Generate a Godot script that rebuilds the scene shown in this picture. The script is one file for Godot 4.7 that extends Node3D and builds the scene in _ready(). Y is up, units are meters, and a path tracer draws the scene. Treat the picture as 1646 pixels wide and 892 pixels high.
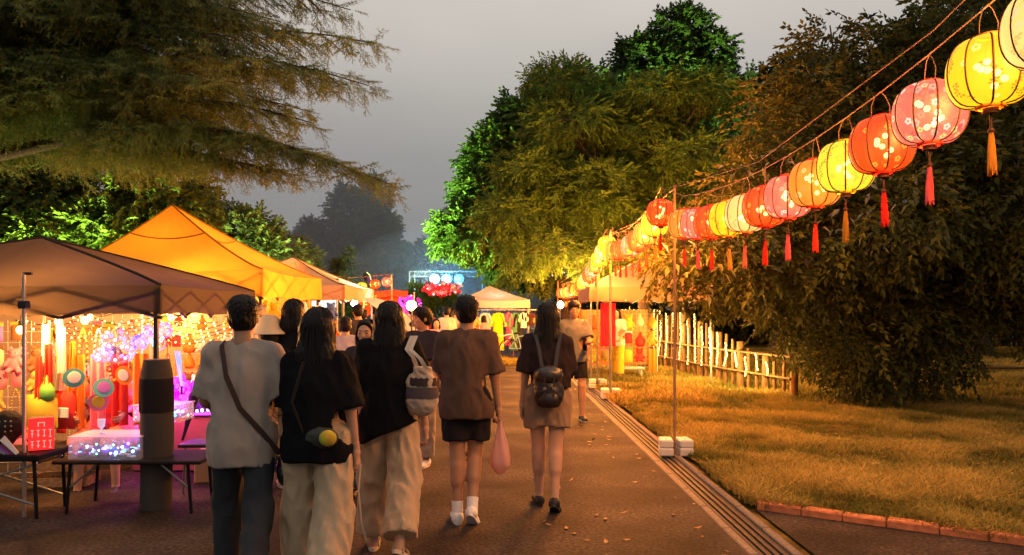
extends Node3D
# A night market in a park: path, stalls and tents on the left, a line of silk lanterns and a lawn on the right.

func _ready() -> void:
	rng.seed = 20240
	# camera: eye 1.6 m up, level, lens shifted up a little
	var cam := Camera3D.new()
	cam.name = "camera"
	cam.projection = Camera3D.PROJECTION_FRUSTUM
	cam.near = 0.1
	cam.far = 1500.0
	cam.size = 0.1 * 892.0 / 1190.0
	cam.frustum_offset = Vector2(0.0, 0.1 * 52.0 / 1190.0)
	cam.position = Vector3(0, 1.6, 0)
	add_child(cam)
	cam.current = true
	# night sky over a lit city, and the air
	var env := Environment.new()
	env.background_mode = Environment.BG_SKY
	var sm := PanoramaSkyMaterial.new()
	sm.panorama = sky_picture()
	env.sky = Sky.new()
	env.sky.sky_material = sm
	env.background_energy_multiplier = 1.0
	env.tonemap_mode = Environment.TONE_MAPPER_LINEAR
	env.tonemap_exposure = 1.0
	env.sdfgi_enabled = true
	env.ssao_enabled = true
	env.ssil_enabled = true
	env.volumetric_fog_enabled = true
	env.volumetric_fog_density = 0.0
	var we := WorldEnvironment.new()
	we.name = "environment"
	we.environment = env
	add_child(we)
	make_textures()
	build_ground()
	build_trees()
	build_tents()
	build_far_stalls()
	build_fence()
	build_lanterns()
	build_goods()
	build_people()
	build_small_things()
	build_haze()

func build_haze() -> void:
	# smoke and damp air that hangs over the far end of the park
	var fv := FogVolume.new()
	fv.name = "haze"
	fv.shape = RenderingServer.FOG_VOLUME_SHAPE_BOX
	fv.size = Vector3(60, 16, 36)
	fv.position = Vector3(-18, 7.9, -56)
	var fm := FogMaterial.new()
	fm.albedo = Color(0.97, 0.98, 1.0)
	fm.density = 0.015
	fv.material = fm
	add_child(fv)
	fv.set_meta("kind", "stuff")

func sky_picture() -> ImageTexture:
	var w := 512
	var h := 256
	var f := FastNoiseLite.new()
	f.seed = 4
	f.frequency = 1.3
	f.fractal_octaves = 4
	var im := Image.create(w, h, false, Image.FORMAT_RGBF)
	for y in h:
		var el := PI * (0.5 - (y + 0.5) / h)
		for x in w:
			var az := TAU * x / w
			var d := Vector3(cos(el) * cos(az), sin(el), cos(el) * sin(az))
			var t := clampf(rad_to_deg(el) / 26.0, 0.0, 1.0)
			var low := Color(0.25, 0.262, 0.285)
			var high := Color(0.62, 0.575, 0.52)
			var c := low.lerp(high, smoothstep(0.0, 1.0, t))
			var cloud := 1.0 + 0.16 * f.get_noise_3d(d.x * 1.2, d.y * 2.6, d.z * 1.2)
			c = c * cloud
			if el < 0.0:
				c = Color(0.05, 0.045, 0.04)
			im.set_pixel(x, y, c)
	return ImageTexture.create_from_image(im)
# ---------------------------------------------------------------- mesh helpers
class MB:
	var v := PackedVector3Array()
	var n := PackedVector3Array()
	var uv := PackedVector2Array()
	var c := PackedColorArray()
	var ix := PackedInt32Array()
	var tint := Color.WHITE
	var tinted := false

	func vert(p: Vector3, nn: Vector3, u := Vector2.ZERO) -> int:
		v.append(p)
		n.append(nn)
		uv.append(u)
		if tinted:
			c.append(tint)
		return v.size() - 1

	func tri(i: int, j: int, k: int) -> void:
		var f := (v[j] - v[i]).cross(v[k] - v[i])
		if f.dot(n[i] + n[j] + n[k]) > 0.0:
			ix.append(i); ix.append(k); ix.append(j)
		else:
			ix.append(i); ix.append(j); ix.append(k)

	func face(pts: Array, out := Vector3.ZERO) -> void:
		var nn: Vector3 = (pts[1] - pts[0]).cross(pts[2] - pts[0]).normalized()
		if out != Vector3.ZERO and nn.dot(out) < 0.0:
			nn = -nn
		var s := v.size()
		for i in pts.size():
			vert(pts[i], nn, Vector2(1.0 if i == 1 or i == 2 else 0.0, 1.0 if i > 1 else 0.0))
		for i in range(1, pts.size() - 1):
			tri(s, s + i, s + i + 1)

	func box(at: Vector3, size: Vector3, bas := Basis.IDENTITY, bevel := 0.0) -> void:
		var h := size * 0.5
		var b: float = minf(bevel, minf(h.x, minf(h.y, h.z)) * 0.9)
		for ax in 3:
			for sg in [-1.0, 1.0]:
				var pts := []
				var u := (ax + 1) % 3
				var w := (ax + 2) % 3
				for q in [[-1, -1], [1, -1], [1, 1], [-1, 1]]:
					var p := Vector3.ZERO
					p[ax] = sg * h[ax]
					p[u] = q[0] * (h[u] - b)
					p[w] = q[1] * (h[w] - b)
					pts.append(at + bas * p)
				var o := Vector3.ZERO
				o[ax] = sg
				face(pts, bas * o)
		if b > 0.0:
			for ax in 3:
				var u := (ax + 1) % 3
				var w := (ax + 2) % 3
				for s1 in [-1.0, 1.0]:
					for s2 in [-1.0, 1.0]:
						var pts := []
						for e in [[-1, 0], [1, 0], [1, 1], [-1, 1]]:
							var p := Vector3.ZERO
							p[ax] = e[0] * (h[ax] - b)
							p[u] = s1 * (h[u] - (b if e[1] else 0.0))
							p[w] = s2 * (h[w] - (0.0 if e[1] else b))
							pts.append(at + bas * p)
						var o := Vector3.ZERO
						o[u] = s1
						o[w] = s2
						face(pts, bas * o)
			for sx in [-1.0, 1.0]:
				for sy in [-1.0, 1.0]:
					for sz in [-1.0, 1.0]:
						var sg := Vector3(sx, sy, sz)
						var pts := []
						for ax in 3:
							var p := Vector3.ZERO
							for k in 3:
								p[k] = sg[k] * (h[k] - (0.0 if k == ax else b))
							pts.append(at + bas * p)
						face(pts, bas * sg)

	func tube(pts: Array, radii: Array, sides := 6, caps := true) -> void:
		var m := pts.size()
		var up := Vector3.UP
		var d0: Vector3 = (pts[1] - pts[0]).normalized()
		if absf(d0.dot(up)) > 0.95:
			up = Vector3.RIGHT
		var x := d0.cross(up).normalized()
		var s := v.size()
		var run := 0.0
		for i in m:
			var d: Vector3 = (pts[mini(i + 1, m - 1)] - pts[maxi(i - 1, 0)]).normalized()
			x = (x - d * x.dot(d)).normalized()
			var y := d.cross(x)
			if i > 0:
				run += (pts[i] - pts[i - 1]).length()
			for k in sides + 1:
				var a := TAU * k / sides
				var nn := x * cos(a) + y * sin(a)
				vert(pts[i] + nn * radii[i], nn, Vector2(float(k) / sides, run))
		for i in m - 1:
			for k in sides:
				var q := s + i * (sides + 1) + k
				tri(q, q + 1, q + sides + 2)
				tri(q, q + sides + 2, q + sides + 1)
		if caps:
			for e in [0, m - 1]:
				if radii[e] < 0.001:
					continue
				var d: Vector3 = (pts[1] - pts[0]).normalized() * -1.0 if e == 0 else (pts[m - 1] - pts[m - 2]).normalized()
				var cc := vert(pts[e], d)
				var f := v.size()
				for k in sides:
					vert(v[s + e * (sides + 1) + k], d)
				for k in sides:
					tri(cc, f + k, f + (k + 1) % sides)

	func bar(a: Vector3, b: Vector3, r: float, sides := 6) -> void:
		tube([a, b], [r, r], sides)

	# a grid of points, nu across by nv along, with smooth normals
	func sheet(pts: PackedVector3Array, nu: int, nv: int, closed := false, flip := false, us := 1.0, vs := 1.0) -> void:
		var s := v.size()
		for j in nv:
			for i in nu:
				var i0 := (i - 1 + nu) % nu if closed else maxi(i - 1, 0)
				var i1 := (i + 1) % nu if closed else mini(i + 1, nu - 1)
				var du := pts[j * nu + i1] - pts[j * nu + i0]
				var dv := pts[mini(j + 1, nv - 1) * nu + i] - pts[maxi(j - 1, 0) * nu + i]
				var nn := du.cross(dv)
				if nn.length_squared() < 1e-14:
					nn = Vector3.UP
				nn = nn.normalized()
				vert(pts[j * nu + i], -nn if flip else nn, Vector2(us * i / maxf(nu - 1, 1), vs * j / maxf(nv - 1, 1)))
		for j in nv - 1:
			for i in (nu if closed else nu - 1):
				var a := s + j * nu + i
				var b := s + j * nu + (i + 1) % nu
				tri(a, b, b + nu)
				tri(a, b + nu, a + nu)

	# profile of Vector2(radius, height) turned about the y axis of xf
	func lathe(prof: Array, sides := 16, xf := Transform3D.IDENTITY, squash := 1.0) -> void:
		var s := v.size()
		var m := prof.size()
		for j in m:
			var d: Vector2 = prof[mini(j + 1, m - 1)] - prof[maxi(j - 1, 0)]
			var pn := Vector2(d.y, -d.x).normalized()
			for k in sides + 1:
				var a := TAU * k / sides
				var p: Vector2 = prof[j]
				vert(xf * Vector3(p.x * cos(a), p.y, p.x * sin(a) * squash), (xf.basis * Vector3(pn.x * cos(a), pn.y, pn.x * sin(a))).normalized(), Vector2(float(k) / sides, float(j) / (m - 1)))
		for j in m - 1:
			for k in sides:
				var q := s + j * (sides + 1) + k
				tri(q, q + 1, q + sides + 2)
				tri(q, q + sides + 2, q + sides + 1)

	func ball(at: Vector3, r: Vector3, seg := 12, rings := 8, bas := Basis.IDENTITY) -> void:
		var s := v.size()
		for j in rings + 1:
			var t := PI * j / rings
			for k in seg + 1:
				var a := TAU * k / seg
				var u := Vector3(sin(t) * cos(a), cos(t), sin(t) * sin(a))
				vert(at + bas * (u * r), (bas * (u / r)).normalized(), Vector2(float(k) / seg, float(j) / rings))
		for j in rings:
			for k in seg:
				var q := s + j * (seg + 1) + k
				if j > 0:
					tri(q, q + 1, q + seg + 2)
				if j < rings - 1:
					tri(q, q + seg + 2, q + seg + 1)

	# outline in the xy plane of xf, extruded depth along its z (centred)
	func prism(outline: PackedVector2Array, depth: float, xf := Transform3D.IDENTITY) -> void:
		var t := Geometry2D.triangulate_polygon(outline)
		var nz := xf.basis.z.normalized()
		for sg in [-1.0, 1.0]:
			var s := v.size()
			for p in outline:
				vert(xf * Vector3(p.x, p.y, sg * depth * 0.5), nz * sg, p)
			for i in range(0, t.size(), 3):
				tri(s + t[i], s + t[i + 1], s + t[i + 2])
		var mid := Vector2.ZERO
		for p in outline:
			mid += p
		var ccw := not Geometry2D.is_polygon_clockwise(outline)
		for i in outline.size():
			var a := outline[i]
			var b := outline[(i + 1) % outline.size()]
			var e := (b - a)
			var o := Vector2(e.y, -e.x) if ccw else Vector2(-e.y, e.x)
			face([xf * Vector3(a.x, a.y, -depth * 0.5), xf * Vector3(b.x, b.y, -depth * 0.5), xf * Vector3(b.x, b.y, depth * 0.5), xf * Vector3(a.x, a.y, depth * 0.5)], xf.basis * Vector3(o.x, o.y, 0))

	func done() -> ArrayMesh:
		var arr := []
		arr.resize(Mesh.ARRAY_MAX)
		arr[Mesh.ARRAY_VERTEX] = v
		arr[Mesh.ARRAY_NORMAL] = n
		arr[Mesh.ARRAY_TEX_UV] = uv
		if tinted:
			arr[Mesh.ARRAY_COLOR] = c
		arr[Mesh.ARRAY_INDEX] = ix
		var m := ArrayMesh.new()
		if ix.size():
			m.add_surface_from_arrays(Mesh.PRIMITIVE_TRIANGLES, arr)
		return m

# ---------------------------------------------------------------- naming helpers
var rng := RandomNumberGenerator.new()
var used_names := {}

func rf(a: float, b: float) -> float:
	return rng.randf_range(a, b)

func rdir() -> Vector3:
	return Vector3(rng.randfn(), rng.randfn(), rng.randfn()).normalized()

func numbered(called: String) -> String:
	var k: int = used_names.get(called, 0)
	used_names[called] = k + 1
	return called if k == 0 else "%s_%03d" % [called, k]

func tag(o: Node3D, label: String, category: String, group := "") -> Node3D:
	o.set_meta("label", label)
	o.set_meta("category", category)
	if group:
		o.set_meta("group", group)
	return o

func thing(called: String, label: String, category: String, at := Vector3.ZERO, turn := 0.0, group := "") -> Node3D:
	var o := Node3D.new()
	o.name = numbered(called)
	add_child(o)
	o.position = at
	o.rotation.y = turn
	tag(o, label, category, group)
	return o

func part(called: String, m, mat: Material, parent: Node3D, at := Vector3.ZERO) -> MeshInstance3D:
	var o := MeshInstance3D.new()
	o.mesh = m.done() if m is MB else m
	o.material_override = mat
	var k := 0
	var nm := called
	while parent.has_node(NodePath(nm)):
		k += 1
		nm = "%s_%03d" % [called, k]
	o.name = nm
	parent.add_child(o)
	o.position = at
	return o

func solo(called: String, m, mat: Material, label: String, category: String, at := Vector3.ZERO, turn := 0.0, group := "") -> MeshInstance3D:
	var o := MeshInstance3D.new()
	o.mesh = m.done() if m is MB else m
	o.material_override = mat
	o.name = numbered(called)
	add_child(o)
	o.position = at
	o.rotation.y = turn
	tag(o, label, category, group)
	return o

func struct(called: String, m, mat: Material) -> MeshInstance3D:
	var o := MeshInstance3D.new()
	o.mesh = m.done() if m is MB else m
	o.material_override = mat
	o.name = numbered(called)
	add_child(o)
	o.set_meta("kind", "structure")
	return o

func copy_of(src: Node3D, label: String, at: Vector3, turn := 0.0) -> Node3D:
	var o: Node3D = src.duplicate()
	var base := String(src.name)
	if base.length() > 4 and base[base.length() - 4] == "_" and base.right(3).is_valid_int():
		base = base.left(base.length() - 4)
	o.name = numbered(base)
	add_child(o)
	o.position = at
	o.rotation.y = turn
	o.set_meta("label", label)
	return o

# ---------------------------------------------------------------- materials
func lin(r: float, g: float, b: float, a := 1.0) -> Color:
	return Color(r, g, b, a).linear_to_srgb()

func mat(r: float, g: float, b: float, rough := 0.8, spec := 0.4) -> StandardMaterial3D:
	var m := StandardMaterial3D.new()
	m.albedo_color = lin(r, g, b)
	m.roughness = rough
	m.metallic_specular = spec
	return m

func cloth(r: float, g: float, b: float, through := 0.0) -> StandardMaterial3D:
	var m := mat(r, g, b, 0.9, 0.2)
	m.rim_enabled = r + g + b > 0.15
	m.rim = 0.25
	m.rim_tint = 0.7
	if through > 0.0:
		m.backlight_enabled = true
		var top := maxf(r, maxf(g, b))
		m.backlight = Color(r * through / top, g * through / top, b * through / top).linear_to_srgb()
	m.heightmap_enabled = true
	m.heightmap_texture = tex_weave
	m.heightmap_scale = 0.15
	m.uv1_triplanar = true
	m.uv1_scale = Vector3(3, 3, 3)
	return m

func metal(r: float, g: float, b: float, rough := 0.4) -> StandardMaterial3D:
	var m := mat(r, g, b, rough, 0.5)
	m.metallic = 0.85
	return m

func glow(r: float, g: float, b: float, power := 1.0) -> StandardMaterial3D:
	var m := mat(0.5, 0.5, 0.5, 0.5)
	m.albedo_color = Color(r, g, b).linear_to_srgb()
	m.emission_enabled = true
	m.emission = Color(r, g, b).linear_to_srgb()
	m.emission_energy_multiplier = power
	return m

func noise_tex(size: int, freq: float, lo: Color, hi: Color, oct := 5, sd := 1, mid = null, kind := FastNoiseLite.TYPE_SIMPLEX_SMOOTH) -> ImageTexture:
	var f := FastNoiseLite.new()
	f.seed = sd
	f.noise_type = kind
	f.frequency = freq
	f.fractal_octaves = oct
	var src := f.get_seamless_image(size, size)
	var g := Gradient.new()
	g.set_color(0, lo)
	g.set_color(1, hi)
	if mid != null:
		g.add_point(0.5, mid)
	var im := Image.create(size, size, false, Image.FORMAT_RGB8)
	for y in size:
		for x in size:
			im.set_pixel(x, y, g.sample(src.get_pixel(x, y).r))
	return ImageTexture.create_from_image(im)

var tex_weave: ImageTexture
var tex_asphalt: ImageTexture
var tex_asphalt_bump: ImageTexture
var tex_soil: ImageTexture
var tex_wood: ImageTexture
var tex_bark: ImageTexture
var tex_stone: ImageTexture

func make_textures() -> void:
	tex_weave = noise_tex(256, 0.03, Color(0.3, 0.3, 0.3), Color(0.7, 0.7, 0.7), 5, 3)
	tex_asphalt = noise_tex(768, 0.09, lin(0.024, 0.018, 0.015), lin(0.15, 0.115, 0.095), 4, 5, lin(0.064, 0.049, 0.04))
	tex_asphalt_bump = noise_tex(512, 0.16, Color.BLACK, Color.WHITE, 3, 8)
	tex_soil = noise_tex(512, 0.02, lin(0.04, 0.026, 0.01), lin(0.2, 0.14, 0.04), 6, 11, lin(0.11, 0.08, 0.024))
	tex_wood = noise_tex(256, 0.02, lin(0.16, 0.09, 0.04), lin(0.42, 0.28, 0.15), 4, 13)
	tex_bark = noise_tex(256, 0.05, lin(0.02, 0.014, 0.01), lin(0.14, 0.1, 0.07), 5, 17)
	tex_stone = noise_tex(256, 0.04, lin(0.2, 0.17, 0.14), lin(0.42, 0.38, 0.34), 5, 19)

func textured(t: Texture2D, scale: Vector3, rough := 0.9, bump: Texture2D = null, bump_cm := 0.4) -> StandardMaterial3D:
	var m := StandardMaterial3D.new()
	m.albedo_texture = t
	m.roughness = rough
	m.metallic_specular = 0.35
	m.uv1_triplanar = true
	m.uv1_world_triplanar = true
	m.uv1_scale = scale
	if bump:
		m.heightmap_enabled = true
		m.heightmap_texture = bump
		m.heightmap_scale = bump_cm
	return m

func lamp(parent: Node3D, at: Vector3, color: Color, energy: float, size := 0.05) -> OmniLight3D:
	var l := OmniLight3D.new()
	l.light_color = color
	l.light_energy = energy
	l.light_size = size
	l.omni_range = 40.0
	l.omni_attenuation = 2.0
	l.shadow_enabled = true
	l.name = "lamp_light"
	parent.add_child(l, true)
	l.position = at
	return l
# ---------------------------------------------------------------- smooth bodies: fields of tapered bones, meshed as surface nets
class Bone:
	var ball := false
	var a: Vector3
	var b: Vector3
	var ra: float
	var rb: float
	var k: float
	var inv: Basis
	var rad: Vector3

func bone(a: Vector3, b: Vector3, ra: float, rb: float, k := 0.03) -> Bone:
	var p := Bone.new()
	p.a = a; p.b = b; p.ra = ra; p.rb = rb; p.k = k
	return p

func lump(c: Vector3, r: Vector3, k := 0.03, bas := Basis.IDENTITY) -> Bone:
	var p := Bone.new()
	p.ball = true
	p.a = c; p.b = c; p.rad = r; p.k = k
	p.inv = bas.inverse()
	p.ra = maxf(r.x, maxf(r.y, r.z)); p.rb = p.ra
	return p

func net(bones: Array, cell: float, mb: MB, fold := 0.0, fold_scale := Vector3(9, 5, 9), clips := [], sd := 1) -> void:
	var lo := Vector3.ONE * 1e9
	var hi := Vector3.ONE * -1e9
	for p: Bone in bones:
		lo = lo.min((p.a - Vector3.ONE * p.ra).min(p.b - Vector3.ONE * p.rb))
		hi = hi.max((p.a + Vector3.ONE * p.ra).max(p.b + Vector3.ONE * p.rb))
	lo -= Vector3.ONE * (cell * 3.0 + fold)
	hi += Vector3.ONE * (cell * 3.0 + fold)
	var nx := int((hi.x - lo.x) / cell) + 2
	var ny := int((hi.y - lo.y) / cell) + 2
	var nz := int((hi.z - lo.z) / cell) + 2
	var sy := nx
	var sz := nx * ny
	var f := PackedFloat32Array()
	f.resize(sz * nz)
	f.fill(0.3)
	for p: Bone in bones:
		var grow := p.k + cell * 3.0
		var l := ((p.a - Vector3.ONE * (p.ra + grow)).min(p.b - Vector3.ONE * (p.rb + grow)) - lo) / cell
		var h := ((p.a + Vector3.ONE * (p.ra + grow)).max(p.b + Vector3.ONE * (p.rb + grow)) - lo) / cell
		var x0 := maxi(0, int(l.x)); var x1 := mini(nx, int(h.x) + 2)
		var y0 := maxi(0, int(l.y)); var y1 := mini(ny, int(h.y) + 2)
		var z0 := maxi(0, int(l.z)); var z1 := mini(nz, int(h.z) + 2)
		var ab := p.b - p.a
		var inv_len := 1.0 / maxf(ab.length_squared(), 1e-9)
		var k := p.k
		var a := p.a
		var ra := p.ra
		var dr := p.rb - p.ra
		for z in range(z0, z1):
			for y in range(y0, y1):
				var row := z * sz + y * sy
				var q := lo + Vector3(x0, y, z) * cell - a
				for x in range(x0, x1):
					var d: float
					if p.ball:
						var w := p.inv * q
						var wr := w / p.rad
						var k0 := wr.length()
						var k1 := (wr / p.rad).length()
						d = k0 * (k0 - 1.0) / maxf(k1, 1e-6)
					else:
						var t := clampf(q.dot(ab) * inv_len, 0.0, 1.0)
						d = (q - ab * t).length() - ra - dr * t
					q.x += cell
					var o := f[row + x]
					var g := k - absf(o - d)
					if g > 0.0:
						f[row + x] = minf(o, d) - g * g * 0.25 / k
					elif d < o:
						f[row + x] = d
	var lim := cell * 3.2
	if fold > 0.0:
		var ns := FastNoiseLite.new()
		ns.seed = sd
		ns.noise_type = FastNoiseLite.TYPE_SIMPLEX_SMOOTH
		ns.frequency = 1.0
		ns.fractal_octaves = 2
		var rs := FastNoiseLite.new()
		rs.seed = sd + 5
		rs.noise_type = FastNoiseLite.TYPE_SIMPLEX
		rs.fractal_type = FastNoiseLite.FRACTAL_RIDGED
		rs.frequency = 0.8
		rs.fractal_octaves = 1
		for z in nz:
			for y in ny:
				for x in nx:
					var i := z * sz + y * sy + x
					if absf(f[i]) < lim + fold:
						var p := (lo + Vector3(x, y, z) * cell) * fold_scale
						f[i] += fold * (0.75 * ns.get_noise_3d(p.x, p.y, p.z) - 0.5 * rs.get_noise_3d(p.x * 0.8 + p.y * 0.9, p.y * 1.1 - p.x * 0.3, p.z * 0.8))
	for cl in clips:
		var cn: Vector3 = cl[0]
		var cd: float = cl[1]
		var wob: float = cl[2] if cl.size() > 2 else 0.0
		var near: bool = cl.size() > 4
		var mid: Vector3 = cl[3] if near else Vector3.ZERO
		var rr: float = cl[4] * cl[4] if near else 0.0
		var l0: Vector3 = ((mid - Vector3.ONE * cl[4] - lo) / cell) if near else Vector3.ZERO
		var h0: Vector3 = ((mid + Vector3.ONE * cl[4] - lo) / cell) if near else Vector3(nx, ny, nz)
		if not near and cn == Vector3(0, -1, 0):
			h0.y = clampf((-cd - lo.y) / cell + 3.0 + wob / cell, 0.0, ny)
		for z in range(maxi(0, int(l0.z)), mini(nz, int(h0.z) + 2)):
			for y in range(maxi(0, int(l0.y)), mini(ny, int(h0.y) + 2)):
				var p0 := lo + Vector3(0, y, z) * cell
				for x in range(maxi(0, int(l0.x)), mini(nx, int(h0.x) + 2)):
					var i := z * sz + y * sy + x
					if f[i] > 0.25:
						continue
					var p := p0 + Vector3(x * cell, 0, 0)
					if near and p.distance_squared_to(mid) > rr:
						continue
					f[i] = maxf(f[i], p.dot(cn) - cd + (wob * sin(p.x * 17.0 + p.z * 11.0) if wob > 0.0 else 0.0))
	var id := PackedInt32Array()
	id.resize(sz * nz)
	id.fill(-1)
	var offs := [0, 1, sy, sy + 1, sz, sz + 1, sz + sy, sz + sy + 1]
	for z in nz - 1:
		for y in ny - 1:
			var row := z * sz + y * sy
			for x in nx - 1:
				var i := row + x
				var f0 := f[i]
				if f0 > lim or f0 < -lim:
					continue
				var f1 := f[i + 1]; var f2 := f[i + sy]; var f3 := f[i + sy + 1]
				var f4 := f[i + sz]; var f5 := f[i + sz + 1]; var f6 := f[i + sz + sy]; var f7 := f[i + sz + sy + 1]
				var neg := int(f0 < 0.0) + int(f1 < 0.0) + int(f2 < 0.0) + int(f3 < 0.0) + int(f4 < 0.0) + int(f5 < 0.0) + int(f6 < 0.0) + int(f7 < 0.0)
				if neg == 0 or neg == 8:
					continue
				var g := Vector3(f1 + f3 + f5 + f7 - f0 - f2 - f4 - f6, f2 + f3 + f6 + f7 - f0 - f1 - f4 - f5, f4 + f5 + f6 + f7 - f0 - f1 - f2 - f3)
				var s := Vector3.ZERO
				var c := 0
				if (f0 < 0.0) != (f1 < 0.0): s += Vector3(f0 / (f0 - f1), 0, 0); c += 1
				if (f2 < 0.0) != (f3 < 0.0): s += Vector3(f2 / (f2 - f3), 1, 0); c += 1
				if (f4 < 0.0) != (f5 < 0.0): s += Vector3(f4 / (f4 - f5), 0, 1); c += 1
				if (f6 < 0.0) != (f7 < 0.0): s += Vector3(f6 / (f6 - f7), 1, 1); c += 1
				if (f0 < 0.0) != (f2 < 0.0): s += Vector3(0, f0 / (f0 - f2), 0); c += 1
				if (f1 < 0.0) != (f3 < 0.0): s += Vector3(1, f1 / (f1 - f3), 0); c += 1
				if (f4 < 0.0) != (f6 < 0.0): s += Vector3(0, f4 / (f4 - f6), 1); c += 1
				if (f5 < 0.0) != (f7 < 0.0): s += Vector3(1, f5 / (f5 - f7), 1); c += 1
				if (f0 < 0.0) != (f4 < 0.0): s += Vector3(0, 0, f0 / (f0 - f4)); c += 1
				if (f1 < 0.0) != (f5 < 0.0): s += Vector3(1, 0, f1 / (f1 - f5)); c += 1
				if (f2 < 0.0) != (f6 < 0.0): s += Vector3(0, 1, f2 / (f2 - f6)); c += 1
				if (f3 < 0.0) != (f7 < 0.0): s += Vector3(1, 1, f3 / (f3 - f7)); c += 1
				var at := lo + (Vector3(x, y, z) + s / c) * cell
				id[i] = mb.vert(at, g.normalized() if g.length_squared() > 1e-12 else Vector3.UP, Vector2(at.x, at.y))
	for z in range(1, nz - 1):
		for y in range(1, ny - 1):
			var row := z * sz + y * sy
			for x in range(1, nx - 1):
				var i := row + x
				if id[i] < 0:
					continue
				var ins := f[i] < 0.0
				if (f[i + 1] < 0.0) != ins:
					quad_of(mb, id[i], id[i - sy], id[i - sy - sz], id[i - sz])
				if (f[i + sy] < 0.0) != ins:
					quad_of(mb, id[i], id[i - 1], id[i - 1 - sz], id[i - sz])
				if (f[i + sz] < 0.0) != ins:
					quad_of(mb, id[i], id[i - 1], id[i - 1 - sy], id[i - sy])

func quad_of(mb: MB, a: int, b: int, c: int, d: int) -> void:
	if a < 0 or b < 0 or c < 0 or d < 0:
		return
	mb.tri(a, b, c)
	mb.tri(a, c, d)
# ---------------------------------------------------------------- the ground
func flat_sheet(x0: float, x1: float, z0: float, z1: float, y: float, step: float, left = null, right = null, wob := 0.0) -> MB:
	var mb := MB.new()
	var nz := maxi(2, int(absf(z1 - z0) / step) + 1)
	var nx := maxi(2, int((x1 - x0) / step) + 1)
	var f := FastNoiseLite.new()
	f.frequency = 0.5
	var pts := PackedVector3Array()
	for j in nz:
		var z := lerpf(z0, z1, float(j) / (nz - 1))
		var a: float = left.call(z) if left != null else x0
		var b: float = right.call(z) if right != null else x1
		for i in nx:
			var x := lerpf(a, b, float(i) / (nx - 1))
			var edge := 1.0 if i > 0 and i < nx - 1 and j > 0 and j < nz - 1 else 0.0
			pts.append(Vector3(x, y + wob * edge * f.get_noise_2d(x, z), z))
	mb.sheet(pts, nx, nz, false, true)
	return mb

func drain_x(z: float) -> float:
	return 1.74 + 0.023 * z       # left lip of the drain; z runs away from the eye as negative numbers

func build_ground() -> void:
	var soil := textured(tex_soil, Vector3(0.35, 0.35, 0.35), 1.0, tex_asphalt_bump, 0.6)
	soil.metallic_specular = 0.1
	var far := MB.new()
	far.sheet(PackedVector3Array([Vector3(-700, -0.03, 60), Vector3(700, -0.03, 60), Vector3(-700, -0.03, -900), Vector3(700, -0.03, -900)]), 2, 2, false, true)
	struct("ground", far, soil)
	var asphalt := textured(tex_asphalt, Vector3(0.37, 0.37, 0.37), 0.85, tex_asphalt_bump, 0.3)
	asphalt.metallic_specular = 0.22
	asphalt.detail_enabled = true
	asphalt.detail_blend_mode = BaseMaterial3D.BLEND_MODE_MUL
	asphalt.detail_albedo = noise_tex(256, 0.008, Color(0.5, 0.49, 0.48), Color(1.0, 1.0, 1.0), 5, 77)
	struct("road", flat_sheet(-26, 0, 12, -21.2, 0.0, 0.4, null, func(z): return drain_x(z) - 0.002, 0.012), asphalt)
	struct("far_path", flat_sheet(-30, 30, -24.2, -36, -0.005, 2.0), asphalt)
	struct("side_path", flat_sheet(1.9, 30, 12, -6.0, -0.008, 0.6, func(z): return drain_x(z) + 0.36), asphalt)
	struct("lawn_corner", lawn_corner(), soil)
	# lawn
	struct("lawn", flat_sheet(0, 44, -6.0, -42, 0.02, 0.5, func(z): return drain_x(z) + 0.36, null, 0.05), soil)
	struct("lawn_strip", flat_sheet(-4.5, 1.25, -21.2, -24.2, 0.015, 0.5, null, null, 0.02), soil)
	build_drain()
	build_kerb()
	build_grass()

func lawn_corner() -> MB:
	# the wedge of lawn inside the reddish edging
	var mb := MB.new()
	var pts := PackedVector3Array()
	for j in 8:
		for i in 30:
			var x := 2.02 + 0.3 * i
			pts.append(Vector3(x, 0.018, lerpf(minf(-6.0 + (x - 2.0) * 0.6, -1.0), -6.01, j / 7.0)))
	mb.sheet(pts, 30, 8, false, true)
	return mb

func build_drain() -> void:
	var stone := textured(tex_stone, Vector3(2.2, 2.2, 2.2), 0.85, tex_asphalt_bump, 0.2)
	stone.albedo_color = lin(0.6, 0.55, 0.5)
	var dark := textured(tex_asphalt, Vector3(2, 2, 2), 0.7)
	var steel := metal(0.09, 0.08, 0.07, 0.6)
	var base := MB.new()
	var a := Vector3(drain_x(0.0) + 0.18, -0.05, 6.0)
	var b := Vector3(drain_x(-21.0) + 0.18, -0.05, -21.0)
	var along := (b - a).normalized()
	var bas := Basis(Vector3.UP.cross(-along).normalized(), Vector3.UP, -along)
	base.box((a + b) * 0.5, Vector3(0.36, 0.06, (b - a).length()), bas)
	var o := struct("drain", base, dark)
	var grate := MB.new()
	for k in 3:
		grate.box((a + b) * 0.5 + bas.x * (-0.055 + 0.055 * k) + Vector3(0, 0.04, 0), Vector3(0.008, 0.02, (b - a).length()), bas)
	part("grate", grate, steel, o)
	var one := MB.new()
	one.box(Vector3.ZERO, Vector3(0.065, 0.07, 0.588), Basis.IDENTITY, 0.008)
	var m := one.done()
	for side in [-1.0, 1.0]:
		for k in 42:
			var p := part("edge_stone", m, stone, o, a + along * (0.3 + 0.6 * k + 0.02) + bas.x * side * 0.145 + Vector3(0, 0.022 + rf(-0.003, 0.003), 0))
			p.basis = bas * Basis(Vector3.UP, rf(-0.006, 0.006))

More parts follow.
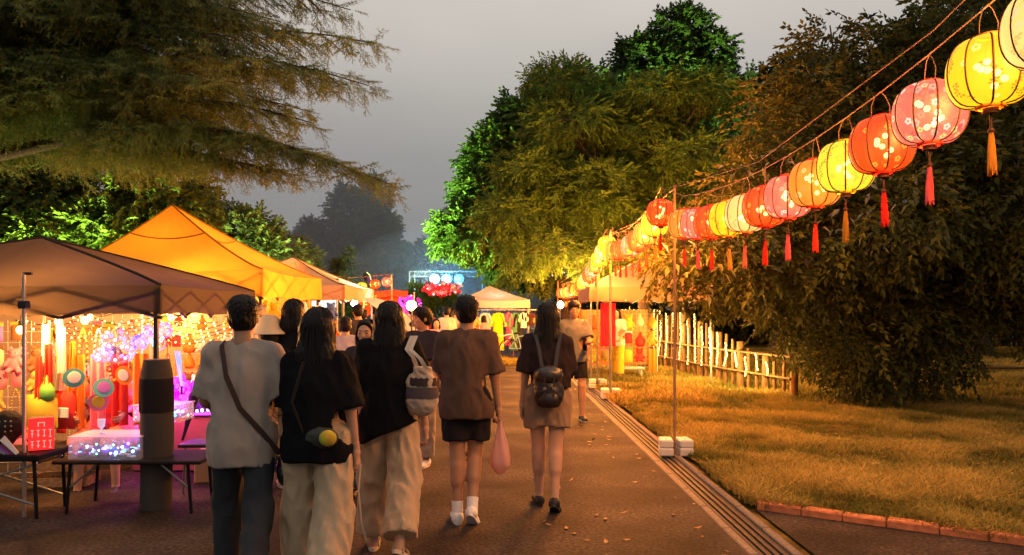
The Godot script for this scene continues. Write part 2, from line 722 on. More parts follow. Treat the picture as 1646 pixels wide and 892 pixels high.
func build_kerb() -> void:
	# raised edging of reddish blocks round the corner of the lawn
	var red := textured(noise_tex(256, 0.03, lin(0.26, 0.09, 0.04), lin(0.6, 0.24, 0.12), 5, 23), Vector3(1.6, 1.6, 1.6), 0.9, tex_asphalt_bump, 0.3)
	var o := Node3D.new()
	o.name = "kerb"
	add_child(o)
	o.set_meta("kind", "structure")
	var p := Vector3(2.0, -0.002, -6.02)
	var ang := -0.56
	for k in 24:
		var ln := 0.30 if k % 3 else 0.34
		var d := Vector3(cos(ang), 0, -sin(ang))
		var mb := MB.new()
		mb.box(Vector3.ZERO, Vector3(ln - 0.006, 0.1, 0.115), Basis.IDENTITY, 0.01)
		var q := part("kerb_block", mb, red, o, p + d * ln * 0.5 + Vector3(0, rf(-0.006, 0.006), 0))
		q.rotation = Vector3(rf(-0.03, 0.03), ang + rf(-0.02, 0.02), rf(-0.015, 0.015))
		p += d * ln
		ang = minf(ang + 0.006, -0.1)

func tuft(sd: int, blades: int, hgt: float, spread: float, wid: float) -> ArrayMesh:
	var r := RandomNumberGenerator.new()
	r.seed = sd
	var mb := MB.new()
	for i in blades:
		var a := r.randf() * TAU
		var at := Vector3(cos(a), 0, sin(a)) * spread * sqrt(r.randf())
		var lean := Vector3(r.randfn(), 0, r.randfn()) * 0.6
		var h := hgt * r.randf_range(0.5, 1.0)
		var side := Vector3(cos(a * 3.1), 0, sin(a * 3.1)) * wid
		var m := at + Vector3(0, h * 0.6, 0) + lean * h * 0.35
		var t := at + Vector3(0, h, 0) + lean * h
		mb.face([at - side, at + side, m + side * 0.7, m - side * 0.7], Vector3.UP)
		mb.face([m - side * 0.7, m + side * 0.7, t], Vector3.UP)
	return mb.done()

func scatter(called: String, mesh: ArrayMesh, m: Material, xf: Array, tints: Array, parent: Node3D = self) -> MultiMeshInstance3D:
	var mm := MultiMesh.new()
	mm.transform_format = MultiMesh.TRANSFORM_3D
	mm.use_colors = true
	mm.mesh = mesh
	mm.instance_count = xf.size()
	for i in xf.size():
		mm.set_instance_transform(i, xf[i])
		mm.set_instance_color(i, tints[i])
	var o := MultiMeshInstance3D.new()
	o.multimesh = mm
	o.material_override = m
	o.name = called
	parent.add_child(o, true)
	o.set_meta("kind", "stuff")
	return o

func build_grass() -> void:
	var m := mat(1, 1, 1, 0.9, 0.2)
	m.vertex_color_use_as_albedo = true
	m.backlight_enabled = true
	m.backlight = Color(0.5, 0.5, 0.5)
	var f := FastNoiseLite.new()
	f.seed = 9
	f.frequency = 0.55
	f.fractal_octaves = 5
	for pass_no in 2:
		var xf := []
		var tints := []
		var count: int = [78000, 50000][pass_no]
		for i in count:
			var z: float = -rf(4.3, 13.0) if pass_no == 0 else -rf(12.5, 30.0)
			var x: float = drain_x(z) + 0.38 + pow(rng.randf(), 1.2) * (-z * 0.95 - drain_x(z)) * 1.05
			if pass_no == 1 and z < -21.2 and rng.randf() < 0.12:
				z = -rf(21.2, 24.2)
				x = rf(-4.4, 1.2)
			var k := f.get_noise_2d(x, z)
			if z > -6.3 and z > -6.02 + (x - 2.0) * 0.62:
				continue
			if k < -0.1 and rng.randf() < 0.8:
				continue
			var s := rf(0.7, 1.35) * (1.0 + 0.5 * k)
			if pass_no == 1:
				s *= 1.5
			xf.append(Transform3D(Basis(Vector3.UP, rf(0, TAU)).scaled(Vector3(s, s * rf(0.7, 1.2), s)), Vector3(x, 0.012, z)))
			var dry := clampf(0.5 + 1.5 * k + rf(-0.3, 0.3), 0.0, 1.0)
			tints.append(Color(0.09, 0.1, 0.018).lerp(Color(0.36, 0.27, 0.07), dry))
		scatter(["grass", "far_grass"][pass_no], tuft(3 + pass_no, 9, 0.065, 0.07, 0.0032 if pass_no == 0 else 0.005), m, xf, tints)
	# fallen leaves on the lawn and the path's edge
	var lm := mat(1, 1, 1, 0.8, 0.3)
	lm.vertex_color_use_as_albedo = true
	var one := MB.new()
	one.face([Vector3(-0.02, 0, 0), Vector3(0, 0.006, 0.045), Vector3(0.02, 0.001, 0), Vector3(0, 0.008, -0.045)], Vector3.UP)
	var xf := []
	var tints := []
	for i in 2200:
		var z := -rf(4.2, 19.0)
		var x := rf(drain_x(z) + 0.35, drain_x(z) + 0.4 - z * 0.62) if i % 16 else rf(0.2, drain_x(z))
		if z > -6.3 and x > 1.9:
			continue
		xf.append(Transform3D(Basis(rdir(), rf(-0.35, 0.35)) * Basis(Vector3.UP, rf(0, TAU)).scaled(Vector3.ONE * rf(0.4, 1.0)), Vector3(x, 0.03 if x > drain_x(z) else 0.008, z)))
		tints.append(Color(0.18, 0.09, 0.03).lerp(Color(0.33, 0.22, 0.1), rng.randf()))
	scatter("leaf_litter", one.done(), lm, xf, tints)
# ---------------------------------------------------------------- trees
func sprig(sd: int, leaves: int, twig: float, ln: float, wd: float, droop := 0.3) -> ArrayMesh:
	var r := RandomNumberGenerator.new()
	r.seed = sd
	var mb := MB.new()
	for i in leaves:
		var t := (i + 0.4) / leaves
		var at := Vector3(r.randf_range(-0.02, 0.02), -droop * twig * t * t, twig * t)
		var side := -1.0 if i % 2 else 1.0
		var dir := Vector3(side * r.randf_range(0.5, 1.0), r.randf_range(-0.5, 0.35) - droop * t, r.randf_range(0.2, 0.9)).normalized()
		if i == leaves - 1:
			dir = Vector3(r.randf_range(-0.3, 0.3), -0.3, 1).normalized()
		leaf_on(mb, at, dir, ln * r.randf_range(0.7, 1.15), wd * r.randf_range(0.8, 1.15), r.randf_range(-0.7, 0.7))
	mb.face([Vector3(-0.003, 0, 0), Vector3(0.003, 0, 0), Vector3(0, -droop * twig, twig)], Vector3.UP)
	return mb.done()

func leaf_on(mb: MB, at: Vector3, dir: Vector3, ln: float, wd: float, roll: float) -> void:
	var up := Vector3.UP.rotated(dir, roll)
	var x := dir.cross(up).normalized()
	up = x.cross(dir)
	var mid := at + dir * ln * 0.42
	var tip := at + dir * ln - up * ln * 0.14
	var a := mid + x * wd * 0.5 + up * wd * 0.16
	var b := mid - x * wd * 0.5 + up * wd * 0.16
	mb.face([at, a, tip], up)
	mb.face([at, tip, b], up)

func leaf_mat(through := 0.45) -> StandardMaterial3D:
	var m := mat(1, 1, 1, 0.62, 0.35)
	m.vertex_color_use_as_albedo = true
	m.backlight_enabled = true
	m.backlight = Color(through, through, through).linear_to_srgb()
	return m

# blobs: [centre, radii]; puts count sprigs over them, densest near their skins
func crown(parent: Node3D, blobs: Array, count: int, mesh: ArrayMesh, m: Material, dark: Color, pale: Color, size := Vector2(0.8, 1.3), gap := -0.15, freq := 0.5, sd := 1, flat := 0.0) -> void:
	var f := FastNoiseLite.new()
	f.seed = sd
	f.frequency = freq
	f.fractal_octaves = 3
	var weights := []
	var total := 0.0
	for b in blobs:
		total += pow(b[1].x * b[1].y * b[1].z, 0.667)
		weights.append(total)
	var xf := []
	var tints := []
	var tries := 0
	while xf.size() < count and tries < count * 4:
		tries += 1
		var w := rng.randf() * total
		var bi := 0
		while bi < blobs.size() - 1 and weights[bi] < w:
			bi += 1
		var u := rdir()
		var r := pow(rng.randf(), 0.33)
		var c: Vector3 = blobs[bi][0]
		var rad: Vector3 = blobs[bi][1]
		var lumpy := 1.0 + 0.28 * f.get_noise_3dv((c + u * rad) * 2.3)
		var p := c + u * rad * r * lumpy
		if p.y < 0.15:
			continue
		var k := f.get_noise_3dv(p * 2.0)
		if k < gap:
			continue
		var out := (u + Vector3(0, 0.15 - flat, 0) + rdir() * 0.7).normalized()
		var up := (Vector3.UP + rdir() * 0.5).normalized()
		if absf(out.dot(up)) > 0.97:
			up = Vector3.RIGHT
		var s := rf(size.x, size.y)
		xf.append(Transform3D(Basis.looking_at(-out, up).scaled(Vector3.ONE * s), p))
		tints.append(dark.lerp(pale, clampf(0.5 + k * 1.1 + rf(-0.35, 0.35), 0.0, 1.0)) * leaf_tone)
	scatter("crown", mesh, m, xf, tints, parent)

func wander(a: Vector3, b: Vector3, n: int, amp: float, sag := 0.0) -> Array:
	var pts := []
	for i in n + 1:
		var t := float(i) / n
		var e := sin(PI * t)
		pts.append(a.lerp(b, t) + Vector3(rf(-1, 1), rf(-1, 1), rf(-1, 1)) * amp * e + Vector3(0, -sag * e, 0))
	return pts

func taper(n: int, a: float, b: float) -> Array:
	var r := []
	for i in n + 1:
		r.append(lerpf(a, b, float(i) / n))
	return r

# trunk from the ground to fork, then limbs from the fork into each blob
func wood(parent: Node3D, base: Vector3, fork: Vector3, r0: float, blobs: Array, m: Material, twigs := 4) -> void:
	var tr := MB.new()
	var pts := wander(base, fork, 6, r0 * 0.35)
	var rr := taper(6, r0, r0 * 0.62)
	rr[0] = r0 * 1.5
	tr.tube(pts, rr, 10)
	part("trunk", tr, m, parent)
	var li := MB.new()
	for b in blobs:
		var c: Vector3 = b[0]
		var start: Vector3 = pts[4].lerp(pts[6], rng.randf())
		var d := (c - start)
		var lp := wander(start, c, 5, d.length() * 0.06, -d.length() * 0.05)
		var lr: float = r0 * clampf(b[1].length() / 5.0, 0.16, 0.5)
		li.tube(lp, taper(5, lr, lr * 0.4), 7, false)
		for k in twigs:
			var e: Vector3 = c + rdir() * b[1] * 0.85
			li.tube(wander(lp[3 + k % 3], e, 4, 0.12), taper(4, lr * 0.42, 0.012), 5, false)
	part("branches", li, m, parent)

func tree(called: String, label: String, base: Vector3, fork: Vector3, r0: float, blobs: Array, count: int, mesh: ArrayMesh, lm: Material, dark: Color, pale: Color, size := Vector2(0.8, 1.3), gap := -0.15, freq := 0.5, sd := 1, flat := 0.0, group := "") -> Node3D:
	var t := thing(called, label, "tree", base, 0.0, group)
	var bl := []
	for b in blobs:
		bl.append([b[0] - base, b[1]])
	wood(t, Vector3.ZERO, fork - base, r0, bl, bark_mat)
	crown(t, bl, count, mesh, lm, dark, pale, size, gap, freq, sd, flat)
	return t

var bark_mat: StandardMaterial3D
var leaf_tone := 1.0

func build_trees() -> void:
	bark_mat = textured(tex_bark, Vector3(1.5, 0.6, 1.5), 0.95, tex_asphalt_bump, 1.2)
	var lm := leaf_mat()
	var fine := sprig(1, 12, 0.34, 0.115, 0.046)
	var oval := sprig(2, 10, 0.3, 0.14, 0.075)
	var big := sprig(3, 9, 0.34, 0.12, 0.055, 0.6)
	# the golden tree over the tent on the right, in the lanterns' light
	var layers := []
	for i in 34:
		var a := TAU * i / 34.0 * 5.0 + rf(-0.3, 0.3)
		var q := sqrt((i + 0.6) / 34.0)
		var c := Vector3(3.6 + 3.0 * q * cos(a), 5.2 + 2.9 * q * sin(a), -20.6 + rf(-1.5, 1.6))
		if c.y < 2.5:
			c.y = rf(2.6, 3.4)
		var w := rf(0.75, 1.35)
		layers.append([c, Vector3(w, rf(0.3, 0.55), w * rf(0.8, 1.1))])
	for c in [Vector3(1.35, 8.0, -21), Vector3(0.0, 4.2, -20.2), Vector3(0.5, 5.4, -20.4), Vector3(0.7, 3.2, -20), Vector3(2.4, 5.0, -20), Vector3(4.4, 5.4, -20.4), Vector3(3.4, 6.6, -20.6)]:
		layers.append([c, Vector3(1.0, 0.5, 1.0)])
	tree("broadleaf_tree", "wide golden-lit tree over the pink tent, long sprays of leaves, propped trunk", Vector3(3.86, 0, -21), Vector3(3.5, 3.6, -21), 0.2, layers,
		19000, fine, lm, Color(0.022, 0.055, 0.009), Color(0.125, 0.24, 0.035), Vector2(0.7, 1.3), -0.16, 0.55, 5, 0.25)
	# the rounded green tree behind it, lit by the stage
	tree("broadleaf_tree", "tall rounded green tree left of the golden one, lit bright green from the stage", Vector3(2.4, 0, -28), Vector3(1.6, 4.0, -28), 0.3,
		[[Vector3(-1.1, 4.4, -27), Vector3(1.7, 1.0, 1.8)], [Vector3(-0.7, 5.6, -27.6), Vector3(1.5, 1.3, 1.8)], [Vector3(-0.4, 7.2, -28), Vector3(1.4, 1.2, 1.8)], [Vector3(1.0, 8.7, -28.4), Vector3(1.7, 1.3, 1.9)], [Vector3(2.6, 9.8, -29), Vector3(1.8, 1.2, 1.8)], [Vector3(1.4, 6.4, -28.4), Vector3(2.2, 2.4, 2.0)], [Vector3(-1.9, 4.0, -26.8), Vector3(0.9, 0.5, 1.0)], [Vector3(0.8, 3.2, -27), Vector3(1.8, 0.8, 1.4)]],
		12500, oval, lm, Color(0.025, 0.05, 0.01), Color(0.085, 0.15, 0.03), Vector2(0.9, 1.5), -0.2, 0.4, 8)
	# camphor crowns beyond
	tree("camphor_tree", "tall camphor tree with rounded green lumps rising above the golden tree", Vector3(7.4, 0, -32), Vector3(7.2, 8.0, -32), 0.4,
		[[Vector3(5.6, 12.4, -32), Vector3(1.2, 0.9, 1.2)], [Vector3(7.4, 13.4, -32), Vector3(1.3, 1.1, 1.3)], [Vector3(8.6, 12.6, -32), Vector3(1.0, 0.9, 1.2)], [Vector3(6.6, 11.2, -31.6), Vector3(1.7, 1.5, 1.5)], [Vector3(8.4, 10.6, -32), Vector3(1.5, 1.6, 1.5)], [Vector3(6.6, 8.4, -32), Vector3(2.6, 2.2, 2.0)], [Vector3(4.2, 10.6, -32), Vector3(1.2, 1.0, 1.2)]],
		7500, oval, lm, Color(0.03, 0.055, 0.012), Color(0.09, 0.15, 0.035), Vector2(1.0, 1.7), -0.2, 0.5, 12)
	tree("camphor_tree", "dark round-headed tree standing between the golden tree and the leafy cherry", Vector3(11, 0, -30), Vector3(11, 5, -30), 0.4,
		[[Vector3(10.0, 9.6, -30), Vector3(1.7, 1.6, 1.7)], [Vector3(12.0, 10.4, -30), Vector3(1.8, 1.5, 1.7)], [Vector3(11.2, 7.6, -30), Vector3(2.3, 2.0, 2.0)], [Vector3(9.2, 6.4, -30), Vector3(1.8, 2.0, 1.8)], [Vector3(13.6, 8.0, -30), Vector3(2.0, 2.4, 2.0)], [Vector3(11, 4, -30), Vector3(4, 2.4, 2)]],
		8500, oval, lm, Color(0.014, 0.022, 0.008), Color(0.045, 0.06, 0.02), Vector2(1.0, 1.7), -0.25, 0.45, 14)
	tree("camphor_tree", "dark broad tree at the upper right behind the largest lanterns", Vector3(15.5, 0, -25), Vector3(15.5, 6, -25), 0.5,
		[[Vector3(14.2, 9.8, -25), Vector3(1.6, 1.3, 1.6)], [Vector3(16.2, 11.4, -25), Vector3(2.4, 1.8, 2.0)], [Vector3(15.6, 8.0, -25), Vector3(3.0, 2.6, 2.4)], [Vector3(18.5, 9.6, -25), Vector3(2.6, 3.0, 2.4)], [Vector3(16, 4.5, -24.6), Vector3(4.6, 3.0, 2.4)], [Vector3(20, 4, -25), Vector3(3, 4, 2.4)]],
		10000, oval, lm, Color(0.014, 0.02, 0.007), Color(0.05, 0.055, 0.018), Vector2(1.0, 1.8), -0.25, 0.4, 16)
	leaf_tone = 0.82
	build_cherry(lm, big)
	leaf_tone = 1.0
	# left: broadleaf trees behind the stalls
	tree("broadleaf_tree", "leafy green tree behind the grey tent, lit from the stalls below", Vector3(-10.6, 0, -18), Vector3(-10.6, 2.6, -18), 0.28,
		[[Vector3(-8.3, 4.1, -17.6), Vector3(1.1, 1.5, 1.4)], [Vector3(-10.2, 4.4, -18), Vector3(1.8, 1.6, 1.6)], [Vector3(-12.4, 4.6, -18), Vector3(1.8, 1.8, 1.7)], [Vector3(-9.4, 3.0, -17), Vector3(2.0, 1.0, 1.4)], [Vector3(-12.2, 3.0, -17.4), Vector3(1.9, 1.1, 1.4)], [Vector3(-8.0, 3.2, -17.6), Vector3(0.9, 0.8, 1.0)]],
		9500, oval, lm, Color(0.03, 0.05, 0.01), Color(0.13, 0.19, 0.03), Vector2(0.7, 1.2), -0.18, 0.6, 21)
	tree("broadleaf_tree", "broad dark green tree at the left edge behind the cedar boughs", Vector3(-15, 0, -19), Vector3(-15, 2.8, -19), 0.3,
		[[Vector3(-13.8, 3.4, -19), Vector3(1.8, 1.8, 1.6)], [Vector3(-15.8, 4.4, -19), Vector3(2.2, 2.2, 1.8)], [Vector3(-14.6, 5.8, -19.4), Vector3(2.0, 1.5, 1.6)]],
		4500, oval, lm, Color(0.02, 0.036, 0.008), Color(0.08, 0.12, 0.022), Vector2(0.8, 1.3), -0.15, 0.6, 23)
	tree("broadleaf_tree", "low rounded pale green tree right of the yellow tent's peak", Vector3(-8.8, 0, -24), Vector3(-8.8, 2.2, -24), 0.22,
		[[Vector3(-10.2, 4.0, -24), Vector3(1.3, 1.2, 1.3)], [Vector3(-8.9, 3.8, -24), Vector3(1.3, 1.1, 1.3)], [Vector3(-7.9, 3.2, -24), Vector3(1.1, 0.9, 1.2)], [Vector3(-9.6, 2.6, -23.6), Vector3(2.2, 1.0, 1.2)]],
		5200, oval, lm, Color(0.04, 0.06, 0.018), Color(0.13, 0.19, 0.05), Vector2(0.7, 1.2), -0.15, 0.6, 25)
	build_cedar()
	build_far_trees(lm, oval)

func build_cherry(lm: Material, big: ArrayMesh) -> void:
	var base := Vector3(6.9, 0, -12.9)
	var t := thing("cherry_tree", "large dark cherry tree on the lawn, broad leaves drooping low beside the lanterns", "tree", base)
	var bl := []
	for b in [[Vector3(6.6, 3.4, -12.6), Vector3(2.6, 2.0, 2.4)], [Vector3(4.4, 2.6, -11.6), Vector3(1.6, 1.0, 1.5)], [Vector3(3.0, 2.35, -10.9), Vector3(1.0, 0.62, 0.9)], [Vector3(5.6, 1.5, -12.2), Vector3(1.5, 0.8, 1.3)], [Vector3(5.85, 0.75, -12.4), Vector3(0.75, 0.6, 0.7)], [Vector3(6.6, 1.25, -12.3), Vector3(1.1, 0.9, 0.9)], [Vector3(5.4, 4.6, -12.6), Vector3(1.5, 1.2, 1.4)], [Vector3(5.7, 5.8, -13), Vector3(1.0, 0.9, 1.0)], [Vector3(6.9, 5.6, -13), Vector3(1.2, 1.0, 1.2)],
		[Vector3(8.8, 3.6, -12.2), Vector3(2.2, 2.0, 2.0)], [Vector3(9.2, 2.1, -12.4), Vector3(2.0, 0.9, 1.6)], [Vector3(8.6, 5.8, -13), Vector3(2.0, 1.6, 1.8)], [Vector3(11, 4.4, -13), Vector3(2.2, 2.8, 2.0)], [Vector3(4.2, 3.4, -11.6), Vector3(1.1, 0.7, 1.0)], [Vector3(7.6, 3.2, -10.8), Vector3(1.3, 1.2, 1.0)], [Vector3(5.2, 2.9, -10.4), Vector3(0.9, 0.7, 0.8)]]:
		bl.append([b[0] - base, b[1]])
	wood(t, Vector3.ZERO, Vector3(-0.15, 1.5, 0.1), 0.17, bl, bark_mat, 5)
	crown(t, bl, 15500, big, lm, Color(0.01, 0.018, 0.004), Color(0.105, 0.115, 0.017), Vector2(0.75, 1.35), -0.08, 0.7, 31, 0.35)
	# the nearest, largest leaves, one by one
	var shapes := []
	for k in 4:
		var mb := MB.new()
		leaf_on(mb, Vector3.ZERO, Vector3(0, -0.25, 1).normalized(), 0.15 + 0.015 * k, 0.068 + 0.004 * k, 0.0)
		shapes.append(mb.done())
	var tones := []
	for k in 4:
		var q := leaf_mat()
		q.vertex_color_use_as_albedo = false
		q.albedo_color = lin(0.05 + 0.025 * k, 0.06 + 0.02 * k, 0.012 + 0.004 * k)
		tones.append(q)
	var made := 0
	while made < 280:
		var b: Array = bl[[2, 15, 14, 13, 1][made % 5]]
		var u := rdir()
		if u.z < 0.1:
			continue
		var p: Vector3 = b[0] + u * b[1] * rf(0.85, 1.1)
		var q := part("leaf", shapes[made % 4], tones[(made / 4) % 4], t, p)
		q.basis = Basis(Vector3.UP, rf(0, TAU)) * Basis(Vector3.RIGHT, rf(-0.2, 0.9)) * Basis(Vector3.BACK, rf(-0.6, 0.6))
		made += 1

func needle_spray(sd: int, hang: bool) -> ArrayMesh:
	var r := RandomNumberGenerator.new()
	r.seed = sd
	var mb := MB.new()
	# a hanging twig with side twigs, all set with short needles
	var twigs := [[Vector3.ZERO, Vector3(0, -0.34, 0.12) if hang else Vector3(0, -0.14, 0.36)]]
	for k in 7:
		var t := 0.12 + 0.11 * k
		var at := Vector3(0, -0.34 * t * t - 0.05 * t, 0.16 * t) if hang else Vector3(0, -0.14 * t, 0.36 * t)
		twigs.append([at, Vector3((-1.0 if k % 2 else 1.0) * r.randf_range(0.05, 0.1), r.randf_range(-0.16, -0.06) * (1.0 if hang else 0.45), r.randf_range(0.02, 0.1))])
	for tw in twigs:
		var d: Vector3 = tw[1]
		var nn := int(d.length() / 0.013)
		for i in nn:
			var p: Vector3 = tw[0] + d * (float(i) / nn)
			var a := r.randf() * TAU
			var o := d.normalized().rotated(Vector3.UP, 0.3)
			var x := o.cross(Vector3(cos(a), sin(a * 1.7), sin(a))).normalized()
			var dirn := (x + o * 0.8).normalized()
			var w := dirn.cross(Vector3(sin(a), 0.3, cos(a))).normalized() * 0.0048
			mb.face([p - w, p + w, p + dirn * r.randf_range(0.03, 0.046)], Vector3.UP)
		var w2 := Vector3(0.003, 0, 0)
		mb.face([tw[0] - w2, tw[0] + w2, tw[0] + d], Vector3.BACK)
	return mb.done()

func build_cedar() -> void:
	var base := Vector3(-9.6, 0, -10)
	var t := thing("cedar_tree", "weeping cedar reaching in from the left, layered boughs of drooping needles overhead", "tree", base)
	var tr := MB.new()
	tr.tube([Vector3.ZERO, Vector3(0.1, 3, 0), Vector3(0, 6, 0.1), Vector3(0, 10, 0)], [0.5, 0.4, 0.32, 0.16], 10)
	part("trunk", tr, bark_mat, t)
	var xf := []
	var tints := []
	var xf2 := []
	var tints2 := []
	# tips of the boughs and how far each lifts before it droops
	var tips := [[Vector3(-1.95, 5.2, -9), 0.5], [Vector3(-1.62, 4.72, -9), 0.55], [Vector3(-1.66, 4.2, -8.6), 0.5], [Vector3(-2.4, 3.85, -9), 0.4], [Vector3(-1.5, 3.2, -9), 0.75], [Vector3(-2.7, 3.35, -9.6), 0.5], [Vector3(-3.7, 3.95, -8.8), 0.4],
		[Vector3(-2.3, 5.7, -9.4), 0.5], [Vector3(-1.7, 6.3, -9.6), 0.5], [Vector3(-3.2, 4.7, -8.2), 0.5], [Vector3(-4.2, 4.2, -8.2), 0.5], [Vector3(-5.0, 4.5, -8.6), 0.4], [Vector3(-3.4, 5.6, -10.6), 0.5], [Vector3(-4.6, 5.0, -8.0), 0.4], [Vector3(-5.6, 4.4, -8.4), 0.4], [Vector3(-5.0, 6.2, -9), 0.4], [Vector3(-2.8, 4.4, -10.4), 0.5], [Vector3(-2.6, 4.9, -8.2), 0.5], [Vector3(-2.2, 4.45, -9.7), 0.45], [Vector3(-3.0, 4.15, -8.3), 0.45], [Vector3(-2.5, 5.9, -8.7), 0.5], [Vector3(-4.0, 5.4, -9.4), 0.5], [Vector3(-3.3, 5.1, -9.0), 0.5], [Vector3(-3.6, 6.4, -8.6), 0.5], [Vector3(-5.9, 3.9, -9.4), 0.2], [Vector3(-6.4, 5.4, -9), 0.3], [Vector3(-3.3, 4.1, -10.6), 0.5]]
	var boughs := MB.new()
	for e in tips:
		var tip: Vector3 = e[0] - base
		var lift: float = e[1]
		var start := Vector3(0.05, tip.y + 0.1 + lift * 0.4, rf(-0.2, 0.2))
		var pts := []
		var n := 14
		var wob := rf(0, TAU)
		for i in n + 1:
			var u := float(i) / n
			var p := start.lerp(tip, u) + Vector3(0, lift * sin(PI * u) * u * 1.1 + 0.06 * sin(u * 9.0 + wob * 2.0), 0.2 * sin(u * 6.0 + wob))
			pts.append(p)
		var ln := (tip - start).length()
		var main: bool = lift > 0.7
		boughs.tube(pts, taper(n, 0.13 if main else 0.055, 0.006), 7, false)
		var tone := rf(0.0, 1.0)
		var steps := int(ln / 0.15)
		for s in steps:
			var u := (0.5 if tip.y < 3.6 else 0.25) + (0.5 if tip.y < 3.6 else 0.75) * (s + rng.randf()) / steps
			var fi := u * n
			var p: Vector3 = pts[int(fi)].lerp(pts[mini(int(fi) + 1, n)], fi - int(fi))
			var dir: Vector3 = (pts[mini(int(fi) + 1, n)] - pts[maxi(int(fi) - 1, 0)]).normalized()
			for sd in [-1.0, 1.0]:
				var reach := rf(0.5, 1.0) * (1.06 - u) * 1.8 + 0.12
				var sdv: Vector3 = (dir * rf(0.5, 0.9) + dir.cross(Vector3.UP).normalized() * sd).normalized()
				var q: Vector3 = p + sdv * reach + Vector3(0, -rf(0.08, 0.28) * reach - reach * 0.1, 0)
				var mid := p.lerp(q, 0.5) + Vector3(0, 0.06 * reach, 0)
				if reach > 0.3:
					boughs.tube([p, mid, q], [0.012, 0.009, 0.004], 4, false)
				var m := maxi(3, int(reach / 0.07))
				for i in m:
					var v := (i + rng.randf() * 0.8) / m
					var at := p.lerp(mid, v * 2.0) if v < 0.5 else mid.lerp(q, v * 2.0 - 1.0)
					if rng.randf() < 0.15:
						continue
					var bb := Basis(Vector3.UP, rf(0, TAU))
					var o: Vector3 = (sdv * rf(0.1, 0.8) + rdir() * 0.35)
					bb = Basis(Vector3.UP, atan2(o.x, o.z) + rf(-0.6, 0.6)) * Basis(Vector3.RIGHT, rf(-0.5, 0.25))
					var sc := rf(0.75, 1.3) * (1.0 - 0.4 * u * u)
					var flat: bool = rng.randf() < 0.45
					if flat:
						at += Vector3(0, rf(0.0, 0.05), 0)
					(xf2 if flat else xf).append(Transform3D(bb.scaled(Vector3(sc, sc * rf(0.8, 1.4), sc) * (1.15 if flat else 0.9)), at))
					(tints2 if flat else tints).append(Color(0.034, 0.06, 0.016).lerp(Color(0.2, 0.27, 0.075), clampf(tone * 0.5 + rf(0.0, 0.5), 0.0, 1.0)))
	part("boughs", boughs, bark_mat, t)
	var nm := leaf_mat(0.3)
	scatter("hanging_needles", needle_spray(4, true), nm, xf, tints, t)
	scatter("needles", needle_spray(7, false), nm, xf2, tints2, t)

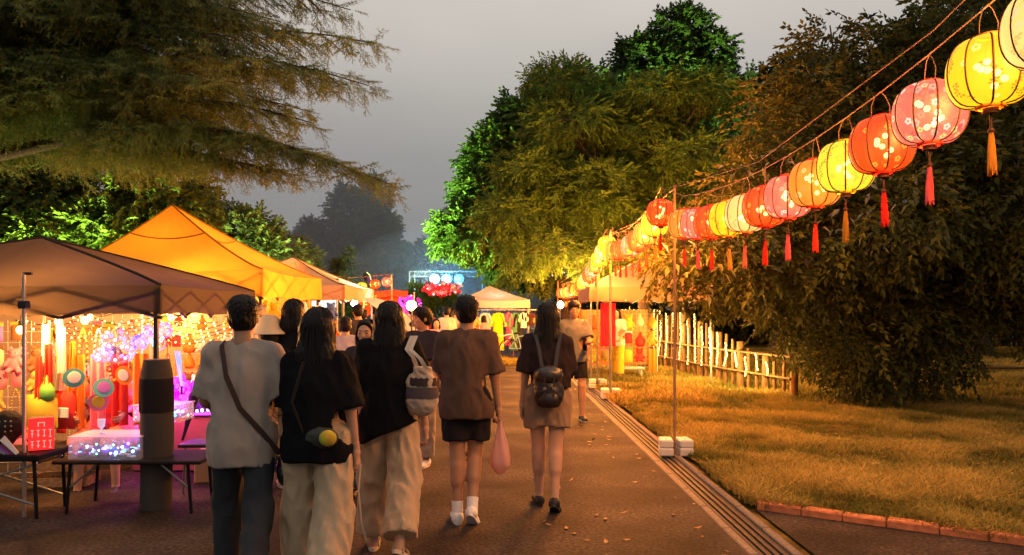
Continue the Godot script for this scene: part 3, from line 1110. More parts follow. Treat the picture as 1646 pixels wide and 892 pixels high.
func build_far_trees(lm: Material, oval: ArrayMesh) -> void:
	var dk := Color(0.05, 0.065, 0.035)
	var pl := Color(0.14, 0.18, 0.1)
	# pines clipped into clouds
	for g in [[Vector3(-8.6, 0, -30), 4.5, 1.25, "clipped pine with flat cloud-like tiers beside the tan tent's peak"], [Vector3(-7.5, 0, -34), 4.3, 1.15, "clipped pine with cloud-like tiers above the red banner stall"]]:
		var t := thing("cloud_pine", g[3], "tree", g[0])
		var tr := MB.new()
		tr.tube(wander(Vector3.ZERO, Vector3(0.1, g[1], 0), 6, 0.12), taper(6, 0.14, 0.04), 7)
		part("trunk", tr, bark_mat, t)
		var bl := []
		for k in 6:
			var y: float = g[1] - 0.15 - k * 0.52
			var w: float = g[2] * (0.4 + 0.13 * k)
			for q in (1 if k == 0 else 3):
				bl.append([Vector3(rf(-0.8, 0.8) * w if k else 0.0, y + rf(-0.08, 0.08), rf(-0.3, 0.3) * w), Vector3(w * 0.6, 0.2, w * 0.55)])
		crown(t, bl, 2600, sprig(9, 12, 0.18, 0.1, 0.03, 0.0), lm, Color(0.05, 0.065, 0.02), Color(0.17, 0.2, 0.07), Vector2(0.8, 1.4), -0.3, 0.8, 41)
	tree("poplar_tree", "tall thin-crowned hazy tree in the distance below the cedar's lowest bough", Vector3(-12.4, 0, -60), Vector3(-12.4, 6, -60), 0.4,
		[[Vector3(-13.6, 9.4, -60), Vector3(1.1, 2.2, 1.2)], [Vector3(-13.4, 7.0, -60), Vector3(1.3, 2.0, 1.3)], [Vector3(-11.3, 10.4, -60), Vector3(1.2, 1.9, 1.2)], [Vector3(-10.9, 8.2, -60), Vector3(1.5, 2.0, 1.4)], [Vector3(-12, 5.4, -60), Vector3(2.6, 1.8, 1.6)], [Vector3(-9.9, 6.6, -60), Vector3(1.0, 1.4, 1.0)]],
		4200, oval, lm, dk, pl, Vector2(1.6, 2.6), -0.05, 0.5, 51)
	tree("pine_tree", "dark pine with layered top on the far skyline left of the thin hazy tree", Vector3(-16, 0, -58), Vector3(-16, 6, -58), 0.3,
		[[Vector3(-15.8, 8.0, -58), Vector3(0.9, 0.5, 0.9)], [Vector3(-16.0, 7.2, -58), Vector3(1.5, 0.45, 1.2)], [Vector3(-15.4, 6.4, -58), Vector3(2.0, 0.6, 1.4)], [Vector3(-17.4, 5.6, -58), Vector3(2.6, 1.4, 1.6)]],
		2200, oval, lm, Color(0.016, 0.022, 0.018), Color(0.045, 0.055, 0.04), Vector2(1.4, 2.2), -0.2, 0.5, 53)
	for k in 4:
		var c: Vector3 = [Vector3(7.5, 1.4, -36), Vector3(14, 1.6, -34), Vector3(22, 1.8, -32), Vector3(-16, 1.5, -30)][k]
		tree("hedge_shrub", ["dark shrub mass behind the lit fence, beyond the pink tent", "dark shrub mass behind the cherry tree's trunk", "dark shrub mass at the far right behind the low rail", "dark shrub mass behind the stalls at the far left"][k], Vector3(c.x, 0, c.z), Vector3(c.x, 0.6, c.z), 0.15, [[c, Vector3(3.6, 1.6, 1.2)], [c + Vector3(3.2, 0.2, 0), Vector3(2.6, 1.7, 1.2)], [c + Vector3(-3.0, 0.1, 0), Vector3(2.4, 1.6, 1.2)]], 2600, oval, lm, Color(0.012, 0.02, 0.006), Color(0.04, 0.055, 0.015), Vector2(1.2, 2.0), -0.4, 0.5, 90 + k)
	var hills := ["low grey-green trees far behind the red banner stall", "dark rounded tree in the far line left of the stage", "dark spreading tree on the far skyline above the stage arch", "dim tree mass far off beyond the cloud pines", "dim bushy tree in the far line beneath the skyline pine", "dark tree far beyond the white tent"]
	var spots := [Vector3(-8.6, 3.0, -50), Vector3(-7.2, 5.4, -64), Vector3(-4.6, 5.2, -62), Vector3(-13.5, 3.4, -56), Vector3(-18.4, 3.6, -60), Vector3(-0.5, 4.4, -60)]
	for k in 6:
		var c: Vector3 = spots[k]
		tree("distant_tree", hills[k], Vector3(c.x, 0, c.z), Vector3(c.x, c.y * 0.6, c.z), 0.35,
			[[c, Vector3(2.8, 2.1, 1.8)], [c + Vector3(-2.0, -0.8, 0.4), Vector3(2.0, 1.6, 1.6)], [c + Vector3(2.0, -0.9, 0.2), Vector3(2.0, 1.7, 1.6)], [c + Vector3(0.6, -2.2, 0.6), Vector3(3.4, 1.6, 1.4)]],
			2400, oval, lm, Color(0.03, 0.04, 0.03) if k else Color(0.09, 0.1, 0.08), Color(0.08, 0.1, 0.075) if k else Color(0.22, 0.25, 0.2), Vector2(1.5, 2.4), -0.2, 0.5, 60 + k, 0.0)
# ---------------------------------------------------------------- tents
func panel(a: Vector3, b: Vector3, top: Vector3, curve: float, sag: float, sd: int, wrinkle := 0.028) -> MB:
	var mb := MB.new()
	var nu := 25
	var nv := 19
	var f := FastNoiseLite.new()
	f.seed = sd
	f.frequency = 1.6
	var pts := PackedVector3Array()
	for j in nv:
		var t := float(j) / (nv - 1)
		for i in nu:
			var u := float(i) / (nu - 1)
			var e := a.lerp(b, u)
			var p := e.lerp(top, t)
			p.y = lerpf(e.y, top.y, pow(t, curve))
			var belly := 4.0 * u * (1.0 - u)
			p.y -= sag * belly * sin(PI * clampf(t * 1.05, 0.0, 1.0))
			p.y -= sag * 0.35 * belly * (1.0 - t)
			var inner := clampf(belly * 3.0, 0.0, 1.0) * clampf(t * 6.0, 0.0, 1.0) * (1.0 - t)
			p.y += wrinkle * inner * (f.get_noise_3d(u * 3.0 * (1.0 + t), t * 1.2, sd) + 0.7 * sin(u * 34.0) * pow(t, 2.0) * 1.2)
			pts.append(p)
	mb.sheet(pts, nu, nv)
	return mb

func valance(a: Vector3, b: Vector3, hgt: float, sag: float, out: Vector3, sd: int) -> MB:
	var mb := MB.new()
	var nu := 33
	var nv := 5
	var pts := PackedVector3Array()
	for j in nv:
		var t := float(j) / (nv - 1)
		for i in nu:
			var u := float(i) / (nu - 1)
			var p := a.lerp(b, u)
			p.y -= sag * 0.35 * 4.0 * u * (1.0 - u) * (1.0 - t)
			p.y -= hgt * t + 0.012 * t * sin(u * 9.0 + sd)
			p += out * (0.004 + 0.022 * t * sin(u * 21.0 + sd * 1.7) * (0.4 + 0.6 * sin(u * 5.0 + sd)) )
			pts.append(p)
	mb.sheet(pts, nu, nv)
	return mb

func tent(called: String, label: String, x0: float, x1: float, z0: float, z1: float, eave: float, drop: float, top: Vector3, fabric: Material, seam: Material, steel: Material, curve := 1.2, sag := 0.06, legs := [0, 1, 2, 3], group := "") -> Node3D:
	var base := Vector3((x0 + x1) * 0.5, 0, (z0 + z1) * 0.5)
	var t := thing(called, label, "tent", base, 0.0, group)
	var cn := [Vector3(x0, eave, z0) - base, Vector3(x1, eave, z0) - base, Vector3(x1, eave, z1) - base, Vector3(x0, eave, z1) - base]
	var tp := top - base
	for k in 4:
		var a: Vector3 = cn[k]
		var b: Vector3 = cn[(k + 1) % 4]
		part("canopy_panel", panel(a, b, tp, curve, sag, k + 1), fabric, t)
		var mid := (a + b) * 0.5
		var out := Vector3(mid.x, 0, mid.z).normalized()
		part("valance", valance(a, b, drop, sag, out, k + 2), fabric, t)
		var s := MB.new()
		var ridge := []
		for i in 13:
			var q := a.lerp(tp, i / 12.0)
			q.y = lerpf(a.y, tp.y, pow(i / 12.0, curve)) + 0.004
			ridge.append(q)
		s.tube(ridge, taper(12, 0.013, 0.013), 5)
		part("seam", s, seam, t)
		# scissor braces just inside the valance
		var inn := -out * 0.03
		var brace := MB.new()
		var lowd := minf(drop * 0.92, 0.4)
		for i in 4:
			var p := a.lerp(b, i / 4.0) + inn + Vector3(0, -0.05, 0)
			var q := a.lerp(b, (i + 1) / 4.0) + inn + Vector3(0, -0.05, 0)
			brace.bar(p, q - Vector3(0, lowd, 0), 0.015, 5)
			brace.bar(p - Vector3(0, lowd, 0) - out * 0.014, q - out * 0.014, 0.015, 5)
		part("brace", brace, steel, t)
	for k in legs:
		var g := MB.new()
		var p: Vector3 = cn[k] * Vector3(1, 0, 1)
		p -= p.normalized() * 0.06
		g.box(p + Vector3(0, (eave - 0.03) * 0.5, 0), Vector3(0.035, eave - 0.03, 0.035), Basis.IDENTITY, 0.004)
		g.box(p + Vector3(0, 0.006, 0), Vector3(0.09, 0.012, 0.09))
		part("leg", g, steel, t)
	var hub := MB.new()
	hub.bar(tp - Vector3(0, 0.5, 0), tp - Vector3(0, 0.02, 0), 0.018)
	part("centre_pole", hub, steel, t)
	return t

func bulb(label: String, at: Vector3, color: Color, energy: float, shine := 14.0, r := 0.032) -> Node3D:
	var o := thing("light_bulb", label, "light bulb", at)
	var g := MB.new()
	g.ball(Vector3.ZERO, Vector3(r, r * 1.15, r), 12, 9)
	part("bulb", g, glow(color.r, color.g, color.b, shine), o)
	var s := MB.new()
	s.bar(Vector3(0, r * 1.05, 0), Vector3(0, r * 1.05 + 0.045, 0), r * 0.55, 8)
	s.bar(Vector3(0, r * 1.05 + 0.045, 0), Vector3(0.01, r * 1.05 + 0.12, 0.0), 0.004, 5)
	part("socket", s, dark_plastic, o)
	lamp(o, Vector3.ZERO, color.linear_to_srgb(), energy, r)
	return o

var dark_plastic: StandardMaterial3D
var white_steel: StandardMaterial3D
var grey_steel: StandardMaterial3D
const WARM := Color(1.0, 0.43, 0.1)

func build_tents() -> void:
	dark_plastic = mat(0.012, 0.012, 0.014, 0.5)
	white_steel = mat(0.5, 0.5, 0.5, 0.4)
	grey_steel = metal(0.28, 0.28, 0.28, 0.4)
	var dark_steel := mat(0.03, 0.028, 0.026, 0.5)
	tent("stall_tent", "low dark taupe canopy tent over the toy stall at the left edge", -6.2, -2.85, -6.0, -8.2, 1.8, 0.235, Vector3(-4.5, 2.29, -7.1), cloth(0.05, 0.036, 0.026, 0.07), cloth(0.04, 0.03, 0.025), dark_steel, 0.92, 0.03)
	var yel := cloth(0.75, 0.4, 0.05, 0.75)
	var t := tent("stall_tent", "glowing yellow peaked tent lit from inside, tallest of the stalls", -5.85, -3.2, -9.5, -12.4, 2.12, 0.36, Vector3(-5.05, 3.16, -11.0), yel, cloth(0.35, 0.18, 0.03), dark_steel, 1.22, 0.09)
	# a seam round the canopy, two thirds of the way up
	var s := MB.new()
	var base := t.position
	var tp := Vector3(-5.05, 3.16, -11.0) - base
	var cn := [Vector3(-5.85, 2.12, -9.5) - base, Vector3(-3.2, 2.12, -9.5) - base, Vector3(-3.2, 2.12, -12.4) - base, Vector3(-5.85, 2.12, -12.4) - base]
	var ring := []
	for k in 4:
		for i in 12:
			var u := i / 12.0
			var q: Vector3 = cn[k].lerp(cn[(k + 1) % 4], u).lerp(tp, 0.6)
			q.y = lerpf(2.12, 3.16, pow(0.6, 1.22)) - 0.09 * 4.0 * u * (1.0 - u) * 0.93 + 0.006
			ring.append(q)
	ring.append(ring[0])
	s.tube(ring, taper(48, 0.01, 0.01), 5)
	part("seam", s, cloth(0.35, 0.18, 0.03), t)
	tent("stall_tent", "tan peaked tent behind the yellow tent, white light under it", -6.2, -3.25, -14.4, -17.4, 2.08, 0.3, Vector3(-4.72, 2.74, -16.0), cloth(0.5, 0.26, 0.12, 0.4), cloth(0.2, 0.12, 0.07), grey_steel, 1.25, 0.05)
	tent("stall_tent", "pale pinkish tent under the golden tree on the right of the path", 1.65, 4.3, -15.8, -18.4, 2.1, 0.3, Vector3(2.95, 2.75, -17.1), cloth(0.27, 0.13, 0.09, 0.2), cloth(0.4, 0.3, 0.25), grey_steel, 1.1, 0.03)
	tent("stall_tent", "white tent across the end of the path with clothes hung along its front", -1.75, 0.6, -24.6, -27.2, 1.92, 0.26, Vector3(-0.78, 2.42, -25.8), cloth(0.42, 0.4, 0.37, 0.3), cloth(0.5, 0.48, 0.45), grey_steel, 1.15, 0.04)
	# warm bulbs under the tents
	var where := [["big bright bulb beside the pole at the left edge of the toy stall", Vector3(-4.15, 1.43, -6.25), 1.5], ["warm bulb over the white scarf in the toy stall", Vector3(-3.98, 1.5, -6.5), 1.0], ["warm bulb in the front row, nearest the toy stall's necklaces", Vector3(-3.72, 1.51, -6.45), 0.8], ["warm bulb at the back of the toy stall on the left", Vector3(-5.3, 1.5, -7.6), 1.0], ["warm bulb over the middle of the toy stall's back wall", Vector3(-4.5, 1.52, -7.9), 1.0], ["warm bulb behind the glowing balls of the toy stall", Vector3(-3.5, 1.52, -7.6), 1.0],
		["warm bulb right of the dark corner pole between two tents", Vector3(-3.85, 1.6, -8.6), 1.0], ["warm bulb over the orange blossoms of the yellow stall", Vector3(-4.2, 1.55, -9.9), 0.9], ["warm bulb in the yellow stall, third along its front", Vector3(-3.98, 1.55, -10.1), 0.9], ["warm bulb in the yellow stall nearest the walker in the white tee", Vector3(-3.7, 1.58, -10.0), 0.9], ["warm bulb high under the yellow canopy's peak", Vector3(-5.0, 2.25, -11.0), 0.75], ["warm bulb at the back of the yellow stall", Vector3(-4.2, 1.95, -11.8), 0.7], ["warm bulb under the far left of the yellow canopy", Vector3(-5.4, 1.9, -10.8), 0.7]]
	for w in where:
		bulb(w[0], w[1], WARM, w[2] * 1.3)
	bulb("warm bulb under the pink tent", Vector3(2.6, 1.85, -17.0), WARM, 1.5)
	bulb("warm bulb under the white tent by the yellow garment", Vector3(-0.5, 1.75, -25.4), Color(1.0, 0.8, 0.6), 1.0)
	bulb("warm bulb under the tan tent's peak", Vector3(-4.7, 2.2, -16.0), WARM, 2.5)
	# the floodlights that burn white in the middle distance
	for w in [["blinding white floodlight below the tan tent's corner", Vector3(-3.62, 1.78, -17.0), Color(0.85, 0.95, 1.0), 4.5, -0.4], ["small white floodlight behind the man in glasses", Vector3(1.32, 1.74, -20.2), Color(1.0, 0.8, 0.5), 1.6, 0.3], ["orange-white work lamp beside the man looking left", Vector3(-1.9, 1.68, -14.0), Color(1.0, 0.65, 0.3), 1.6, 0.0]]:
		var o := thing("floodlight", w[0], "floodlight", w[1], w[4])
		var g := MB.new()
		g.ball(Vector3(0, 0, 0.01), Vector3(0.1, 0.1, 0.03), 16, 10)
		var cc: Color = w[2]
		part("lens", g, glow(cc.r, cc.g, cc.b, 9.0), o)
		var h := MB.new()
		h.box(Vector3(0, 0, -0.03), Vector3(0.18, 0.17, 0.06), Basis.IDENTITY, 0.02)
		h.bar(Vector3(0, -0.1, -0.03), Vector3(0, -w[1].y, -0.03), 0.016)
		part("housing", h, dark_plastic, o)
		lamp(o, Vector3(0, 0, 0.12), cc.linear_to_srgb(), w[3], 0.09)

# ---------------------------------------------------------------- things beyond
func build_far_stalls() -> void:
	# white panel under the tan tent; floodlight brightness put in as emission
	var o := thing("painted_glow_panel", "bluish white panel with painted glow hung under the tan tent in a dark frame", "white panel", Vector3(-4.25, 1.95, -16.2), 0.5)
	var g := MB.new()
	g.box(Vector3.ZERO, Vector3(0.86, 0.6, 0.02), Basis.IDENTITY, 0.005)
	part("glow_face", g, glow(0.62, 0.9, 1.0, 1.1), o)
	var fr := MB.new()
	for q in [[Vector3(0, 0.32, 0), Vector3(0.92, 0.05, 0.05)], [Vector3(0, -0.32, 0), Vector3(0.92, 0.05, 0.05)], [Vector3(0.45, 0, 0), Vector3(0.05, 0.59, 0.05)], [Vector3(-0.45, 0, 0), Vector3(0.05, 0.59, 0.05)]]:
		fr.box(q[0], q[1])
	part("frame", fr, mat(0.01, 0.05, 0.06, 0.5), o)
	# the counter stall with the red banner
	var red := cloth(0.62, 0.075, 0.03, 0.5)
	var b := thing("banner_stall", "orange red banner stall with a white character, left of the stage", "stall", Vector3(-4.1, 0, -23))
	var c := MB.new()
	c.box(Vector3(0, 0.45, 0), Vector3(2.4, 0.9, 0.7), Basis.IDENTITY, 0.02)
	part("counter", c, cloth(0.5, 0.45, 0.4), b)
	var bn := MB.new()
	var pts := PackedVector3Array()
	for j in 9:
		for i in 17:
			pts.append(Vector3(-0.75 + 1.4 * i / 16.0, 2.03 - 0.58 * j / 8.0 - 0.02 * sin(i * 0.39), 0.4 + 0.03 * sin(i * 1.1) * j / 8.0))
	bn.sheet(pts, 17, 9)
	var ban := part("banner", bn, red, b)
	# the character on the banner, stroke by stroke
	var ink := cloth(0.8, 0.74, 0.66)
	var gl := MB.new()
	for s in [[0.0, 0.19, 0.2, 0.035], [0.0, 0.25, 0.03, 0.15], [0.0, 0.115, 0.14, 0.03], [0.0, 0.05, 0.3, 0.03], [-0.145, 0.015, 0.03, 0.08], [0.145, 0.015, 0.03, 0.08], [-0.05, -0.06, 0.03, 0.11], [-0.085, -0.13, 0.09, 0.03], [0.05, -0.07, 0.03, 0.14], [0.1, -0.135, 0.12, 0.03], [0.16, -0.1, 0.03, 0.08], [-0.36, 0.04, 0.035, 0.2], [-0.31, 0.04, 0.09, 0.03], [0.34, 0.1, 0.04, 0.04], [0.34, -0.03, 0.04, 0.04]]:
		gl.box(Vector3(s[0] - 0.05, 1.72 + s[1], 0.452), Vector3(s[2], s[3], 0.012))
	part("character", gl, ink, ban)
	var cv := MB.new()
	pts = PackedVector3Array()
	for j in 5:
		for i in 9:
			pts.append(Vector3(-0.2 + 1.1 * i / 8.0, 2.2 - 0.05 * j - 0.02 * sin(i), 0.1 + 0.1 * j))
	cv.sheet(pts, 9, 5)
	part("awning", cv, red, b)
	var po := MB.new()
	for x in [-1.1, 1.1]:
		po.bar(Vector3(x, 0, 0.3), Vector3(x, 2.15, 0.3), 0.02)
	part("post", po, white_steel, b)
	var dk := solo("blue_sheet", curtain(0.8, 0.45, 3), cloth(0.02, 0.025, 0.09), "dark blue sheet above the red banner stall", "cloth sheet", Vector3(-4.75, 2.4, -23.3))
	# the light pole with four lanterns
	var p := MB.new()
	p.bar(Vector3.ZERO, Vector3(0, 2.65, 0), 0.025)
	solo("lantern_pole", p, mat(0.4, 0.3, 0.2), "thin pale pole carrying the far string of four lanterns", "pole", Vector3(-3.57, 0, -22))
	# stage arch of truss
	var st := thing("truss_arch", "pale metal truss arch of the far stage, blue lights on its beam", "truss arch", Vector3(-3.1, 0, -34))
	var al := mat(0.3, 0.25, 0.2, 0.5, 0.5)
	var beam := MB.new()
	for y in [3.12, 3.36]:
		for z in [-0.12, 0.12]:
			beam.bar(Vector3(-1.6, y, z), Vector3(1.75, y, z), 0.028)
	for k in 14:
		var x := -1.6 + 0.24 * k
		beam.bar(Vector3(x, 3.12, 0.12), Vector3(x, 3.36, 0.12), 0.018, 5)
		if k < 13:
			beam.bar(Vector3(x, 3.12 if k % 2 else 3.36, 0.12), Vector3(x + 0.24, 3.36 if k % 2 else 3.12, 0.12), 0.014, 5)
	part("beam", beam, al, st)
	for sx in [-1.6, 1.75]:
		var lg := MB.new()
		for dx in [0.0, 0.24]:
			lg.bar(Vector3(sx + dx, 0, 0.12), Vector3(sx + dx, 3.36, 0.12), 0.028)
		for k in 13:
			lg.bar(Vector3(sx, 0.25 * k, 0.12), Vector3(sx + 0.24, 0.25 * k + 0.25, 0.12), 0.014, 5)
		part("leg", lg, al, st)
	var names := ["cyan white stage lamp at the left of the arch's beam", "blue stage lamp in the middle of the arch's beam", "deep blue stage lamp at the right of the arch's beam"]
	var cols := [Color(0.45, 0.9, 1.0), Color(0.1, 0.5, 1.0), Color(0.05, 0.45, 0.9)]
	for k in 3:
		var s := thing("stage_light", names[k], "stage light", Vector3(-3.5 + 0.55 * k, 3.0, -33.6))
		var ln := MB.new()
		ln.ball(Vector3(0, 0, 0.1), Vector3(0.22, 0.22, 0.08), 12, 8)
		part("lens", ln, glow(cols[k].r, cols[k].g, cols[k].b, 9.0 if k == 0 else 3.0), s)
		var hs := MB.new()
		hs.bar(Vector3(0, 0, -0.25), Vector3(0, 0, 0.08), 0.17, 10)
		hs.bar(Vector3(0, 0, -0.1), Vector3(0, 0.3, -0.2), 0.03)
		part("housing", hs, dark_plastic, s)
		lamp(s, Vector3(0, 0, 0.35), cols[k].linear_to_srgb(), 10.0 if k == 0 else 7.0, 0.15)
	var sm := FogVolume.new()
	sm.name = "stage_smoke"
	sm.shape = RenderingServer.FOG_VOLUME_SHAPE_ELLIPSOID
	sm.size = Vector3(9, 5, 5)
	sm.position = Vector3(-3.0, 2.95, -33.0)
	var smm := FogMaterial.new()
	smm.albedo = Color(0.95, 0.95, 0.95)
	smm.density = 0.022
	sm.material = smm
	add_child(sm)
	sm.set_meta("kind", "stuff")
	# lamps inferred behind the stalls, plus two mast lamps added to green crowns
	for w in [["added green floodlight on a mast left of the rounded green tree", Vector3(-4.9, 2.7, -25.0), Color(0.6, 1.0, 0.22), 260.0, Vector3(-0.2, 6.6, -27.5)], ["added green lamp on a mast behind the golden tree", Vector3(4.5, 5.0, -25.2), Color(0.65, 1.0, 0.3), 280.0, Vector3(7.0, 12.4, -31.6)], ["wash light on the ground behind the yellow tent", Vector3(-8.6, 0.35, -14.2), Color(0.75, 1.0, 0.25), 170.0, Vector3(-9.6, 4.4, -18)], ["wash light on the ground behind the taupe tent", Vector3(-9.4, 0.35, -11.5), Color(1.0, 0.9, 0.35), 45.0, Vector3(-6.5, 4.6, -9.6)], ["wash light on the ground behind the tan tent", Vector3(-6.8, 0.35, -20), Color(0.8, 1.0, 0.45), 110.0, Vector3(-8.8, 3.6, -25)]]:
		var s := thing("wash_light", w[0], "stage light", w[1])
		var d: Vector3 = (w[4] - w[1]).normalized()
		var bas := Basis.looking_at(d, Vector3.RIGHT)
		var hs := MB.new()
		hs.box(Vector3.ZERO, Vector3(0.3, 0.2, 0.14), bas, 0.01)
		hs.bar(Vector3(0, -0.1, 0), Vector3(0, -w[1].y, 0), 0.025)
		part("housing", hs, dark_plastic, s)
		var ln := MB.new()
		ln.box(d * 0.085, Vector3(0.26, 0.16, 0.02), bas)
		part("lens", ln, glow(w[2].r, w[2].g, w[2].b, 3.0), s)
		var sp := SpotLight3D.new()
		sp.name = "wash"
		sp.light_color = w[2].linear_to_srgb()
		sp.light_energy = w[3]
		sp.light_size = 0.1
		sp.spot_angle = 48.0
		sp.spot_angle_attenuation = 0.8
		sp.spot_range = 40.0
		sp.spot_attenuation = 2.0
		sp.shadow_enabled = true
		s.add_child(sp)
		sp.position = d * 0.12
		sp.basis = bas
	blossoms("flower_garland", "pink and purple glowing flower heap left of the stage arch", Vector3(-4.0, 1.75, -27), Vector3(0.75, 0.45, 0.4), 90, [Color(0.9, 0.12, 0.75), Color(0.5, 0.08, 0.85), Color(0.95, 0.3, 0.5)], 0.5)
	blossoms("flower_garland", "red and white flower garland along the stage arch under the blue lamps", Vector3(-2.6, 2.42, -28.2), Vector3(0.8, 0.3, 0.4), 130, [Color(0.85, 0.05, 0.05), Color(0.9, 0.75, 0.75), Color(0.85, 0.1, 0.15)], 0.35)
	blossoms("flower_garland", "orange and pink flower stand under the pink heap", Vector3(-3.6, 1.2, -26), Vector3(0.6, 0.5, 0.4), 80, [Color(0.9, 0.3, 0.05), Color(0.9, 0.15, 0.3)], 0.3)
	var bush := thing("leafy_plant", "bright green leafy plant below the stage arch's left half", "plant", Vector3(-3.1, 0, -29.2))
	var tr := MB.new()
	tr.tube(wander(Vector3.ZERO, Vector3(0, 2.0, 0), 4, 0.1), taper(4, 0.05, 0.02), 6)
	part("stem", tr, bark_mat, bush)
	crown(bush, [[Vector3(-0.5, 2.0, 0), Vector3(0.8, 0.45, 0.5)], [Vector3(0.5, 1.7, 0), Vector3(0.8, 0.5, 0.5)], [Vector3(0.9, 1.2, 0), Vector3(0.5, 0.5, 0.4)]], 700, sprig(12, 8, 0.25, 0.14, 0.07), leaf_mat(), Color(0.06, 0.14, 0.02), Color(0.15, 0.32, 0.04), Vector2(0.8, 1.3), -0.4)
	# feather flag
	var fl := thing("feather_flag", "white teardrop feather flag with a black mark, behind the man looking left", "flag", Vector3(-2.0, 0, -15.5))
	var out := PackedVector2Array([Vector2(0, 0.5)])
	for k in 15:
		var a := k / 14.0
		out.append(Vector2(-0.62 + 0.7 * cos(a * 2.2) - 0.08, 1.0 + 0.85 * sin(a * 2.2 * 0.8)))
	out.append(Vector2(-0.1, 1.1))
	var fm := MB.new()
	fm.prism(out, 0.006)
	part("cloth", fm, cloth(0.75, 0.75, 0.72, 0.4), fl)
	var fp := MB.new()
	fp.tube([Vector3(0.0, 0, 0), Vector3(0.02, 1.0, 0), Vector3(-0.1, 1.6, 0), Vector3(-0.4, 1.88, 0)], [0.012, 0.01, 0.008, 0.005], 6)
	part("pole", fp, dark_plastic, fl)
	var mk := MB.new()
	mk.lathe([Vector2(0.0, 0.005), Vector2(0.06, 0.005), Vector2(0.06, -0.005)], 16, Transform3D(Basis(Vector3.RIGHT, PI / 2), Vector3(-0.09, 1.3, 0.01)))
	part("mark", mk, dark_plastic, fl)
	# under the white tent: garments on a rail, bicycles and a table of goods
	var rail := MB.new()
	rail.bar(Vector3(-1.7, 1.6, -24.7), Vector3(1.35, 1.6, -24.7), 0.015)
	for x in [-1.7, 1.35]:
		rail.bar(Vector3(x, 0, -24.7), Vector3(x, 1.6, -24.7), 0.015)
	solo("clothes_rail", rail, white_steel, "long clothes rail in front of the white tent", "clothes rail")
	var gar := [["yellow_garment", "bright yellow garment hung on the rail before the white tent", Color(0.85, 0.68, 0.02), -0.47, 0.36, 1.25], ["green_garment", "green garment hung right of the yellow one", Color(0.08, 0.25, 0.15), 0.1, 0.3, 1.25], ["pink_garment", "short pink garment between the yellow and the green one", Color(0.85, 0.1, 0.3), -0.12, 0.18, 1.1], ["white_garment", "white shirt at the rail's right part", Color(0.75, 0.77, 0.8), 0.38, 0.2, 0.5], ["dark_garment", "dark shorts hung at the rail's right end", Color(0.04, 0.02, 0.02), 0.62, 0.24, 0.42], ["black_garment", "black garment behind the green one", Color(0.02, 0.02, 0.025), 0.24, 0.26, 1.3], ["orange_garment", "orange cloth hung far right on the rail", Color(0.8, 0.3, 0.06), 1.0, 0.4, 0.6], ["striped_garment", "pale blue garment left of the yellow one on the rail", Color(0.5, 0.6, 0.7), -0.9, 0.3, 0.7]]
	for q in gar:
		garment(q[0], q[1], Vector3(q[3], 1.58, -24.66), q[4], q[5], q[2])
	for k in 3:
		bicycle(["bicycle with pale frame parked left in front of the white tent", "bicycle with blue frame parked in the middle before the white tent", "bicycle parked right, before the white tent's orange cloth"][k], Vector3(-0.35 + 0.75 * k, 0.0, -24.35), 0.12 - 0.1 * k, [mat(0.6, 0.65, 0.7, 0.4), mat(0.2, 0.35, 0.6, 0.4), mat(0.7, 0.7, 0.72, 0.4)][k])
	var tb := MB.new()
	tb.box(Vector3(0, 0.7, 0), Vector3(1.4, 0.05, 0.5), Basis.IDENTITY, 0.01)
	for x in [-0.65, 0.65]:
		tb.bar(Vector3(x, 0, 0.2), Vector3(x, 0.68, 0.2), 0.015)
	solo("sales_table", tb, cloth(0.7, 0.3, 0.2), "narrow reddish table behind the garments of the white tent", "table", Vector3(-0.6, 0, -25.4))
	# red banner and yellow bag by the pink tent
	solo("hanging_banner", curtain(0.35, 0.95, 5), cloth(0.4, 0.02, 0.05, 0.2), "crimson banner hung slantwise at the pink tent's left front", "banner", Vector3(2.1, 1.75, -16.2), 0.2)
	solo("tent_wall", curtain(1.7, 1.35, 6), cloth(0.4, 0.17, 0.06, 0.3), "warm tan cloth wall at the back of the pink tent", "cloth wall", Vector3(2.5, 1.6, -18.3))
	var low := MB.new()
	low.box(Vector3(0, 0.22, 0), Vector3(0.75, 0.04, 0.4), Basis.IDENTITY, 0.01)
	for x in [-0.3, 0.3]:
		for z in [-0.15, 0.15]:
			low.box(Vector3(x, 0.1, z), Vector3(0.03, 0.2, 0.03))
	solo("low_bench", low, white_steel, "low white bench under the pink tent", "bench", Vector3(2.75, 0, -17.6))
	# strings of little lights in the far trees
	light_string("tiny pink-white lights strung through the tree above the white tent", [Vector3(0.2, 2.9, -27), Vector3(1.0, 2.7, -26.6), Vector3(1.9, 2.95, -26.4)], 26, Color(1.0, 0.6, 0.5), 0.025, 3.0)

func curtain(w: float, h: float, waves: int) -> MB:
	var mb := MB.new()
	var pts := PackedVector3Array()
	for j in 8:
		for i in 25:
			var u := i / 24.0
			pts.append(Vector3((u - 0.5) * w, -h * j / 7.0, 0.03 * sin(u * TAU * waves) * (0.3 + j / 10.0)))
	mb.sheet(pts, 25, 8)
	return mb

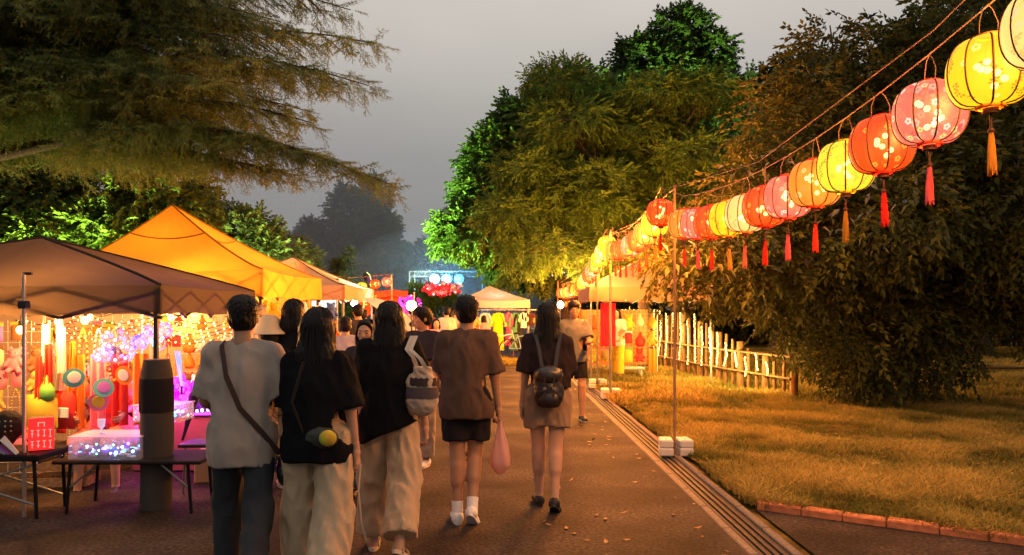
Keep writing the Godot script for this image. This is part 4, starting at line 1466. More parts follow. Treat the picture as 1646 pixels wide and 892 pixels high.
func garment(called: String, label: String, at: Vector3, w: float, h: float, c: Color) -> void:
	var o := thing(called, label, "clothes", at)
	var mb := MB.new()
	var pts := PackedVector3Array()
	for j in 12:
		var t := j / 11.0
		for i in 21:
			var a := TAU * i / 20.0
			var ww := w * 0.5 * (0.45 + 1.4 * minf(t * 3.0, 0.42) - 0.12 * sin(t * 5.0))
			pts.append(Vector3(cos(a) * ww, -0.08 - h * t, sin(a) * 0.05 * (0.6 + t) + 0.012 * sin(a * 6.0) * t))
	mb.sheet(pts, 21, 12)
	part("cloth", mb, cloth(c.r, c.g, c.b, 0.2), o)
	for s in [-1.0, 1.0]:
		var sl := MB.new()
		sl.tube([Vector3(s * w * 0.3, -0.11, 0), Vector3(s * w * 0.62, -0.2 - h * 0.12, 0), Vector3(s * w * 0.7, -0.26 - h * 0.22, 0)], [0.055, 0.06, 0.065], 8)
		part("sleeve", sl, cloth(c.r, c.g, c.b, 0.2), o)
	var hk := MB.new()
	hk.tube([Vector3(0, -0.08, 0), Vector3(0, 0.0, 0), Vector3(0.02, 0.02, 0)], [0.004, 0.004, 0.004], 4)
	part("hanger", hk, grey_steel, o)

func bicycle(label: String, at: Vector3, turn: float, m: Material) -> void:
	var o := thing("bicycle", label, "bicycle", at, turn)
	for x in [-0.5, 0.5]:
		var w := MB.new()
		var ring := []
		for k in 25:
			ring.append(Vector3(x + 0.31 * cos(TAU * k / 24.0), 0.33 + 0.31 * sin(TAU * k / 24.0), 0))
		w.tube(ring, taper(24, 0.02, 0.02), 5, false)
		for k in 8:
			w.bar(Vector3(x, 0.33, 0), ring[k * 3], 0.003, 3)
		part("wheel", w, dark_plastic if x < 0 else dark_plastic, o)
	var f := MB.new()
	for q in [[Vector3(-0.5, 0.33, 0), Vector3(-0.1, 0.33, 0)], [Vector3(-0.1, 0.33, 0), Vector3(-0.22, 0.8, 0)], [Vector3(-0.5, 0.33, 0), Vector3(-0.2, 0.72, 0)], [Vector3(-0.1, 0.33, 0), Vector3(0.36, 0.75, 0)], [Vector3(-0.2, 0.72, 0), Vector3(0.36, 0.8, 0)], [Vector3(0.5, 0.33, 0), Vector3(0.34, 0.95, 0)]]:
		f.bar(q[0], q[1], 0.018, 6)
	part("frame", f, m, o)
	var h := MB.new()
	h.tube([Vector3(0.22, 1.0, 0.25), Vector3(0.34, 0.97, 0.1), Vector3(0.34, 0.97, -0.1), Vector3(0.22, 1.0, -0.25)], taper(3, 0.013, 0.013), 6)
	part("handlebar", h, grey_steel, o)
	var s := MB.new()
	s.ball(Vector3(-0.24, 0.83, 0), Vector3(0.13, 0.035, 0.08), 10, 6)
	part("saddle", s, dark_plastic, o)

func blossoms(called: String, label: String, at: Vector3, r: Vector3, n: int, cols: Array, shine: float) -> void:
	var o := thing(called, label, "flowers", at)
	for k in cols.size():
		var mb := MB.new()
		for i in n / cols.size():
			var p := rdir() * r * pow(rng.randf(), 0.4)
			var s := rf(0.06, 0.11)
			var nn := (Vector3(0, 0.2, 1) + rdir() * 0.7).normalized()
			var bas := Basis.looking_at(-nn, Vector3.UP)
			for q in 5:
				var a := TAU * q / 5.0
				var d := bas * Vector3(cos(a), sin(a), 0.0)
				var e := bas * Vector3(cos(a + 1.57), sin(a + 1.57), 0)
				mb.face([p, p + d * s * 0.6 + e * s * 0.35 + nn * s * 0.3, p + d * s + nn * s * 0.2, p + d * s * 0.6 - e * s * 0.35 + nn * s * 0.3], nn)
		var m := cloth(cols[k].r, cols[k].g, cols[k].b, 0.5)
		part("petals", mb, m, o)
	# light strings among the flowers
	for k in cols.size():
		var lb := MB.new()
		for i in 9:
			lb.ball(rdir() * r * 0.95 + Vector3(0, 0, 0.05), Vector3.ONE * 0.03, 6, 4)
		part("led_light", lb, glow(cols[k].r, cols[k].g, cols[k].b, shine * 8.0), o)
	lamp(o, Vector3(0, 0.1, r.z + 0.2), cols[0].linear_to_srgb(), 3.5 * shine, 0.2)

func light_string(label: String, pts: Array, n: int, c: Color, r: float, shine: float, energy := 0.0) -> Node3D:
	var o := thing("light_string", label, "string lights")
	var w := MB.new()
	w.tube(pts, taper(pts.size() - 1, 0.004, 0.004), 4)
	part("wire", w, dark_plastic, o)
	var mb := MB.new()
	for i in n:
		var t := (i + 0.5) / n * (pts.size() - 1)
		var p: Vector3 = pts[int(t)].lerp(pts[mini(int(t) + 1, pts.size() - 1)], t - int(t))
		mb.ball(p + rdir() * 0.009, Vector3.ONE * r * rf(0.7, 1.2), 6, 4)
	part("bulbs", mb, glow(c.r, c.g, c.b, shine), o).set_meta("kind", "stuff")
	if energy > 0.0:
		lamp(o, pts[pts.size() / 2] + Vector3(-0.3, 0.1, 0.2), c.linear_to_srgb(), energy, 0.1)
	return o

# ---------------------------------------------------------------- the fence hung with lights
func build_fence() -> void:
	var wood_m := textured(tex_wood, Vector3(3, 0.8, 3), 0.85)
	wood_m.albedo_color = lin(0.5, 0.45, 0.4)
	var o := thing("lit_fence", "post and rail fence hung with bright warm light strands on the right lawn", "fence", Vector3.ZERO)
	var line := [Vector3(5.1, 0, -13.4), Vector3(4.62, 0, -15.6), Vector3(4.25, 0, -18.0), Vector3(4.0, 0, -21.5), Vector3(3.95, 0, -26.0)]
	var at := func(t: float) -> Vector3:
		var i := mini(int(t), 3)
		return line[i].lerp(line[i + 1], t - i)
	var n := 30
	var tops := []
	for k in n:
		var t := 4.0 * k / (n - 1)
		var p: Vector3 = at.call(t)
		var h := lerpf(0.62, 1.5, smoothstep(0.0, 2.2, t)) + rf(-0.06, 0.06)
		var thick: bool = k % 3 == 0
		var mb := MB.new()
		mb.tube([Vector3.ZERO, Vector3(rf(-0.006, 0.006), h * 0.5, 0), Vector3(rf(-0.012, 0.012), h, 0)], [0.075, 0.07, 0.068] if thick else [0.036, 0.034, 0.03], 9)
		part("post", mb, wood_m, o, p)
		tops.append(p + Vector3(0, h - 0.08, 0))
	for lv in [0.35, 0.75]:
		for k in 4:
			var a: Vector3 = line[k] + Vector3(0, lv, 0)
			var b: Vector3 = line[k + 1] + Vector3(0, lv, 0)
			var mb := MB.new()
			mb.tube([a + Vector3(-0.07, 0, 0.03), b + Vector3(-0.07, 0, 0)], [0.022, 0.022], 7)
			part("rail", mb, wood_m, o)
	var order := ["first", "second", "third", "fourth", "fifth", "sixth", "seventh", "eighth", "ninth", "tenth", "eleventh", "twelfth", "thirteenth", "fourteenth", "fifteenth", "sixteenth", "seventeenth", "eighteenth", "nineteenth", "twentieth", "twenty-first", "twenty-second", "twenty-third", "twenty-fourth"]
	for k in 22:
		var t := lerpf(0.35, 4.0, k / 21.0)
		var p: Vector3 = at.call(t) + Vector3(-0.09, 0, 0.06)
		var top := lerpf(0.62, 1.62, smoothstep(0.3, 2.3, t)) + rf(-0.1, 0.1)
		var bottom := rf(0.25, 0.45)
		var s := light_string("warm white light strand on the fence, %s from the near end" % order[k], [p + Vector3(0, top, 0), p + Vector3(0.02, (top + bottom) * 0.5, 0.02), p + Vector3(rf(-0.05, 0.05), bottom, 0)], int(lerpf(12, 30, smoothstep(0.3, 2.0, t))), Color(1.0, 0.6, 0.16), 0.0135, 10.0, 2.2 if k % 2 == 0 else 0.0)
		s.set_meta("group", "light strands hung on the fence")
	# low rail at the right edge
	var lr := thing("low_rail", "low dark rail with one post at the right edge behind the lawn", "fence", Vector3(9.6, 0, -15.4))
	for x in [0.0, 2.2, 4.4]:
		var mb := MB.new()
		mb.bar(Vector3(x - 0.5, 0, 0), Vector3(x - 0.5, 0.46, 0), 0.05, 8)
		part("post", mb, bark_mat, lr)
	var rb := MB.new()
	rb.bar(Vector3(-0.45, 0.4, 0), Vector3(5.4, 0.36, 0), 0.028, 8)
	part("rail", rb, wood_m, lr)
	# props that hold up the golden tree's trunk
	for k in 3:
		var mb := MB.new()
		var d: Vector3 = [Vector3(-0.85, 0, 0.5), Vector3(0.75, 0, 0.5), Vector3(0.1, 0, -0.9)][k]
		mb.tube([d, Vector3(d.x * 0.14, 1.25, d.z * 0.14 + 0.1)], [0.045, 0.035], 8)
		solo("tree_prop", mb, wood_m, ["slanted wooden prop left of the golden tree's trunk", "slanted wooden prop right of the golden tree's trunk", "slanted wooden prop behind the golden tree's trunk"][k], "wooden prop", Vector3(3.86, 0, -21))
# ---------------------------------------------------------------- silk lanterns
func print_of(base: Color, motifs: Array, vine, n: int, sd: int) -> ImageTexture:
	var r := RandomNumberGenerator.new()
	r.seed = sd
	var w := 384
	var h := 160
	var im := Image.create(w, h, false, Image.FORMAT_RGB8)
	im.fill(base.linear_to_srgb())
	if vine != null:
		for k in 16:
			var x0 := r.randf() * w
			var y0 := r.randf() * h
			var dx := r.randf_range(-0.6, 0.6)
			var ph := r.randf() * 6.0
			for i in 50:
				var x := int(x0 + dx * i + 6.0 * sin(i * 0.16 + ph))
				var y := int(y0 + i * 0.8)
				for q in 2:
					im.set_pixel(posmod(x + q, w), posmod(y, h), vine.linear_to_srgb())
				if i % 7 == 0:
					dab(im, x + 4, y, 3.2, 2.0, vine)
					dab(im, x - 4, y + 2, 3.2, 2.0, vine)
	for k in n:
		var c: Color = motifs[r.randi() % motifs.size()]
		var x := r.randf() * w
		var y := r.randf_range(0.08, 0.92) * h
		var s := r.randf_range(2.6, 5.2)
		for q in 5:
			var a := TAU * q / 5.0 + k
			dab(im, x + cos(a) * s, y + sin(a) * s, s * 0.75, s * 0.75, c)
		dab(im, x, y, s * 0.5, s * 0.5, base)
	return ImageTexture.create_from_image(im)

func dab(im: Image, cx: float, cy: float, rx: float, ry: float, c: Color) -> void:
	var s := c.linear_to_srgb()
	for y in range(int(cy - ry), int(cy + ry) + 2):
		for x in range(int(cx - rx), int(cx + rx) + 2):
			if pow((x - cx) / rx, 2) + pow((y - cy) / ry, 2) <= 1.0:
				im.set_pixel(posmod(x, im.get_width()), posmod(y, im.get_height()), s)

const RX := 0.168
const RY := 0.145

func lantern_radius(t: float) -> float:
	return 0.052 + (RX - 0.052) * pow(maxf(sin(PI * t), 0.0), 0.72)

func make_lantern(shell: ArrayMesh, ribm: ArrayMesh, skin: Material, ring_m: Material, tassel_m: Material, light: Color, power: float) -> Node3D:
	var o := Node3D.new()
	part("silk_shade", shell, skin, o)
	for k in 10:
		var q := part("rib", ribm, rib_mat, o)
		q.rotation.y = TAU * k / 10.0
	for s in [1.0, -1.0]:
		var mb := MB.new()
		mb.lathe([Vector2(0.054, s * (RY - 0.006)), Vector2(0.06, s * (RY + 0.002)), Vector2(0.057, s * (RY + 0.014)), Vector2(0.048, s * (RY + 0.014))], 16)
		part("ring", mb, ring_m, o)
	for s in [-1.0, 1.0]:
		var mb := MB.new()
		mb.tube([Vector3(s * 0.046, RY, 0), Vector3(s * 0.046, RY + 0.07, 0.004), Vector3(s * 0.026, RY + 0.125, 0), Vector3(0.002, RY + 0.15, 0)], taper(3, 0.0025, 0.0025), 5)
		part("wire_loop", mb, wire_mat, o)
	var kn := MB.new()
	kn.bar(Vector3(0, -RY - 0.012, 0), Vector3(0, -RY - 0.035, 0), 0.032, 10)
	kn.bar(Vector3(0, -RY - 0.03, 0), Vector3(0, -RY - 0.1, 0), 0.006, 5)
	kn.ball(Vector3(0, -RY - 0.11, 0), Vector3(0.014, 0.014, 0.014), 8, 6)
	part("cord", kn, rib_mat, o)
	var ts := MB.new()
	for k in 14:
		var a := TAU * k / 14.0
		var d := Vector3(cos(a), 0, sin(a))
		ts.tube([Vector3(0, -RY - 0.115, 0) + d * 0.006, Vector3(0, -RY - 0.2, 0) + d * 0.013, Vector3(0, -RY - 0.285 - 0.01 * (k % 3), 0) + d * 0.017], [0.005, 0.005, 0.004], 4)
	part("tassel", ts, tassel_m, o)
	var ld := MB.new()
	for k in 7:
		var a := TAU * k / 7.0
		ld.ball(Vector3(cos(a) * 0.055 * (0.4 + 0.6 * ((k * 3) % 4) / 3.0), -0.06 + 0.02 * k, sin(a) * 0.055), Vector3.ONE * 0.0155, 8, 6)
	part("led_bulbs", ld, led_mat, o)
	lamp(o, Vector3(0, 0.0, 0), light.linear_to_srgb(), power, 0.07)
	return o

var led_mat: StandardMaterial3D
var rib_mat: StandardMaterial3D
var wire_mat: StandardMaterial3D

func build_lanterns() -> void:
	led_mat = glow(1.0, 0.72, 0.3, 11.0)
	rib_mat = mat(0.04, 0.008, 0.005, 0.7)
	wire_mat = mat(0.11, 0.06, 0.05, 0.6)
	var sh := MB.new()
	var pts := PackedVector3Array()
	var nu := 61
	for j in 17:
		var t := j / 16.0
		for i in nu:
			var a := TAU * i / (nu - 1)
			var r := lantern_radius(t) * (1.0 - 0.022 * sin(PI * t) * pow(absf(cos(a * 5.0)), 4.0))
			pts.append(Vector3(r * sin(a), RY * cos(PI * t) * (1.0 if t > 0 and t < 1 else 1.0), r * cos(a)))
	sh.sheet(pts, nu, 17, false, true)
	var shell := sh.done()
	var rb := MB.new()
	var rp := []
	for j in 15:
		var t := j / 14.0
		rp.append(Vector3(0, RY * cos(PI * t), lantern_radius(t) * 0.985 + 0.003))
	rb.tube(rp, taper(14, 0.0044, 0.0044), 4, false)
	var ribm := rb.done()
	var kinds := {}
	var spec := {
		"yellow": [Color(1.0, 0.56, 0.006), [Color(0.9, 0.5, 0.02), Color(1.0, 0.8, 0.2)], Color(0.28, 0.17, 0.008), 18, Color(0.8, 0.2, 0.02), Color(0.75, 0.3, 0.04), 1.0, Color(1.0, 0.4, 0.04)],
		"pale pink floral": [Color(1.0, 0.135, 0.095), [Color(1.0, 0.7, 0.2), Color(0.75, 0.04, 0.08), Color(1.0, 0.62, 0.3), Color(0.3, 0.4, 0.3), Color(1.0, 0.75, 0.6)], Color(0.5, 0.2, 0.12), 70, Color(0.75, 0.06, 0.04), Color(0.75, 0.12, 0.16), 0.95, Color(1.0, 0.3, 0.08)],
		"red orange": [Color(1.0, 0.05, 0.003), [Color(1.0, 0.33, 0.03), Color(1.0, 0.22, 0.015)], null, 44, Color(0.75, 0.04, 0.02), Color(0.7, 0.03, 0.02), 1.0, Color(1.0, 0.17, 0.02)],
		"yellow green": [Color(0.72, 0.66, 0.03), [Color(0.45, 0.5, 0.02), Color(0.9, 0.8, 0.1)], Color(0.3, 0.34, 0.02), 40, Color(0.35, 0.3, 0.02), Color(0.35, 0.22, 0.03), 1.0, Color(1.0, 0.45, 0.04)],
		"peach": [Color(1.0, 0.23, 0.014), [Color(1.0, 0.6, 0.2), Color(1.0, 0.25, 0.05)], Color(0.8, 0.18, 0.03), 36, Color(0.8, 0.05, 0.03), Color(0.75, 0.05, 0.03), 1.0, Color(1.0, 0.3, 0.04)],
		"cream": [Color(1.0, 0.58, 0.16), [Color(1.0, 0.55, 0.3), Color(0.8, 0.6, 0.2)], Color(0.55, 0.35, 0.1), 40, Color(0.75, 0.2, 0.05), Color(0.8, 0.22, 0.12), 1.0, Color(1.0, 0.42, 0.1)],
	}
	var sd := 0
	for k in spec:
		var q: Array = spec[k]
		sd += 1
		var skin := StandardMaterial3D.new()
		var tx := print_of(q[0], q[1], q[2], q[3], 100 + sd)
		skin.albedo_texture = tx
		skin.roughness = 0.55
		skin.transparency = BaseMaterial3D.TRANSPARENCY_ALPHA
		skin.albedo_color = lin(0.04, 0.04, 0.04, 0.86)
		skin.emission_enabled = true
		skin.emission_operator = BaseMaterial3D.EMISSION_OP_MULTIPLY
		skin.emission = Color.WHITE
		skin.emission_texture = tx
		skin.emission_energy_multiplier = q[6] * 1.25
		kinds[k] = make_lantern(shell, ribm, skin, cloth(q[4].r, q[4].g, q[4].b), cloth(q[5].r, q[5].g, q[5].b, 0.3), q[7], 1.7)
	# places along the three spans; the cord sags between its poles
	var near := ["cream", "yellow", "pale pink floral", "red orange", "yellow green", "peach", "pale pink floral", "red orange", "cream", "yellow", "red orange", "pale pink floral", "peach", "red orange"]
	var order := ["first", "second", "third", "fourth", "fifth", "sixth", "seventh", "eighth", "ninth", "tenth", "eleventh", "twelfth", "thirteenth", "fourteenth", "fifteenth", "sixteenth", "seventeenth", "eighteenth", "nineteenth", "twentieth", "twenty-first", "twenty-second"]
	var hang := []
	var zs := [2.87, 3.21, 3.63, 4.05, 4.44, 4.83, 5.25, 5.65, 6.05, 6.47, 6.9, 7.35, 7.8, 8.7]
	for k in near.size():
		var z: float = zs[k]
		var x := 2.25 - 0.056 * z
		var y := 2.385 + 0.034 * pow(z - 5.9, 2.0)
		if k == near.size() - 1:
			x = 1.75
			y = 2.74
		hang.append([near[k], Vector3(x, y, -z), "%s silk lantern, %s from the near end, before the first pole" % [near[k], order[k]]])
	var mid := ["yellow", "peach", "red orange", "pale pink floral", "red orange", "red orange", "peach", "yellow"]
	for k in mid.size():
		var z := 9.3 + 0.56 * k
		hang.append([mid[k], Vector3(1.79 - 0.004 * k, 2.72 - 0.17 * sin(PI * (k + 0.7) / 8.4), -z), "%s silk lantern, %s of the span between the two poles" % [mid[k], order[k]]])
	var far := ["yellow", "cream", "yellow", "peach", "pale pink floral", "red orange", "cream", "yellow", "red orange", "peach", "yellow", "red orange", "peach", "cream", "yellow", "peach", "cream", "red orange", "peach", "red orange"]
	for k in far.size():
		var z := 13.75 + 0.56 * k
		var t := (z - 13.4) / 12.2
		hang.append([far[k], Vector3(1.77 - 0.013 * (z - 13.4), 2.11 + 0.78 * pow(maxf(0.0, 1.0 - t * 1.9), 1.7) + 0.12 * maxf(0.0, t - 0.6), -z), "%s silk lantern, %s along the far dipping span" % [far[k], order[k]]])
	var cord := MB.new()
	var cp := [Vector3(2.2, 3.4, -1.6)]
	for q in hang:
		var o: Node3D = kinds[q[0]].duplicate()
		o.name = numbered("silk_lantern")
		add_child(o)
		o.position = q[1]
		o.rotation = Vector3(rf(-0.05, 0.05), rf(0, TAU), rf(-0.05, 0.05))
		var lg: OmniLight3D = o.get_node("lamp_light")
		lg.light_energy = 1.2 if "before" in q[2] else (9.5 if "between" in q[2] else 8.0)
		tag(o, q[2], "lantern", "silk lanterns strung along the lawn")
		cp.append(q[1] + Vector3(0, RY + 0.15, 0))
	cord.tube(cp, taper(cp.size() - 1, 0.0045, 0.0045), 5)
	solo("festoon_rope", cord, wire_mat, "pale sagging cord from which the silk lanterns hang", "cord")
	var c2 := MB.new()
	var p2 := [Vector3(2.2, 3.47, -1.6), Vector3(2.05, 2.96, -3.6), Vector3(1.93, 2.76, -5.8), Vector3(1.8, 2.95, -8.2), Vector3(1.8, 2.87, -10.8), Vector3(1.77, 2.98, -13.4), Vector3(1.72, 2.62, -17), Vector3(1.6, 2.5, -25)]
	c2.tube(p2, taper(p2.size() - 1, 0.0042, 0.0042), 5)
	solo("support_wire", c2, wire_mat, "thin straight support wire just above the lantern cord", "wire")
	var far4 := [["yellow", Vector3(-4.83, 2.28, -22), "small yellow lantern, leftmost of four strung over the red banner stall"], ["yellow green", Vector3(-4.46, 2.28, -22), "small yellow lantern, second of four over the red banner stall"], ["red orange", Vector3(-4.07, 2.36, -22), "orange lantern, third of four over the red banner stall"], ["pale pink floral", Vector3(-3.72, 2.43, -22), "pinkish lantern beside the thin pole, last of four over the banner stall"]]
	for q in far4:
		var o: Node3D = kinds[q[0]].duplicate()
		o.name = numbered("silk_lantern")
		add_child(o)
		o.position = q[1]
		o.scale = Vector3.ONE * 0.9
		tag(o, q[2], "lantern", "lanterns over the red banner stall")
	var c3 := MB.new()
	c3.tube([Vector3(-5.6, 2.7, -21.8), Vector3(-4.83, 2.55, -22), Vector3(-4.07, 2.62, -22), Vector3(-3.57, 2.66, -22)], taper(3, 0.008, 0.008), 4)
	solo("festoon_rope", c3, wire_mat, "cord carrying the four lanterns over the red banner stall", "cord")
	for k in kinds:
		kinds[k].free()
	# poles and their weights
	var wd := textured(tex_wood, Vector3(3, 0.8, 3), 0.7)
	var poles := [[Vector3(1.8, 0, -8.2), 2.98, 0.016, wd, "slim wooden lantern pole nearest the eye, standing in white weight blocks"], [Vector3(1.78, 0, -13.4), 3.05, 0.024, mat(0.14, 0.15, 0.12, 0.5), "grey green metal lantern pole, second along the drain"], [Vector3(1.75, 0, -15.2), 2.3, 0.016, mat(0.16, 0.13, 0.1, 0.5), "thin dark pole by the pink tent's front corner"], [Vector3(1.58, 0, -25.4), 2.6, 0.02, wd, "far lantern pole where the string ends"]]
	for q in poles:
		var mb := MB.new()
		mb.bar(Vector3.ZERO, Vector3(0, q[1], 0), q[2], 8)
		var o := thing("lantern_pole", q[4], "pole", q[0])
		part("shaft", mb, q[3], o)
		var hk := MB.new()
		hk.tube([Vector3(0, q[1] - 0.03, 0), Vector3(0.05, q[1] + 0.01, 0), Vector3(0.03, q[1] + 0.05, 0)], taper(2, 0.006, 0.006), 5)
		part("hook", hk, wire_mat, o)
	var wm := mat(0.62, 0.58, 0.52, 0.7)
	for k in 3:
		for s in 2:
			var mb := MB.new()
			mb.box(Vector3(0, 0.046, 0), Vector3(0.15, 0.09, 0.24), Basis.IDENTITY, 0.014)
			mb.box(Vector3(0, 0.138, 0), Vector3(0.146, 0.086, 0.235), Basis.IDENTITY, 0.014)
			mb.box(Vector3(0, 0.092, 0), Vector3(0.13, 0.012, 0.21))
			mb.box(Vector3(0, 0.183, 0), Vector3(0.03, 0.012, 0.11), Basis.IDENTITY, 0.004)
			var p: Vector3 = poles[k][0] + Vector3(-0.1 if s == 0 else 0.1, 0, 0.02)
			solo("weight_block", mb, wm, "white weight block at the %s side of the %s lantern pole's foot" % [["left", "right"][s], ["nearest", "metal", "dark thin"][k]], "weight", p, rf(-0.15, 0.15))
# ---------------------------------------------------------------- people
# Joints are laid out for a body 1.70 m tall that faces -z, then scaled to the person's height.
func moved(mb: MB, from: int, xf: Transform3D) -> void:
	var nb := xf.basis.orthonormalized()
	for i in range(from, mb.v.size()):
		mb.v[i] = xf * mb.v[i]
		mb.n[i] = (nb * mb.n[i]).normalized()

func scaled_done(mb: MB, s: float) -> MB:
	for i in mb.v.size():
		mb.v[i] = mb.v[i] * s
	return mb

func pose(p: Dictionary) -> Dictionary:
	var j := {}
	var lean: float = p.get("lean", 0.0)
	var fem: float = p.get("fem", 0.0)
	var wide: float = p.get("wide", 1.0)
	var bend := func(v: Vector3) -> Vector3: return Vector3(v.x, v.y, v.z - lean * (v.y - 0.92))
	j.pel = Vector3(0, 0.94, 0)
	j.nek = bend.call(Vector3(0, 1.43, 0.015))
	j.che = bend.call(Vector3(0, 1.24, 0.0))
	j.hd = bend.call(Vector3(0, 1.585, -0.012))
	var low := 9.0
	for k in 2:
		var sd := -1.0 if k == 0 else 1.0
		var lg: Array = p.legs[k]
		var hip := Vector3(sd * (0.088 + 0.01 * fem), 0.92, 0)
		var spread: float = lg[3] if lg.size() > 3 else 0.03
		var a: float = lg[0]
		var b: float = lg[1]
		var knee := hip + Vector3(sd * spread, -cos(a), -sin(a)).normalized() * 0.43
		var ank := knee + Vector3(sd * spread * 0.3, -cos(a - b), -sin(a - b)).normalized() * 0.42
		j["hp%d" % k] = hip
		j["kn%d" % k] = knee
		j["an%d" % k] = ank
		j["fp%d" % k] = lg[2]
		low = minf(low, ank.y)
		var ar: Array = p.arms[k]
		var sh: Vector3 = bend.call(Vector3(sd * (0.163 - 0.02 * fem) * wide, 1.385, 0.01))
		var ab: float = ar[1]
		var el := sh + Vector3(sd * sin(ab), -cos(ar[0]) * cos(ab), -sin(ar[0])).normalized() * 0.285
		var pt: float = ar[0] + ar[2]
		var wr := el + Vector3(sd * (sin(ab) * 0.5 - ar[3]), -cos(pt), -sin(pt)).normalized() * 0.245
		j["sh%d" % k] = sh
		j["el%d" % k] = el
		j["wr%d" % k] = wr
	j.dy = 0.075 - low
	if p.has("seat"):
		j.dy = p.seat - 0.92 + 0.08
	return j

func hand(mb: MB, wr: Vector3, el: Vector3, side: float, curl: float, cell: float) -> void:
	var d := (wr - el).normalized()
	var fwd := Vector3(0, 0, -1)
	fwd = (fwd - d * d.dot(fwd))
	if fwd.length() < 0.2:
		fwd = Vector3(0, 1, 0) - d * d.y
	fwd = fwd.normalized()
	var inn := d.cross(fwd).normalized()
	if inn.x * side > 0.0:
		inn = -inn
	var bs := [bone(wr - d * 0.03, wr + d * 0.03, 0.026, 0.024, 0.015)]
	var kn := wr + d * 0.095
	for k in 3:
		bs.append(bone(wr + d * 0.025 + fwd * (-0.018 + 0.018 * k), kn + fwd * (-0.026 + 0.026 * k), 0.015, 0.0125, 0.016))
	var lens := [0.058, 0.073, 0.08, 0.07]
	for k in 4:
		var root := kn + fwd * (-0.031 + 0.0205 * k) - d * 0.004 * absf(k - 2)
		var c := curl * (1.0 + 0.12 * (3 - k)) + 0.05 * (k % 2)
		var q := root
		var ang := c * 0.6
		for seg in 3:
			var ln: float = lens[k] * [0.45, 0.32, 0.23][seg]
			var nd := d * cos(ang) + inn * sin(ang)
			bs.append(bone(q, q + nd * ln, 0.0095 - 0.001 * seg, 0.0088 - 0.001 * seg, 0.004))
			q += nd * ln
			ang += c
	var tb := wr + d * 0.035 + fwd * 0.028
	var t1 := tb + (d * 0.6 + fwd * 0.75 + inn * 0.25).normalized() * 0.038
	var t2 := t1 + (d * 0.85 + fwd * 0.3 + inn * 0.4).normalized() * 0.03
	bs.append(bone(wr + d * 0.02 + fwd * 0.015, tb, 0.016, 0.0135, 0.012))
	bs.append(bone(tb, t1, 0.0125, 0.0105, 0.006))
	bs.append(bone(t1, t2, 0.0105, 0.0085, 0.004))
	net(bs, cell, mb)

func head_shape(mb: MB, xf: Transform3D, fem: float, cell: float) -> void:
	var from := mb.v.size()
	var bs := [lump(Vector3(0, 0.022, 0.014), Vector3(0.076, 0.096, 0.094), 0.03), lump(Vector3(0, -0.028, -0.03), Vector3(0.062, 0.082, 0.062), 0.03), lump(Vector3(0, -0.082, -0.038), Vector3(0.042 - 0.005 * fem, 0.03, 0.042), 0.03),
		bone(Vector3(0, 0.008, -0.088), Vector3(0, -0.028, -0.108), 0.008, 0.012, 0.012), lump(Vector3(0, -0.064, -0.085), Vector3(0.024, 0.012, 0.014), 0.012), bone(Vector3(-0.036, 0.024, -0.078), Vector3(0.036, 0.024, -0.078), 0.01, 0.01, 0.014),
		lump(Vector3(0.04, -0.022, -0.066), Vector3(0.02, 0.02, 0.016), 0.02), lump(Vector3(-0.04, -0.022, -0.066), Vector3(0.02, 0.02, 0.016), 0.02),
		lump(Vector3(0.078, -0.008, 0.012), Vector3(0.011, 0.03, 0.019), 0.006), lump(Vector3(-0.078, -0.008, 0.012), Vector3(0.011, 0.03, 0.019), 0.006), bone(Vector3(0, -0.06, 0.015), Vector3(0, -0.15, 0.022), 0.052, 0.054, 0.03)]
	net(bs, cell, mb)
	moved(mb, from, xf)

func strand(mb: MB, pts: Array, w: float, out: Vector3) -> void:
	var n := pts.size()
	var s := mb.v.size()
	for i in n:
		var d: Vector3 = (pts[mini(i + 1, n - 1)] - pts[maxi(i - 1, 0)]).normalized()
		var x := d.cross(out).normalized() * w * (1.0 - 0.85 * pow(float(i) / (n - 1), 2.0)) * 0.5
		var nn := x.cross(d).normalized()
		if nn.dot(out) < 0.0:
			nn = -nn
		mb.vert(pts[i] - x, nn)
		mb.vert(pts[i] + x, nn)
	for i in n - 1:
		mb.tri(s + 2 * i, s + 2 * i + 1, s + 2 * i + 3)
		mb.tri(s + 2 * i, s + 2 * i + 3, s + 2 * i + 2)

